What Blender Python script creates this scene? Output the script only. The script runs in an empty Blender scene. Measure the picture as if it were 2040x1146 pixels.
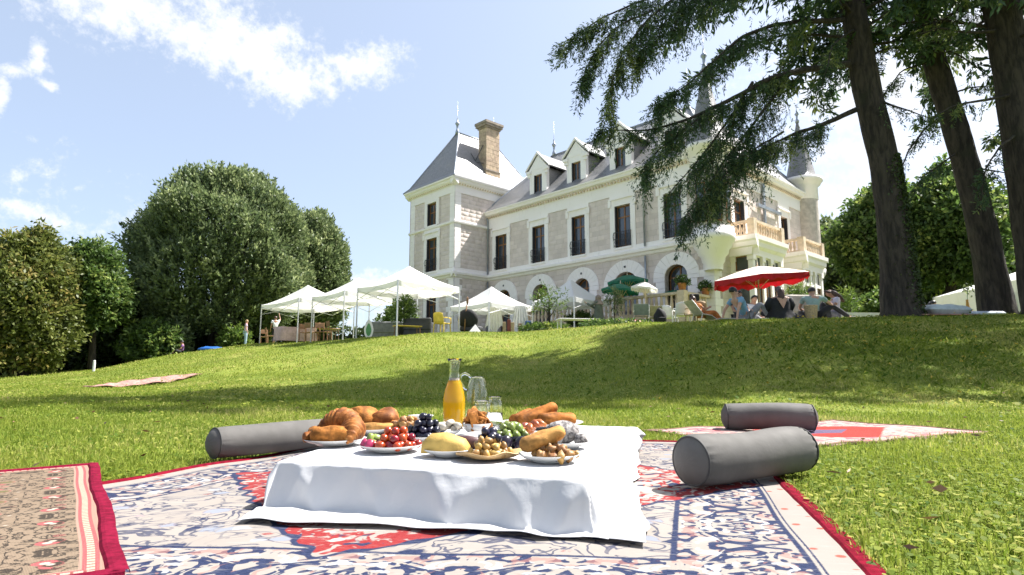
import bpy, math, random
import numpy as np
from mathutils import Vector, Matrix, Euler
R = math.radians
sc = bpy.context.scene
COL = sc.collection
rng = np.random.default_rng(7)
random.seed(7)

# ---------------------------------------------------------------- camera
FPX, CX, CY, YH, HC = 1190.0, 1020.0, 573.0, 740.0, 0.41     # photo 2040 x 1146
PITCH = math.atan((YH - CY) / FPX)
cam_d = bpy.data.cameras.new('camera'); cam = bpy.data.objects.new('camera', cam_d); COL.objects.link(cam)
cam_d.sensor_width = 36.0; cam_d.lens = FPX / 2040 * 36.0
cam_d.clip_start = 0.05; cam_d.clip_end = 3000
cam.location = (0, 0, HC); cam.rotation_euler = (math.pi / 2 + PITCH, 0, 0)
cam_d.dof.use_dof = True; cam_d.dof.focus_distance = 2.6; cam_d.dof.aperture_fstop = 11.0
sc.camera = cam

# ---------------------------------------------------------------- sun, sky, exposure
SUN_AZ, SUN_EL = 66.0, 54.0
sd = bpy.data.lights.new('sun', 'SUN'); so = bpy.data.objects.new('sun', sd); COL.objects.link(so)
sd.energy = 4.4; sd.angle = R(0.53); sd.color = (1.0, 0.965, 0.91)
sdir = Vector((math.sin(R(SUN_AZ)) * math.cos(R(SUN_EL)), math.cos(R(SUN_AZ)) * math.cos(R(SUN_EL)), math.sin(R(SUN_EL))))
so.rotation_euler = sdir.to_track_quat('Z', 'Y').to_euler()
so.location = (0, 0, 60)
sc.view_settings.view_transform = 'Standard'; sc.view_settings.look = 'None'
sc.view_settings.gamma = 1.0; sc.view_settings.use_curve_mapping = False
sc.view_settings.exposure = 1.62
sc.render.engine = 'CYCLES'
sc.cycles.transparent_max_bounces = 16

# ---------------------------------------------------------------- node expression helper
class G:
    def __init__(s, tree): s.t = tree
    def node(s, typ, **kw):
        n = s.t.nodes.new(typ)
        for k, v in kw.items(): setattr(n, k, v)
        return n
    def val(s, x):
        return x
    def link(s, a, sock):
        if isinstance(a, X): s.t.links.new(a.s, sock)
        else: sock.default_value = a
    def m(s, op, a, b=0.0, c=0.0):
        n = s.node('ShaderNodeMath', operation=op)
        s.link(a, n.inputs[0]); s.link(b, n.inputs[1])
        if op in ('MULTIPLY_ADD', 'WRAP', 'SMOOTH_MIN'): s.link(c, n.inputs[2])
        return X(s, n.outputs[0])
    def sstep(s, a, lo, hi):
        n = s.node('ShaderNodeMapRange', interpolation_type='SMOOTHSTEP')
        s.link(a, n.inputs['Value']); s.link(lo, n.inputs['From Min']); s.link(hi, n.inputs['From Max'])
        return X(s, n.outputs['Result'])
    def sep(s, v):
        n = s.node('ShaderNodeSeparateXYZ'); s.link(v, n.inputs[0])
        return X(s, n.outputs[0]), X(s, n.outputs[1]), X(s, n.outputs[2])
    def comb(s, x, y, z=0.0):
        n = s.node('ShaderNodeCombineXYZ'); s.link(x, n.inputs[0]); s.link(y, n.inputs[1]); s.link(z, n.inputs[2])
        return X(s, n.outputs[0])
    def noise(s, v, scale, detail=3.0, rough=0.55, dist=0.0, color=False):
        n = s.node('ShaderNodeTexNoise'); s.link(v, n.inputs['Vector'])
        n.inputs['Scale'].default_value = scale; n.inputs['Detail'].default_value = detail
        n.inputs['Roughness'].default_value = rough; n.inputs['Distortion'].default_value = dist
        return X(s, n.outputs['Color' if color else 'Fac'])
    def voro(s, v, scale, feature='F1', out='Distance', rnd=1.0):
        n = s.node('ShaderNodeTexVoronoi', feature=feature); s.link(v, n.inputs['Vector'])
        n.inputs['Scale'].default_value = scale; n.inputs['Randomness'].default_value = rnd
        return X(s, n.outputs[out])
    def mix(s, f, a, b):
        n = s.node('ShaderNodeMix', data_type='RGBA'); s.link(f, n.inputs[0])
        for v, i in ((a, 6), (b, 7)):
            if isinstance(v, X): s.t.links.new(v.s, n.inputs[i])
            else: n.inputs[i].default_value = (*v, 1.0)
        return X(s, n.outputs[2])
    def coord(s, kind='Object'):
        return X(s, s.node('ShaderNodeTexCoord').outputs[kind])
    def attr(s, name, out='Fac'):
        n = s.node('ShaderNodeAttribute'); n.attribute_name = name
        return X(s, n.outputs[out])
class X:
    def __init__(s, g, sock): s.g, s.s = g, sock
    def __add__(s, o): return s.g.m('ADD', s, o)
    __radd__ = __add__
    def __sub__(s, o): return s.g.m('SUBTRACT', s, o)
    def __rsub__(s, o): return s.g.m('SUBTRACT', o, s)
    def __mul__(s, o): return s.g.m('MULTIPLY', s, o)
    __rmul__ = __mul__
    def __truediv__(s, o): return s.g.m('DIVIDE', s, o)
    def abs(s): return s.g.m('ABSOLUTE', s)
    def lt(s, o): return s.g.m('LESS_THAN', s, o)
    def gt(s, o): return s.g.m('GREATER_THAN', s, o)
    def max(s, o): return s.g.m('MAXIMUM', s, o)
    def min(s, o): return s.g.m('MINIMUM', s, o)
    def sin(s): return s.g.m('SINE', s)
    def ping(s, o): return s.g.m('PINGPONG', s, o)
    def pow(s, o): return s.g.m('POWER', s, o)
    def sqrt(s): return s.g.m('SQRT', s)

# ---------------------------------------------------------------- pixels to points
_f = Vector((0, math.cos(PITCH), math.sin(PITCH))); _u = Vector((0, -math.sin(PITCH), math.cos(PITCH)))
CAMP = Vector((0, 0, HC))
def ray(px, py): return Vector(((px - CX) / FPX, 0, 0)) + _f - _u * ((py - CY) / FPX)
def at_y(px, py, Y):
    d = ray(px, py); return CAMP + d * (Y / d.y)
def at_z(px, py, z):
    d = ray(px, py); return CAMP + d * ((z - HC) / d.z)

# ---------------------------------------------------------------- world
w = bpy.data.worlds.new('World'); sc.world = w; w.use_nodes = True
g = G(w.node_tree); w.node_tree.nodes.clear()
sky = g.node('ShaderNodeTexSky', sky_type='NISHITA')
sky.sun_disc = False; sky.sun_elevation = R(SUN_EL); sky.sun_rotation = R(SUN_AZ)
sky.air_density = 0.75; sky.dust_density = 2.6; sky.ozone_density = 1.0; sky.altitude = 200
SKY_STRENGTH = 0.075
dvec = g.coord('Generated')
dx, dy, dz = g.sep(dvec)
az = g.m('ARCTAN2', dx, dy)
el = g.m('ARCSINE', dz)
def azel(px, py):
    d = ray(px, py).normalized(); return math.atan2(d.x, d.y), math.asin(d.z)
def blob(px, py, rx, ry, rot=0.0):
    a0, e0 = azel(px, py); ca, sa = math.cos(rot), math.sin(rot)
    x = az - a0; y = el - e0
    p = (x * ca + y * sa) * (FPX / rx); q = (y * ca - x * sa) * (FPX / ry)
    return 1.0 - (p * p + q * q).sqrt()
warp = g.noise(dvec, 9.0, 6.0, 0.62)
fine = g.noise(dvec, 26.0, 5.0, 0.65)
finer = g.noise(dvec, 70.0, 5.0, 0.65)
nz = (warp - 0.5) * 1.8 + (fine - 0.5) * 2.4 + (finer - 0.5) * 2.2
m_ = None
for b in [(180, -30, 230, 60, -0.10), (330, 42, 230, 48, -0.24), (480, 88, 140, 62, -0.18), (590, 160, 85, 40, 0.0), (700, 135, 110, 32, 0.25), (745, 118, 45, 32, 0.0),
          (30, 142, 18, 9, 0), (74, 100, 12, 14, 0), (66, 130, 14, 10, 0.4), (0, 190, 10, 24, 0), (96, 172, 16, 7, -0.3), (70, 428, 80, 22, -0.2),
          (1700, 300, 130, 22, -0.1), (1680, 400, 110, 26, -0.1), (1880, 120, 260, 90, 0.1), (1180, 640, 500, 60, 0), (700, 560, 160, 26, -0.1),
          (2500, 100, 420, 110, 0.2), (-700, 200, 420, 90, -0.2), (-300, -500, 500, 130, 0.1), (1500, -700, 380, 110, -0.1)]:
    k = blob(*b); m_ = k if m_ is None else m_.max(k)
back = g.noise(dvec, 2.2, 5.0, 0.6)
m_ = m_.max((back - 0.60) * 4.0 - g.sstep(dy, -0.35, 0.15) * 6.0)
cl = g.sstep(m_.min(0.95).max(-1.2) + nz * 1.0, -0.35, 0.95)
shade = g.noise(dvec, 7.0, 4.0, 0.6)
ccol = g.mix(shade, (4.2, 4.4, 4.8), (5.6, 5.6, 5.6))
haze_col = g.mix(0.32, X(g, sky.outputs[0]), (5.0, 5.7, 6.6))
final = g.mix(cl * 0.9, haze_col, ccol)
bg = g.node('ShaderNodeBackground'); bg.inputs[1].default_value = SKY_STRENGTH
w.node_tree.links.new(final.s, bg.inputs[0])
wo = g.node('ShaderNodeOutputWorld'); w.node_tree.links.new(bg.outputs[0], wo.inputs[0])

# ---------------------------------------------------------------- materials
MATS = {}
PALE = 1.0
def new_mat(name):
    m = bpy.data.materials.new(name); m.use_nodes = True
    g = G(m.node_tree); bs = m.node_tree.nodes['Principled BSDF']
    MATS[name] = m
    return m, g, bs
def mat(name, col, rough=0.6, var=0.12, scale=6.0, bump=0.0, bscale=None, metal=0.0, spec=0.5, objvar=0.0, transl=0.0, sss=0.0, coat=0.0, hue=None, detail=4.0, sheen=0.0):
    if name in MATS: return MATS[name]
    col = tuple(k * PALE for k in col)
    m, g, bs = new_mat(name)
    co = g.coord('Object')
    n = g.noise(co, scale, detail, 0.6)
    c2 = hue or tuple(c * (1 - 2 * var) for c in col)
    c1 = tuple(min(1, c * (1 + var)) for c in col)
    cc = g.mix(g.sstep(n, 0.3, 0.7), c2, c1)
    if objvar:
        oi = X(g, g.node('ShaderNodeObjectInfo').outputs['Random'])
        hsv = g.node('ShaderNodeHueSaturation'); g.link(cc, hsv.inputs['Color']); g.link((oi - 0.5) * objvar * 2 + 1.0, hsv.inputs['Value'])
        g.link((oi - 0.5) * objvar * 0.1 + 0.5, hsv.inputs['Hue'])
        cc = X(g, hsv.outputs[0])
    g.link(cc, bs.inputs['Base Color'])
    r2 = g.noise(co, scale * 3.1, 3.0, 0.6)
    g.link((r2 - 0.5) * 0.25 + rough, bs.inputs['Roughness'])
    bs.inputs['Metallic'].default_value = metal
    bs.inputs['Specular IOR Level'].default_value = spec
    if sss: bs.inputs['Subsurface Weight'].default_value = sss; bs.inputs['Subsurface Radius'].default_value = (0.02, 0.01, 0.005); bs.inputs['Subsurface Scale'].default_value = 0.3
    if coat: bs.inputs['Coat Weight'].default_value = coat; bs.inputs['Coat Roughness'].default_value = 0.15
    if sheen: bs.inputs['Sheen Weight'].default_value = sheen
    if bump:
        b = g.node('ShaderNodeBump'); b.inputs['Strength'].default_value = 1.0; b.inputs['Distance'].default_value = bump
        g.link(g.noise(co, bscale or scale * 4, 4.0, 0.65), b.inputs['Height']); m.node_tree.links.new(b.outputs[0], bs.inputs['Normal'])
    if transl:
        tr = g.node('ShaderNodeBsdfTranslucent'); g.link(cc, tr.inputs[0])
        mx = g.node('ShaderNodeMixShader'); mx.inputs[0].default_value = transl
        m.node_tree.links.new(bs.outputs[0], mx.inputs[1]); m.node_tree.links.new(tr.outputs[0], mx.inputs[2])
        m.node_tree.links.new(mx.outputs[0], m.node_tree.nodes['Material Output'].inputs[0])
    return m
def leaf_mat(name, dark, light, tip=None, transl=0.35, rough=0.5, spec=0.4):
    m, g, bs = new_mat(name)
    r = g.attr('rnd')
    n = g.noise(g.coord('Object'), 0.6, 3.0)
    cc = g.mix(r, dark, light)
    if tip: cc = g.mix(g.sstep(r * 0.6 + n, 0.85, 1.15), cc, tip)
    g.link(cc, bs.inputs['Base Color']); bs.inputs['Roughness'].default_value = rough; bs.inputs['Specular IOR Level'].default_value = spec
    tr = g.node('ShaderNodeBsdfTranslucent'); g.link(cc, tr.inputs[0])
    mx = g.node('ShaderNodeMixShader'); mx.inputs[0].default_value = transl
    m.node_tree.links.new(bs.outputs[0], mx.inputs[1]); m.node_tree.links.new(tr.outputs[0], mx.inputs[2])
    m.node_tree.links.new(mx.outputs[0], m.node_tree.nodes['Material Output'].inputs[0])
    return m

# ---------------------------------------------------------------- mesh helpers
class MB:
    def __init__(s): s.V = []; s.F = []
    def add(s, vs, fs):
        o = len(s.V); s.V += [tuple(v) for v in vs]; s.F += [tuple(i + o for i in f) for f in fs]
    def hexa(s, p):      # p: 8 points, bottom 4 then top 4
        s.add(p, [(3, 2, 1, 0), (4, 5, 6, 7), (0, 1, 5, 4), (1, 2, 6, 5), (2, 3, 7, 6), (3, 0, 4, 7)])
    def box(s, c, d, rz=0.0, M=None):
        x, y, z = (k / 2 for k in d)
        p = [Vector(q) for q in ((-x, -y, -z), (x, -y, -z), (x, y, -z), (-x, y, -z), (-x, -y, z), (x, -y, z), (x, y, z), (-x, y, z))]
        if M is None: M = Matrix.Rotation(rz, 3, 'Z')
        s.hexa([M @ q + Vector(c) for q in p])
    def bbox(s, c, d, b=0.01, rz=0.0, M=None):          # box with chamfered edges
        x, y, z = (k / 2 for k in d); b = min(b, x * .9, y * .9, z * .9)
        if M is None: M = Matrix.Rotation(rz, 3, 'Z')
        rings = []
        for zz, o in ((-z, b), (-z + b, 0), (z - b, 0), (z, b)):
            X_, Y_ = x - o, y - o; bb = b if o == 0 else b * .6
            rings.append([(-X_ + bb, -Y_, zz), (X_ - bb, -Y_, zz), (X_, -Y_ + bb, zz), (X_, Y_ - bb, zz), (X_ - bb, Y_, zz), (-X_ + bb, Y_, zz), (-X_, Y_ - bb, zz), (-X_, -Y_ + bb, zz)])
        vs = [M @ Vector(q) + Vector(c) for r in rings for q in r]; fs = [tuple(range(7, -1, -1)), tuple(range(24, 32))]
        for k in range(3):
            for i in range(8):
                j = (i + 1) % 8; fs.append((k * 8 + i, k * 8 + j, k * 8 + 8 + j, k * 8 + 8 + i))
        s.add(vs, fs)
    def tube(s, pts, rad, n=8, caps=True):
        pts = [Vector(p) for p in pts]
        if not hasattr(rad, '__len__'): rad = [rad] * len(pts)
        prev = None; vs = []
        for i, p in enumerate(pts):
            t = (pts[min(i + 1, len(pts) - 1)] - pts[max(i - 1, 0)])
            if t.length < 1e-9: t = Vector((0, 0, 1))
            t.normalize()
            if prev is None:
                a = t.orthogonal().normalized()
            else:
                a = prev - t * prev.dot(t)
                a = a.normalized() if a.length > 1e-6 else t.orthogonal().normalized()
            prev = a; b = t.cross(a)
            for k in range(n):
                th = 2 * math.pi * k / n; vs.append(p + (a * math.cos(th) + b * math.sin(th)) * rad[i])
        fs = []
        for i in range(len(pts) - 1):
            for k in range(n):
                k2 = (k + 1) % n; fs.append((i * n + k, i * n + k2, (i + 1) * n + k2, (i + 1) * n + k))
        if caps: fs.append(tuple(range(n - 1, -1, -1))); fs.append(tuple(range((len(pts) - 1) * n, len(pts) * n)))
        s.add(vs, fs)
    def lathe(s, prof, n=16, c=(0, 0, 0), cap=True, a0=0.0, a1=2 * math.pi):
        full = abs(a1 - a0 - 2 * math.pi) < 1e-6; m = n if full else n + 1
        vs = []
        for r, z in prof:
            for k in range(m):
                th = a0 + (a1 - a0) * k / n; vs.append((c[0] + r * math.cos(th), c[1] + r * math.sin(th), c[2] + z))
        fs = []
        for i in range(len(prof) - 1):
            for k in range(n):
                k2 = (k + 1) % m; fs.append((i * m + k, i * m + k2, (i + 1) * m + k2, (i + 1) * m + k))
        if cap and full: fs.append(tuple(range(m - 1, -1, -1))); fs.append(tuple(range((len(prof) - 1) * m, len(prof) * m)))
        s.add(vs, fs)
    def ell(s, c, r, nu=12, nv=8, fn=None, M=None):
        vs = [(0, 0, -1)]
        for j in range(1, nv):
            ph = -math.pi / 2 + math.pi * j / nv
            for i in range(nu):
                th = 2 * math.pi * i / nu; vs.append((math.cos(ph) * math.cos(th), math.cos(ph) * math.sin(th), math.sin(ph)))
        vs.append((0, 0, 1)); out = []
        for v in vs:
            k = fn(*v) if fn else 1.0
            p = Vector((v[0] * r[0] * k, v[1] * r[1] * k, v[2] * r[2] * k))
            if M is not None: p = M @ p
            out.append(p + Vector(c))
        fs = []
        for i in range(nu): fs.append((0, 1 + (i + 1) % nu, 1 + i))
        for j in range(nv - 2):
            for i in range(nu):
                a = 1 + j * nu + i; b = 1 + j * nu + (i + 1) % nu; fs.append((a, b, b + nu, a + nu))
        L = len(vs) - 1; o = 1 + (nv - 2) * nu
        for i in range(nu): fs.append((o + i, o + (i + 1) % nu, L))
        s.add(out, fs)
    def quad(s, a, b, c, d): s.add([a, b, c, d], [(0, 1, 2, 3)])
    def prism(s, poly, ext):                     # poly: list of 3d points, ext vector
        n = len(poly); e = Vector(ext); vs = [Vector(p) for p in poly] + [Vector(p) + e for p in poly]
        fs = [tuple(range(n - 1, -1, -1)), tuple(range(n, 2 * n))] + [(i, (i + 1) % n, n + (i + 1) % n, n + i) for i in range(n)]
        s.add(vs, fs)
    def mesh(s, name, smooth=False):
        me = bpy.data.meshes.new(name); me.from_pydata(s.V, [], s.F); me.update()
        if smooth: me.shade_smooth() if hasattr(me, 'shade_smooth') else None
        return me
    def build(s, name, m, parent=None, smooth=False, loc=None, rz=0.0):
        return link(name, s.mesh(name, smooth), m, parent, loc, rz)
def link(name, me, m, parent=None, loc=None, rz=0.0):
    o = bpy.data.objects.new(name, me); COL.objects.link(o)
    if m is not None and me is not None and len(me.materials) == 0: me.materials.append(m)
    if parent: o.parent = parent
    if loc is not None: o.location = loc
    if rz: o.rotation_euler = (0, 0, rz)
    return o
def tag(o, label=None, cat=None, group=None, kind=None):
    if label: o['label'] = label
    if cat: o['category'] = cat
    if group: o['group'] = group
    if kind: o['kind'] = kind
    return o
def empty(name, loc=(0, 0, 0), rz=0.0, label=None, cat=None, group=None):
    o = bpy.data.objects.new(name, None); COL.objects.link(o); o.location = loc; o.rotation_euler = (0, 0, rz); o.empty_display_size = 0.2
    return tag(o, label, cat, group)
def copy_tree(o, parent=None):
    c = o.copy(); COL.objects.link(c); c.parent = parent
    for ch in [k for k in COL.objects if k.parent == o]: copy_tree(ch, c)
    return c
def np_mesh(name, V, F, rnd=None, smooth=False):
    me = bpy.data.meshes.new(name); V = np.asarray(V, np.float32); F = np.asarray(F, np.int32)
    me.vertices.add(len(V)); me.vertices.foreach_set('co', V.ravel())
    k = F.shape[1]; me.loops.add(F.size); me.loops.foreach_set('vertex_index', F.ravel())
    me.polygons.add(len(F)); me.polygons.foreach_set('loop_start', np.arange(0, F.size, k, dtype=np.int32))
    if rnd is not None:
        a = me.attributes.new('rnd', 'FLOAT', 'POINT'); a.data.foreach_set('value', np.asarray(rnd, np.float32))
    me.update(calc_edges=True)
    if smooth: me.shade_smooth()
    return me
def unit(v): return v / np.maximum(np.linalg.norm(v, axis=-1, keepdims=True), 1e-9)
def leaves(P, D, L, W, rg, cup=0.15):
    """diamond leaves at P pointing along D, length L, width W (arrays); returns V, F"""
    n = len(P); D = unit(D); S = unit(np.cross(D, unit(rg.normal(size=(n, 3)))))
    N = np.cross(D, S); L = np.broadcast_to(L, n)[:, None]; W = np.broadcast_to(W, n)[:, None]
    a = P; t = P + D * L; l = P + D * L * .45 + S * W * .5 + N * W * cup; r = P + D * L * .45 - S * W * .5 + N * W * cup
    V = np.stack([a, l, t, r], 1).reshape(-1, 3); F = np.arange(4 * n).reshape(n, 4)
    return V, F

# ================================================================ terrain
_S = np.array([-1.2, -.90, -.857, -.69, -.57, -.437, -.39, -.264, -.193, -.105, .026, .147, .218, .36, .655, .857, 1.2])
_Y0 = np.array([24, 24, 22, 14, 10.5, 8.8, 8.6, 8.4, 8.2, 8.2, 8.2, 8.0, 7.8, 7.2, 7.0, 7.0, 7.0])
_YC = np.array([60, 60, 42, 36, 38, 38, 35.5, 27.5, 24, 25, 24.5, 20.5, 18.2, 16.2, 15.6, 15.4, 15.4])
_ZC = np.array([.2, .2, .12, .46, 1.38, 2.02, 1.95, 1.80, 1.72, 1.95, 1.96, 1.90, 1.83, 1.76, 1.78, 1.80, 1.82])
def gz(x, y):
    x = np.asarray(x, float); y = np.asarray(y, float)
    s = np.clip(x / np.maximum(y, 3.0), -1.2, 1.2)
    y0 = np.interp(s, _S, _Y0); yc = np.interp(s, _S, _YC); zc = np.interp(s, _S, _ZC)
    t = np.clip((y - y0) / (yc - y0), 0, 1); sm = t * t * (3 - 2 * t); sm = .55 * sm + .45 * (t * t * (2 - t * t) if False else np.sin(t * np.pi / 2) ** 1.6)
    z = zc * sm
    far = np.clip((y - yc) / 30.0, 0, 1)
    zp = np.where(s < -.5, zc + .15, 2.12)
    z = z + (zp - zc) * (1 - np.exp(-np.clip(y - yc, 0, None) / 7.0))
    z = z + 0.035 * np.sin(x * .55 + 1.3) * np.sin(y * .43 + .4) * np.clip((y - 5) / 6, 0, 1) * np.clip(1 - far, 0, 1)
    return z
def ground(px, py, Y):                       # point on the lawn below a pixel column at distance Y
    p = at_y(px, py, Y); return Vector((p.x, p.y, float(gz(p.x, p.y))))
def grow(a, b, n, p=1.0): return a + (b - a) * np.linspace(0, 1, n) ** p
ys = np.unique(np.concatenate([grow(-30, 0, 8), grow(0, 6, 16), grow(6, 45, 120), grow(45, 500, 26, 2)]))
xh = np.unique(np.concatenate([grow(0, 40, 90), grow(40, 400, 20, 2)])); xs = np.unique(np.concatenate([-xh, xh]))
XX, YY = np.meshgrid(xs, ys); ZZ = gz(XX, YY)
nx_, ny_ = len(xs), len(ys)
V = np.stack([XX, YY, ZZ], -1).reshape(-1, 3)
ii = (np.arange(ny_ - 1)[:, None] * nx_ + np.arange(nx_ - 1)[None]).ravel()
F = np.stack([ii, ii + 1, ii + 1 + nx_, ii + nx_], 1)
m, g, bs = new_mat('turf')
co = g.coord('Object')
n1 = g.noise(co, 0.35, 4.0); n2 = g.noise(co, 3.0, 5.0); n3 = g.noise(co, 40.0, 4.0)
c = g.mix(g.sstep(n1 + (n2 - .5) * .7, .38, .66), (.15, .20, .025), (.25, .285, .045))
c = g.mix(g.sstep(n2 + (n1 - .5), .60, .80) * .55, c, (.25, .22, .08))
c = g.mix(g.sstep(n3, .35, .6) * .5, c, (.07, .10, .015))
g.link(c, bs.inputs['Base Color']); bs.inputs['Roughness'].default_value = .9; bs.inputs['Specular IOR Level'].default_value = .15
b = g.node('ShaderNodeBump'); b.inputs['Distance'].default_value = .03; g.link(n3, b.inputs['Height']); m.node_tree.links.new(b.outputs[0], bs.inputs['Normal'])
lawn = tag(link('lawn', np_mesh('lawn', V, F, smooth=True), m), kind='structure')

# ================================================================ rugs: outlines on the lawn (x, y)
RUG_MAIN = [(-1.95, 1.15), (.66, .95), (1.32, 3.45), (-.80, 3.85)]
RUG_LEFT = [(-2.15, .30), (-.745, 1.215), (-1.74, 2.57), (-3.15, 1.55)]
RUG_RIGHT = [(1.46, 3.24), (3.20, 4.07), (2.62, 4.98), (.88, 4.15)]
def in_quad(x, y, q, grow=0.0):
    c = np.mean(q, 0); ins = np.ones_like(x, bool)
    for i in range(4):
        a = np.array(q[i]); b_ = np.array(q[(i + 1) % 4]); e = b_ - a
        cr = e[0] * (y - a[1]) - e[1] * (x - a[0]); ins &= cr > -grow * np.hypot(*e)
    return ins

# ================================================================ grass
gm = leaf_mat('grass_blades', (.11, .17, .018), (.33, .37, .06), (.46, .42, .15), transl=.45, rough=.6, spec=.12)
def scatter(y0, y1, dens, marg=1.12):
    A = marg * (y1 ** 2 - y0 ** 2); n = int(A * dens)
    y = np.sqrt(rng.random(n) * (y1 ** 2 - y0 ** 2) + y0 ** 2); x = (rng.random(n) * 2 - 1) * marg * y
    ok = ~(in_quad(x, y, RUG_MAIN, -.01) | in_quad(x, y, RUG_LEFT, -.01) | in_quad(x, y, RUG_RIGHT, -.01))
    return x[ok], y[ok]
GV, GF, GR = [], [], []; off = 0
for (y0, y1, dens, h, wd) in [(.8, 3.0, 9000, .034, .0032), (3.0, 5.5, 4200, .037, .0045), (5.5, 9, 1600, .043, .007), (9, 16, 800, .042, .009), (16, 28, 220, .05, .018), (28, 44, 50, .065, .035)]:
    x, y = scatter(y0, y1, dens)
    n = len(x); patch = np.sin(x * 1.7 + np.sin(y * 1.3) * 2) * np.sin(y * 1.1 + np.cos(x * .9) * 2)
    dry = np.sin(x * .83 + 1.9 * np.sin(y * .61 + .5)) * np.sin(y * .97 + 1.3 * np.sin(x * .47)) + .35 * np.sin(x * 3.1 + y * 2.3) > .86
    keep = ~dry | (rng.random(n) < .5); x, y, patch, dry = x[keep], y[keep], patch[keep], dry[keep]; n = len(x)
    hh = h * (.55 + .9 * rng.random(n)) * (1 + .3 * patch) * np.where(dry, .75, 1)
    th = rng.random(n) * 6.283; lean = rng.random(n) * .75
    P = np.stack([x, y, gz(x, y) - .004], 1)
    D = np.stack([np.cos(th) * lean, np.sin(th) * lean, np.ones(n)], 1); D = unit(D)
    S = np.stack([-np.sin(th + rng.normal(size=n)), np.cos(th + rng.normal(size=n)), np.zeros(n)], 1)
    ww = wd * (.6 + .8 * rng.random(n))
    a = P + S * ww[:, None] / 2; bq = P - S * ww[:, None] / 2
    mid = P + D * hh[:, None] * .55
    bend = np.stack([np.cos(th), np.sin(th), -.25 * np.ones(n)], 1)
    t = P + D * hh[:, None] * .95 + bend * (hh * lean * .5)[:, None]
    Vv = np.stack([a, bq, mid - S * ww[:, None] * .4, t, mid + S * ww[:, None] * .4], 1).reshape(-1, 3)
    base = np.arange(n)[:, None] * 5 + off
    GV.append(Vv); GF.append(np.stack([base[:, 0], base[:, 0] + 1, base[:, 0] + 2, base[:, 0] + 4], 1)); GF.append(np.stack([base[:, 0] + 4, base[:, 0] + 2, base[:, 0] + 3, base[:, 0] + 3], 1))
    r = np.clip(.45 + .22 * patch + .28 * rng.normal(size=n) + .35 * dry, 0, 1); GR.append(np.repeat(r, 5)); off += 5 * n
# quads plus a degenerate-free triangle tip: keep as two meshes joined by using tris for the tips
GV = np.concatenate(GV); GR = np.concatenate(GR)
Q = np.concatenate(GF[0::2]); T = np.concatenate(GF[1::2])[:, :3]
tri = np.concatenate([Q[:, [0, 1, 2]], Q[:, [0, 2, 3]], T])
tag(link('grass', np_mesh('grass', GV, tri, GR), gm), 'short mown grass blades covering the lawn and the bank', 'grass', kind='stuff')
# clover and plantain leaves in the near turf
cm = leaf_mat('clover', (.06, .12, .012), (.24, .29, .035), (.40, .40, .10), transl=.45, rough=.6, spec=.12)
CV, CF, CR = [], [], []; off = 0
for (y0, y1, dens, sz) in [(.8, 3.2, 2600, .017), (3.2, 7, 500, .022), (7, 15, 90, .045)]:
    x, y = scatter(y0, y1, dens); n = len(x)
    pt = np.sin(x * 2.1 + 1) * np.sin(y * 1.7 + 2) + .6 * np.sin(x * .7 + y * .5); keep = rng.random(n) < np.clip(.35 + .55 * pt + .25 * (x > .9), .06, 1); x, y = x[keep], y[keep]; n = len(x)
    P = np.stack([x, y, gz(x, y) + sz * (.3 + rng.random(n) * 1.1)], 1); th = rng.random(n) * 6.283
    D = np.stack([np.cos(th), np.sin(th), rng.normal(size=n) * .35], 1); D = unit(D); S = np.cross(D, [0, 0, 1.0]); S = unit(S)
    s = (sz * (.5 + .9 * rng.random(n)))[:, None]
    up = np.array([0, 0, 1.0])
    ring = [P, P + D * s * .35 + S * s * .42 + up * s * .1, P + D * s * .85 + S * s * .34, P + D * s, P + D * s * .85 - S * s * .34, P + D * s * .35 - S * s * .42 + up * s * .1]
    CV.append(np.stack(ring, 1).reshape(-1, 3)); CF.append(np.arange(6 * n).reshape(n, 6) + off); off += 6 * n; CR.append(np.repeat(rng.random(n), 6))
tag(link('clover', np_mesh('clover', np.concatenate(CV), np.concatenate(CF), np.concatenate(CR)), cm), 'clover and small weed leaves in the near turf', 'clover', kind='stuff')
# yellow flowers on the bank
fm = mat('yellow_petal', (.55, .38, .03), .6)
n = 160; x = 6.5 + rng.normal(size=n) * 2.0; y = 12.0 + rng.normal(size=n) * 1.6
P = np.stack([x, y, gz(x, y) + .06 + .05 * rng.random(n)], 1)
Vv, Fv = leaves(np.repeat(P, 4, 0), rng.normal(size=(4 * n, 3)) * [1, 1, .3] + [0, 0, .2], .03, .025, rng)
tag(link('wild_flowers', np_mesh('wild_flowers', Vv, Fv), fm), 'tiny yellow wild flowers dotted over the shaded bank', 'flowers', kind='stuff')
# fallen leaves and bits of twig in the near turf
lx, ly = scatter(1.0, 9.0, 2.6); n = len(lx); P = np.stack([lx, ly, gz(lx, ly) + .03 + .01 * rng.random(n)], 1)
Vv, Fv = leaves(P, rng.normal(size=(n, 3)) * [1, 1, .15], .025 + .04 * rng.random(n), .006 + .02 * rng.random(n), rng)
tag(link('leaf_litter', np_mesh('leaf_litter', Vv, Fv, np.repeat(rng.random(n), 4)), leaf_mat('dead_leaves', (.10, .045, .02), (.26, .15, .08), transl=.1)), 'brown fallen leaves and twig bits scattered in the turf', 'leaf litter', kind='stuff')
# weeds on the bank: coarser tufts of leaf
n = 5200; x = 6.5 + rng.normal(size=n) * 2.4; y = 11.2 + rng.normal(size=n) * 1.5
P = np.stack([x, y, gz(x, y)], 1); D = rng.normal(size=(n, 3)) * [1, 1, .2] + [0, 0, .8]
Vv, Fv = leaves(P, D, .06 + .08 * rng.random(n), .03, rng)
tag(link('bank_weeds', np_mesh('bank_weeds', Vv, Fv, np.repeat(rng.random(n), 4)), cm), 'coarse leafy weeds growing on the shaded bank', 'weeds', kind='stuff')

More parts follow.
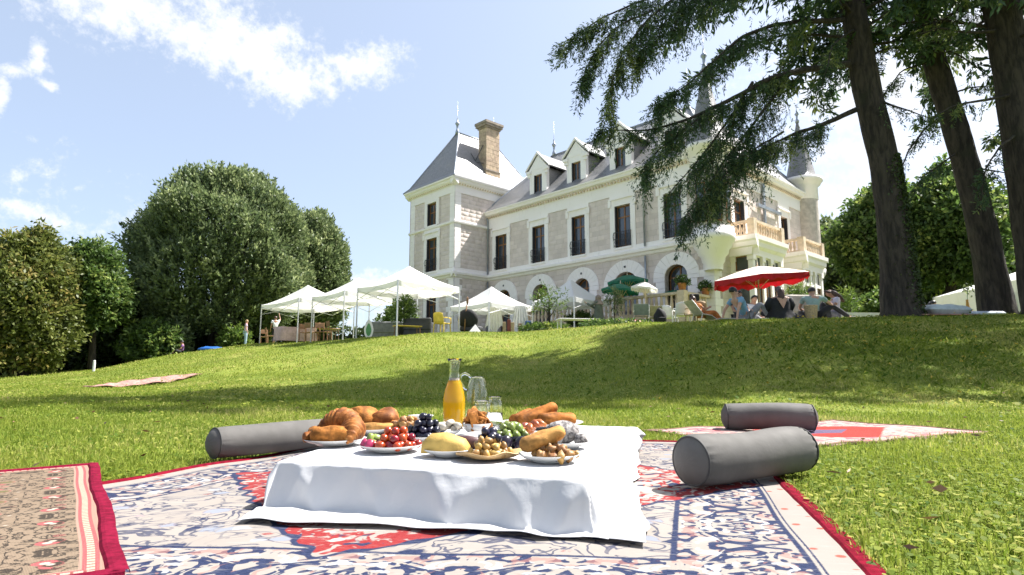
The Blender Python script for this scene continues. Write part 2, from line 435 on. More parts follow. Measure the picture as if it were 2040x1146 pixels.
# ================================================================ rugs
def rug(name, q, size, m, edge_m, z0, label, nx=60, ny=80, seed=1, edge=.035, edges=(1, 1, 1, 1), amp=.006):
    q = [np.array(k) for k in q]; rg = np.random.default_rng(seed); ph = rg.random(6) * 6
    u, v = np.meshgrid(np.linspace(0, 1, nx + 1), np.linspace(0, 1, ny + 1))
    XY = (q[0] * ((1 - u) * (1 - v))[..., None] + q[1] * (u * (1 - v))[..., None] + q[2] * (u * v)[..., None] + q[3] * ((1 - u) * v)[..., None])
    x, y = XY[..., 0], XY[..., 1]
    wob = .004 * np.sin(v * 17 + ph[0]) * (np.abs(u - .5) * 2) ** 6 * np.sign(u - .5); x = x + wob; y = y + .01 * np.sin(u * 15 + ph[1]) * (np.abs(v - .5) * 2) ** 6
    def zf(x, y): return gz(x, y) + z0 + amp * (np.sin(x * 5.1 + ph[2] + 1.5 * np.sin(y * 2.3)) * np.sin(y * 6.3 + ph[3]) + .5 * np.sin(x * 11 + y * 7 + ph[4])) + amp
    z = zf(x, y)
    top = np.stack([x, y, z], -1).reshape(-1, 3); bot = top - [0, 0, .011]
    V = np.concatenate([top, bot]); W = nx + 1
    i = (np.arange(ny)[:, None] * W + np.arange(nx)[None]).ravel(); F = np.stack([i, i + 1, i + 1 + W, i + W], 1)
    per = list(range(nx)) + [k * W + nx for k in range(ny)] + [ny * W + k for k in range(nx, 0, -1)] + [k * W for k in range(ny, 0, -1)]
    per = np.array(per); nxt = np.roll(per, -1); N = len(top)
    F = np.concatenate([F, np.stack([per, per + N, nxt + N, nxt], 1)])
    me = np_mesh(name, V, F, smooth=True)
    uv = me.uv_layers.new(name='UVMap'); uvv = np.stack([(u.ravel() - .5) * size[0], (v.ravel() - .5) * size[1]], 1); uvv = np.concatenate([uvv, uvv])
    li = np.empty(len(me.loops), np.int32); me.loops.foreach_get('vertex_index', li); uv.data.foreach_set('uv', uvv[li].astype(np.float32).ravel())
    root = link(name, me, m); tag(root, label, 'rug')
    # red binding along the edges, a padded strip
    for k in range(4):
        if not edges[k]: continue
        a, b_ = q[k], q[(k + 1) % 4]; d = (b_ - a); L = np.hypot(*d); d = d / L; nrm = np.array([-d[1], d[0]])
        bm = MB(); nseg = 90; rows = []
        for j in range(nseg + 1):
            t = j / nseg; p = a + (b_ - a) * t; wv = .0008 * math.sin(t * 31 * L + k) + .004 * math.sin(t * 7 * L)
            row = []
            for o_, h_ in ((-.010, -.008), (-.008, .002), (edge * .5, .0045), (edge - .007, .0035), (edge, -.003)):
                xx, yy = p + nrm * (o_ + wv); row.append((xx, yy, float(zf(xx, yy)) + h_ + .002))
            rows.append(row)
        vs = [p for r_ in rows for p in r_]; fs = [(j * 5 + i, j * 5 + i + 1, j * 5 + i + 6, j * 5 + i + 5) for j in range(nseg) for i in range(4)]
        bm.add(vs, fs); bm.build('edge_binding', edge_m, root)
    return root
def weave(g, bs, m, uv, sx=2600.0, sy=2100.0, d=.0006):
    x, y, _ = g.sep(uv); h = (x * sx).sin() * .5 + (y * sy).sin() * .5 + g.noise(uv, 260.0, 2.0)
    b = g.node('ShaderNodeBump'); b.inputs['Distance'].default_value = d; b.inputs['Strength'].default_value = .8; g.link(h, b.inputs['Height']); m.node_tree.links.new(b.outputs[0], bs.inputs['Normal'])
    bs.inputs['Roughness'].default_value = .95; bs.inputs['Specular IOR Level'].default_value = .08
def scroll(g, x, y, scale, per, thr, seed, dist=1.2):
    v = g.comb(x.ping(per), y, seed); n = g.noise(v, scale, 1.6, .45, dist); return n, g.sstep(n, thr, thr + .03)
# --- main rug: cream field, navy scroll border, red serrated medallion
m, g, bs = new_mat('rug_cream_navy'); uv = g.coord('UV'); x, y, _ = g.sep(uv)
W2, H2 = 1.22, 1.36
ex = W2 - x.abs(); ey = H2 - y.abs(); e = ex.min(ey)
along = g.mix(ex.lt(ey), (0, 0, 0), (1, 1, 1))
al = g.m('MULTIPLY', ex.lt(ey), y) + g.m('MULTIPLY', 1.0 - ex.lt(ey), x)
fade = g.noise(uv, 3.2, 5.0, .6); fib = g.noise(g.comb(x * 1.0, y * 6.0, 0.0), 70.0, 3.0, .6)
cream = g.mix(fade, (.235, .205, .18), (.31, .285, .26)); navy = g.mix(g.sstep(fib, .35, .6), (.010, .016, .042), (.036, .046, .095)); red = g.mix(g.sstep(fib, .3, .62), (.17, .010, .016), (.26, .042, .040))
col = cream
nf, _ = scroll(g, x, y, 9.5, .45, .5, 3.7, 2.0)
line = g.sstep((nf - .5).abs(), .042, .022); col = g.mix(line * g.sstep(fade, .36, .5) * .8, col, navy)
vd = g.voro(g.comb(x.ping(.6), y.ping(.7), .3), 13.0); vc = g.voro(g.comb(x.ping(.6), y.ping(.7), .3), 13.0, out='Color'); cr_, cg_, cb_ = g.sep(vc)
dots = g.sstep(vd + (fib - .5) * .35 + (nf - .5) * 1.2, .34, .24)
col = g.mix(dots * cr_.gt(.72), col, red); col = g.mix(dots * cg_.gt(.70), col, navy); col = g.mix(dots * cb_.gt(.66) * .7, col, (.30, .32, .36))
nb, sb_ = scroll(g, al, e, 15.0, .21, .515, 1.3, 2.4)
border = g.sstep(e, .125, .13) * g.sstep(e, .395, .39)
bcol = g.mix(sb_, cream, navy)
nb2, sb2 = scroll(g, al, e, 24.0, .21, .60, 8.1, 1.0); bcol = g.mix(sb2 * .55, bcol, (.27, .13, .11))
nb3, sb3 = scroll(g, al, e, 20.0, .21, .60, 5.1, .8); bcol = g.mix(sb3 * .9, bcol, (.36, .37, .38))
col = g.mix(border, col, bcol)
guard = g.sstep(e, .125, .12); gd = g.voro(g.comb(al.ping(.5), e, .9), 15.0); col = g.mix(guard, col, cream); col = g.mix(guard * g.sstep(gd, .2, .14), col, (.38, .08, .06))
for pos, wd_ in ((.125, .008), (.395, .009), (.108, .003)):
    col = g.mix(g.sstep((e - pos).abs() + (fib - .5) * .012, wd_, wd_ * .6), col, navy)
saw = ((x + y * .0) * 1.0).ping(.045) * 1.1 + (y.ping(.05)) * .8
xm = x - .10; ym = y + .02
md = (xm.abs() * .95 + ym.abs() * .98) + saw * .5
inside = g.sstep(md, 1.0, .99); ring = inside * g.sstep(md + (nb2 - .5) * .3, .86, .88)
mcol = g.mix(sb2, red, cream); nm, sm_ = scroll(g, x, y, 11.0, .3, .54, 2.2, 1.2); mcol = g.mix(g.sstep(nm, .47, .50), cream, g.mix(sm_, red, g.mix(g.sstep(nf, .45, .55), cream, navy)))
nm2, sm2 = scroll(g, x, y, 9.0, .3, .56, 6.6, .8); mcol = g.mix(sm2 * .9, mcol, (.40, .36, .32))
col = g.mix(inside, col, mcol); col = g.mix(ring * g.sstep(nb2, .58, .52), col, red)
col = g.mix(g.sstep((md - 1.0).abs(), .016, .009), col, navy)
col = g.mix(g.sstep(g.noise(g.comb(x * .6, y * 5.0, 2.0), 14.0, 4.0), .55, .75) * .45, col, (.36, .335, .31))
g.link(col, bs.inputs['Base Color']); weave(g, bs, m, uv)
red_edge = mat('rug_red_binding', (.16, .006, .018), .95, .18, 40, bump=.002, bscale=300, spec=.05)
rug('rug', RUG_MAIN, (2 * W2, 2 * H2), m, red_edge, .006, 'large faded cream rug with navy scroll border, under the breakfast table', nx=90, ny=110, seed=4, amp=.0035)
# --- left rug: beige and brown floral with pink
m, g, bs = new_mat('rug_beige_floral'); uv = g.coord('UV'); x, y, _ = g.sep(uv)
W2, H2 = .84, .88
ex = W2 - x.abs(); ey = H2 - y.abs(); e = ex.min(ey); al = ex.lt(ey) * y + (1.0 - ex.lt(ey)) * x
fib = g.noise(g.comb(x * 6.0, y, 0.0), 70.0, 3.0, .6); fade = g.noise(uv, 4.0, 4.0)
beige = g.mix(fade, (.16, .115, .078), (.24, .185, .135)); dark = g.mix(fib, (.025, .022, .02), (.075, .058, .044)); pink = g.mix(fib, (.26, .04, .05), (.36, .13, .12)); olive = (.12, .11, .055)
def floral(px_, py_, sc_, seed):
    v = g.comb(px_, py_, seed); d1 = g.voro(v, sc_); c1 = g.voro(v, sc_, out='Color'); a_, b_, c_ = g.sep(c1); nn = g.noise(v, sc_ * 1.3, 2.0, .5, 1.5)
    o = g.mix(g.sstep((nn - .5).abs(), .055, .03), beige, dark)
    o = g.mix(g.sstep(d1 + (fib - .5) * .2, .42, .34) * a_.gt(.45), o, pink); o = g.mix(g.sstep(d1 + (fib - .5) * .2, .40, .32) * b_.gt(.50), o, dark)
    o = g.mix(g.sstep(d1, .38, .3) * c_.gt(.7), o, olive); o = g.mix(g.sstep(d1, .20, .14) * c_.lt(.6), o, (.42, .36, .29))
    return o
fl1 = floral(al.ping(.21), e, 16.0, 1.0); fl2 = floral(x.ping(.3), y.ping(.35), 17.0, 4.0)
fl2 = g.mix(.35, fl2, (.19, .08, .065))
col = g.mix(g.sstep(e, .395, .40), fl1, fl2)
for p0, p1_, cc in ((.02, .038, (.30, .18, .14)), (.038, .060, None), (.060, .072, (.30, .20, .155))):
    msk = g.sstep(e, p0, p0 + .003) * g.sstep(e, p1_, p1_ - .003)
    if cc is None:
        dd = g.sstep((al.ping(.022) - .011).abs(), .004, .002); cc = g.mix(dd, (.40, .31, .24), (.21, .07, .06))
    col = g.mix(msk, col, cc)
for p_ in (.039, .061): col = g.mix(g.sstep((e - p_).abs(), .005, .003), col, pink)
for p_, w_ in ((.315, .007), (.342, .005), (.366, .006), (.392, .008)): col = g.mix(g.sstep((e - p_).abs() + (fib - .5) * .008, w_, w_ * .6), col, (.035, .05, .085))
g.link(col, bs.inputs['Base Color']); weave(g, bs, m, uv)
pink_edge = mat('rug_crimson_binding', (.16, .007, .026), .95, .18, 40, bump=.002, bscale=300, spec=.05)
rug('rug', RUG_LEFT, (2 * W2, 2 * H2), m, pink_edge, .027, 'beige and brown floral rug with crimson edge, overlapping the cream rug', seed=9, edge=.030, amp=.001)
# --- right rug
m, g, bs = new_mat('rug_red_tribal'); uv = g.coord('UV'); x, y, _ = g.sep(uv); W2, H2 = .95, .54
e = (W2 - x.abs()).min(H2 - y.abs()); fib = g.noise(g.comb(x, y * 5.0, 0.0), 60.0, 3.0)
red = g.mix(fib, (.26, .018, .018), (.38, .07, .055)); cr = g.mix(fib, (.34, .26, .215), (.42, .35, .31))
n1, s1 = scroll(g, x, y, 9.0, .3, .53, 1.0, 1.0); n2, s2 = scroll(g, x, y, 14.0, .2, .57, 3.0, 1.0)
b1 = g.mix(s1, cr, (.42, .16, .16)); b1 = g.mix(s2 * .8, b1, (.10, .08, .12))
dia = (x.abs() * .62 + (y.abs()) * 1.1); col = g.mix(g.sstep(dia + x.ping(.03) * .6, .47, .455), b1, red); col = g.mix(g.sstep(dia, .20, .19), col, (.12, .09, .15))
col = g.mix(g.sstep(e, .055, .05), col, (.45, .30, .27))
g.link(col, bs.inputs['Base Color']); weave(g, bs, m, uv)
rug('rug', RUG_RIGHT, (2 * W2, 2 * H2), m, mat('rug_brown_binding', (.16, .09, .06), .95, .2, 40), .006, 'small red and pink rug with diamond pattern under a grey bolster', seed=3, edge=.02)
# --- far rug on the left lawn
def gq(px, py, Y): p = at_y(px, py, Y); return (p.x, p.y)
far_q = [gq(165, 775, 14.2), gq(330, 770, 14.6), gq(402, 755, 16.8), gq(250, 757, 16.6)]
m, g, bs = new_mat('rug_far_pink'); uv = g.coord('UV'); n1 = g.noise(uv, 9.0, 4.0); n2 = g.voro(uv, 14.0)
col = g.mix(g.sstep(n1, .4, .6), (.30, .12, .10), (.42, .26, .21)); col = g.mix(g.sstep(n2, .25, .2), col, (.20, .10, .09)); g.link(col, bs.inputs['Base Color']); bs.inputs['Roughness'].default_value = .95
rug('rug', far_q, (1.9, 2.4), m, mat('rug_brown_binding', (.16, .09, .06)), .03, 'dusty pink rug lying alone out on the sunny lawn', seed=5, edge=.03, amp=.02)

# ================================================================ low table and white cloth
TZ = HC - .27
TQ = [np.array(k) for k in [(-.705, 1.88), (.183, 1.575), (.60, 3.00), (-.55, 3.32)]]
wood = mat('pallet_wood', (.42, .30, .18), .75, .2, 8, bump=.002)
tc = sum(TQ) / 4
tab = empty('low_table', (tc[0], tc[1], 0.02), math.atan2(-.305, .888), 'low wooden pallet table hidden under the white cloth', 'table')
for i in range(9):
    b = MB(); b.bbox((0, -.54 + i * .135, TZ - .038), (.84, .12, .022), .004); b.build('board', wood, tab)
for i in range(3):
    b = MB(); b.bbox((-.36 + i * .36, 0, TZ - .066), (.10, 1.18, .03), .004); b.build('runner', wood, tab)
    for j in range(3):
        b = MB(); b.bbox((-.36 + i * .36, -.5 + j * .5, (TZ - .082) / 2), (.10, .14, TZ - .086), .004); b.build('block', wood, tab)
cloth_m, g, bs = new_mat('white_cotton')
co = g.coord('Object'); n1 = g.noise(co, 5.0, 3.0)
g.link(g.mix(n1, (.56, .56, .57), (.62, .62, .62)), bs.inputs['Base Color']); bs.inputs['Roughness'].default_value = .85; bs.inputs['Specular IOR Level'].default_value = .2; bb = g.node('ShaderNodeBump'); bb.inputs['Distance'].default_value = .0012; g.link(g.noise(co, 38.0, 4.0, .6, .6) + g.noise(co, 700.0, 2.0) * .12, bb.inputs['Height']); cloth_m.node_tree.links.new(bb.outputs[0], bs.inputs['Normal'])
tr = g.node('ShaderNodeBsdfTranslucent'); tr.inputs[0].default_value = (.8, .8, .8, 1); mx = g.node('ShaderNodeMixShader'); mx.inputs[0].default_value = .10
cloth_m.node_tree.links.new(bs.outputs[0], mx.inputs[1]); cloth_m.node_tree.links.new(tr.outputs[0], mx.inputs[2]); cloth_m.node_tree.links.new(mx.outputs[0], cloth_m.node_tree.nodes['Material Output'].inputs[0])
def tablecloth():
    N = 190; a = np.linspace(-.62, 1.62, N); b_ = np.linspace(-.42, 1.30, N); A, B = np.meshgrid(a, b_)
    # sheet coordinates in metres, turned a little on the table
    e1 = (TQ[1] - TQ[0] + TQ[2] - TQ[3]) / 2; e2 = (TQ[3] - TQ[0] + TQ[2] - TQ[1]) / 2
    L1, L2 = np.hypot(*e1), np.hypot(*e2)
    su, sv = np.meshgrid(np.linspace(-.14, L1 + .15, N), np.linspace(-.235, L2 + .18, N))
    rot = R(8.0); cu, cv = L1 / 2, L2 / 2
    pu = cu + (su - cu) * math.cos(rot) - (sv - cv) * math.sin(rot); pv = cv + (su - cu) * math.sin(rot) + (sv - cv) * math.cos(rot)
    qu = np.clip(pu, 0, L1); qv = np.clip(pv, 0, L2)
    du, dv = pu - qu, pv - qv; t = np.hypot(du, dv); tt = np.maximum(t, 1e-6); nu_, nv_ = du / tt, dv / tt
    corner = np.minimum(np.abs(nu_), np.abs(nv_)) * 1.41
    ang = np.arctan2(nv_, nu_)
    par = np.where(np.abs(nu_) > np.abs(nv_), qv, qu)           # position along the edge
    h = TZ - .004 - .014; slope = 1.18                              # path length per metre dropped, the cloth leans out
    r0 = .016
    fold = .5 + .5 * np.sin(par * 17 + 1.2 * np.sin(par * 9) + 2 * ang) ; fold2 = np.sin(par * 7.3 + ang * 3.1 + .7)
    lean = .34 + .14 * fold2 + .30 * corner
    path = h * np.sqrt(1 + lean ** 2)
    k = np.clip(t / path, 0, 1)
    outw = lean * h * k + np.maximum(t - path, 0) * (.94)
    down = h * k
    edge = np.exp(-t / .03)
    outw = outw + .010 * edge * (t > 0) * np.minimum(t / .01, 1)
    down = np.where(t < .05, down * (t / (t + r0)), down * (.05 / (.05 + r0) + (1 - .05 / (.05 + r0)) * np.clip((t - .05) / .05, 0, 1)))
    tri_ = lambda q: 1 - np.abs((q % 1.0) - .5) * 2
    wr = 1.1 * np.maximum(0, tri_(par * 2.3 + t * 2.2 + .3 * np.sin(par * 6)) - .55) * 2 + .7 * np.maximum(0, tri_(par * 4.1 - t * 3.4 + .2) - .6) * 2 + .35 * tri_(par * 9 + t * 5) - .6 * np.maximum(0, tri_(par * 1.7 - t * 1.5 + .6) - .6)
    outw = outw + .017 * wr * np.clip(t / .06, 0, 1) * (1 - np.clip((t - path) / .1, 0, 1))
    rip = .022 * (fold - .5) * np.clip(t / .10, 0, 1) * (1 + 1.2 * corner)
    outw = outw + rip
    on = np.clip((t - path) / .05, 0, 1)
    z = TZ - down + .0035 * np.sin(pu * 31 + 3 * np.sin(pv * 13)) * np.sin(pv * 23) * on + .010 * np.clip(fold2, 0, 1) * on * (1 - np.clip((t - path) / .16, 0, 1)) + .004 * on
    flat = t < 1e-5
    z = z + np.where(flat, .0011 * np.sin(pu * 9.1 + 2 * np.sin(pv * 5)) * np.sin(pv * 11 + pu * 4), 0)
    z = z + .0025 * np.sin(pu * 45 + pv * 17) * np.clip(t / .05, 0, 1) * (1 - on)
    fu = (qu + nu_ * outw) / L1; fv = (qv + nv_ * outw) / L2
    XY = TQ[0] * ((1 - fu) * (1 - fv))[..., None] + TQ[1] * (fu * (1 - fv))[..., None] + TQ[2] * (fu * fv)[..., None] + TQ[3] * ((1 - fu) * fv)[..., None]
    V = np.concatenate([XY, z[..., None]], -1).reshape(-1, 3); i = (np.arange(N - 1)[:, None] * N + np.arange(N - 1)[None]).ravel()
    F = np.stack([i, i + 1, i + 1 + N, i + N], 1)
    o = link('tablecloth', np_mesh('tablecloth', V, F, smooth=True), cloth_m); tag(o, 'white cotton cloth draped over the low breakfast table, hem spread on rug', 'tablecloth')
    so_ = o.modifiers.new('thick', 'SOLIDIFY'); so_.thickness = .0015; so_.offset = -1
tablecloth()

# ================================================================ bolsters
bol_m = mat('bolster_canvas', (.12, .114, .107), .72, .10, 5, bump=.002, bscale=14, spec=.15)
def bolster(p0, p1, r, z0, label, seed=1):
    p0 = Vector((*p0, 0)); p1 = Vector((*p1, 0)); L = (p1 - p0).length; ax = (p1 - p0).normalized(); side = Vector((-ax.y, ax.x, 0)); rg = random.Random(seed)
    root = empty('bolster_cushion', ((p0 + p1) / 2) + Vector((0, 0, z0)), math.atan2(ax.y, ax.x), label, 'cushion', 'grey bolsters')
    ns, n = 44, 56; ph = [rg.random() * 6 for _ in range(6)]
    b = MB(); vs = []
    for i in range(ns + 1):
        t = i / ns; x = (t - .5) * L; edge = min(t, 1 - t) * L
        pk = math.exp(-edge / .025)
        for k in range(n):
            th = 2 * math.pi * k / n
            rr = r * (1 - .09 * math.exp(-edge / .018)) * (1 + .018 * math.sin(3 * t * 3.1 + ph[0]) * math.sin(th * 2 + ph[1]) + .022 * math.sin(7 * t + th * 2 + ph[2]))
            rr += r * .055 * pk * math.sin(th * 26 + 3 * math.sin(th * 3 + ph[3])) * (1 - .6 * math.exp(-edge / .006))
            y = rr * math.cos(th); zz = rr * math.sin(th)
            zz = max(zz, -r * .90 + .01 * abs(y)) if zz < 0 else zz
            vs.append((x, y, zz + r * .90 + .03 * r * math.sin(t * 5 + ph[4])))
    fs = [(i * n + k, i * n + (k + 1) % n, (i + 1) * n + (k + 1) % n, (i + 1) * n + k) for i in range(ns) for k in range(n)]
    b.add(vs, fs); b.build('cover', bol_m, root, smooth=True)
    for sgn in (-1, 1):
        b = MB(); vs = []; m_r = 7
        for j in range(m_r + 1):
            q = 1 - j / m_r * .999
            for k in range(n):
                th = 2 * math.pi * k / n; rr = r * .92 * q; zz = rr * math.sin(th)
                zz = max(zz, -r * .90) if zz < 0 else zz
                x = sgn * (L / 2 + .032 * (1 - q ** 2.5) + .0004 * math.sin(th * 14) * q * (1 - q) * 4)
                vs.append((x, rr * math.cos(th), zz + r * .90 + .03 * r * math.sin((0 if sgn < 0 else 1) * 5 + ph[4])))
        fs = [(i * n + k, i * n + (k + 1) % n, (i + 1) * n + (k + 1) % n, (i + 1) * n + k) for i in range(m_r) for k in range(n)]
        b.add(vs, fs); b.build('end_panel', bol_m, root, smooth=True)
        b = MB(); pts = []
        for k in range(n + 1):
            th = 2 * math.pi * k / n; zz = r * .93 * math.sin(th); zz = max(zz, -r * .90) if zz < 0 else zz
            pts.append((sgn * L / 2, r * .93 * math.cos(th), zz + r * .90 + .03 * r * math.sin((0 if sgn < 0 else 1) * 5 + ph[4])))
        b.tube(pts, r * .045, 6, False); b.build('piping', mat('bolster_piping', (.04, .039, .038), .7), root, smooth=True)
    return root
bolster((.61, 2.10), (1.125, 2.41), .087, .028, 'grey bolster lying half on the cream rug and half on grass', 1)
bolster((1.475, 4.20), (2.02, 4.10), .092, .02, 'dark grey bolster lying on the small red rug', 2)
bolster((-1.33, 2.74), (-.80, 3.40), .072, .028, 'long slim grey bolster behind the croissants, at the cream rug edge', 3)

# ================================================================ breakfast on the cloth
PALE = 0.60
TT = TZ + .003
def tp(px, py, dz=0.0): p = at_z(px, py, TT + dz); return Vector((p.x, p.y, TT + dz))
PALE = .62; porc = mat('white_porcelain', (.80, .79, .77), .18, .03, 3, spec=.6)
PALE = .60
glass_m, g, bs = new_mat('clear_glass'); bs.inputs['Base Color'].default_value = (1, 1, 1, 1); bs.inputs['Transmission Weight'].default_value = 1; bs.inputs['Roughness'].default_value = .01; bs.inputs['IOR'].default_value = 1.45
water_m, g, bs = new_mat('water_liquid'); bs.inputs['Base Color'].default_value = (1, 1, 1, 1); bs.inputs['Transmission Weight'].default_value = 1; bs.inputs['Roughness'].default_value = 0; bs.inputs['IOR'].default_value = 1.33
PALE = 1.0; juice_m = mat('orange_juice', (1.0, .66, .01), .5, .03, 6, spec=.1, transl=.5); PALE = .60
def plate(px, py, dia, label, group='plates on the cloth', h=.022):
    r = dia / 2; b = MB()
    b.lathe([(r * .55, 0), (r * .60, .003), (r * .62, .006), (r * .85, h * .55), (r, h), (r * .995, h + .002), (r * .84, h * .55 + .003), (r * .6, .009), (0.001, .008)], 40)
    b.lathe([(r * .55, 0), (.001, .002)], 40, cap=False)
    p = tp(px, py); o = b.build('plate', porc, None, True, p); tag(o, label, 'plate', group); PC[0] = p; return p, r
def bowl(px, py, dia, h, label, m=None, cat='bowl'):
    r = dia / 2; b = MB()
    b.lathe([(.001, 0), (r * .5, 0), (r * .55, .006), (r * .85, h * .45), (r, h), (r * .96, h), (r * .82, h * .48), (r * .5, .012), (.001, .010)], 36, cap=False)
    p = tp(px, py); o = b.build('bowl', m or porc, None, True, p); tag(o, label, cat); PC[0] = p; return p, r
FS = 1.2; PC = [Vector((0, 0, 0))]
def grow_p(p): d = p - PC[0]; return PC[0] + Vector((d.x * 1.08, d.y * 1.08, d.z * FS))
fr = random.Random(5)
def Mrot(rx=0, ry=0, rz=0): return Euler((rx, ry, rz)).to_matrix()
def put(name, b, m, p, label, cat, group, rz=0.0, smooth=True): 
    o = b.build(name, m, None, smooth, grow_p(p), rz); o.scale = (FS,) * 3; return tag(o, label, cat, group)
def put_me(name, me, m, p, rot, label, cat, group, s=1.0):
    o = link(name, me, m, None, grow_p(p)); o.rotation_euler = rot; o.scale = (s * FS * (.88 + .24 * fr.random()), s * FS * (.88 + .24 * fr.random()), s * FS * (.88 + .24 * fr.random())); return tag(o, label, cat, group)
crust, g, bs = new_mat('pastry_crust'); co = g.coord('Object'); n1 = g.noise(co, 26.0, 5.0, .62, .5); n2 = g.noise(co, 90.0, 3.0); _, _, zz = g.sep(co)
c = g.mix(g.sstep(n1, .32, .68), (.11, .032, .007), (.34, .125, .03)); c = g.mix(g.sstep(n2 + n1, 1.05, 1.3) * .6, c, (.46, .25, .09)); g.link(c, bs.inputs['Base Color']); bs.inputs['Roughness'].default_value = .6; bs.inputs['Specular IOR Level'].default_value = .18
bb = g.node('ShaderNodeBump'); bb.inputs['Distance'].default_value = .003; g.link(n1 + n2 * .4, bb.inputs['Height']); crust.node_tree.links.new(bb.outputs[0], bs.inputs['Normal'])
crust2 = mat('bread_golden', (.60, .23, .05), .7, .3, 30, spec=.15, bump=.004, bscale=70)
crust3 = mat('bread_pale', (.72, .37, .11), .7, .28, 26, spec=.15, bump=.002, bscale=80)
nutm = mat('nut_brown', (.55, .27, .08), .5, .3, 50, bump=.002, objvar=.3)
def croissant(L=.15, r=.032, curve=.9, segs=7):
    b = MB(); pts, rad = [], []; n = 64
    for i in range(n + 1):
        t = i / n; a = (t - .5) * curve * 2; Rr = L / (2 * curve)
        x = Rr * math.sin(a); y = Rr * (1 - math.cos(a))
        env = max(.12, math.sin(math.pi * t) ** .75); k = (abs(t - .5) * 2 * segs) % 1.0
        rr = r * env * (1.0 - .17 * k); pts.append((x, y, r * env * .85)); rad.append(rr)
    b.tube(pts, rad, 16); return b
def roll(L, r, seed=0, nseg=26, groove=0):
    b = MB(); rg = random.Random(seed); ph = [rg.random() * 6 for _ in range(4)]; vs = []; n = 18
    for i in range(nseg + 1):
        t = i / nseg; x = (t - .5) * L; e = min(t, 1 - t) * 2
        env = min(1, (1 - (1 - min(1, e * 3.2)) ** 2) ** .5 + .02)
        for k in range(n):
            th = 2 * math.pi * k / n; rr = r * env * (1 + .07 * math.sin(th * 2 + t * 6 + ph[0]) + .05 * math.sin(th * 3 - t * 13 + ph[1]))
            if groove: rr *= 1 - .16 * math.exp(-((math.sin(th) - .9) / .12) ** 2) 
            vs.append((x, rr * math.cos(th), rr * math.sin(th) * .86))
    fs = [(i * n + k, i * n + (k + 1) % n, (i + 1) * n + (k + 1) % n, (i + 1) * n + k) for i in range(nseg) for k in range(n)] + [tuple(range(n - 1, -1, -1)), tuple(range(nseg * n, nseg * n + n))]
    b.add(vs, fs); return b
def lump(r, seed, amp=.12, nu=14, nv=9):
    rg = random.Random(seed); ph = [rg.random() * 6 for _ in range(5)]; b = MB()
    b.ell((0, 0, 0), r, nu, nv, lambda x, y, z: 1 + amp * (math.sin(3 * x + ph[0]) * math.sin(3 * y + ph[1]) + .6 * math.sin(5 * z + 4 * x + ph[2]))); return b
_pile_n = [0]
def pile(name, meshes, m, c, rad, n, dz, sz, label, cat, group, layers=2, zbase=.010, mats=None):
    """heap of small pieces on a plate: rings from the bottom layer up"""
    k = 0; per = []
    tot = sum((1 - l / (layers + .4)) ** 2 for l in range(layers))
    for l in range(layers): per.append(max(1, round(n * (1 - l / (layers + .4)) ** 2 / tot)))
    for l, cnt in enumerate(per):
        rr = rad * (1 - l / (layers + .4))
        for j in range(cnt):
            q = math.sqrt((j + .5) / cnt) * rr; th = j * 2.39996 + l * 1.1
            p = c + Vector((q * math.cos(th), q * math.sin(th), zbase + sz * .5 + l * dz))
            put_me(name, meshes[k % len(meshes)], (mats[k % len(mats)] if mats else m), p, (fr.random() * 6, fr.random() * 6, fr.random() * 6), label, cat, group, .85 + .3 * fr.random()); k += 1
# 1 croissant plate
p, r = plate(667, 886, .225, 'white plate of croissants at the cloth corner')
put('croissant', croissant(.175, .044, .75, 6), crust, p + Vector((.012, .045, .030)), 'big flaky croissant on top of the pastry plate', 'croissant', 'croissants', 2.75)
put('croissant', croissant(.15, .040, .55, 6), crust, p + Vector((.060, .000, .010)), 'dark flaky croissant lying behind the sugar roll', 'croissant', 'croissants', 1.9)
put('pastry_roll', roll(.135, .029, 3), crust2, p + Vector((.005, -.045, .034)), 'long sugared pastry roll at the front of the croissant plate', 'pastry', None, .12)
put('pastry_roll', roll(.055, .019, 4), crust, p + Vector((-.070, -.03, .026)), 'small cut pastry end on the croissant plate', 'pastry', None, .5)
put('pastry_roll', roll(.06, .020, 6), crust2, p + Vector((-.072, .02, .036)), 'short seeded pastry piece on the croissant plate', 'pastry', None, 2.2)
# 2 brioche plate behind
p, r = plate(740, 864, .20, 'white plate of round brioches behind the croissants')
put('brioche', lump((.068, .062, .050), 2), crust2, p + Vector((-.035, .02, .048)), 'large round pale brioche behind the croissants', 'brioche', 'brioches', .4)
put('brioche', lump((.060, .055, .046), 3), crust, p + Vector((.045, .03, .044)), 'darker brioche with cracked crust behind the croissants', 'brioche', 'brioches', 1.4)
put('flatbread_slice', roll(.13, .018, 9), crust3, p + Vector((.03, -.045, .026)), 'flat seeded bread slice leaning on the brioche plate', 'bread', None, .1)
# 3 tomatoes and fruit
p, r = plate(779, 899, .21, 'white plate of cherry tomatoes and fruit')
tom = mat('tomato_red', (.52, .035, .015), .22, .2, 12, spec=.6, objvar=.35, sss=.15); tom2 = mat('tomato_orange', (.66, .14, .02), .25, .2, 12, spec=.6, objvar=.2)
sph = MB(); sph.ell((0, 0, 0), (.0125, .0125, .012), 14, 10); sph_me = sph.mesh('cherry_tomato', True)
pile('cherry_tomato', [sph_me], tom, p + Vector((.018, -.005, 0)), .072, 44, .018, .024, 'small shiny red cherry tomato heaped on the plate', 'tomato', 'cherry tomatoes on the plate', 3, .008, [tom, tom, tom2])
green = mat('cucumber_green', (.35, .45, .10), .4, .25, 30, objvar=.2, sss=.2); pinkm = mat('radish_pink', (.62, .05, .16), .35, .2, 15)
cub = MB(); cub.bbox((0, 0, 0), (.024, .022, .018), .004); cub_me = cub.mesh('cucumber_chunk', True)
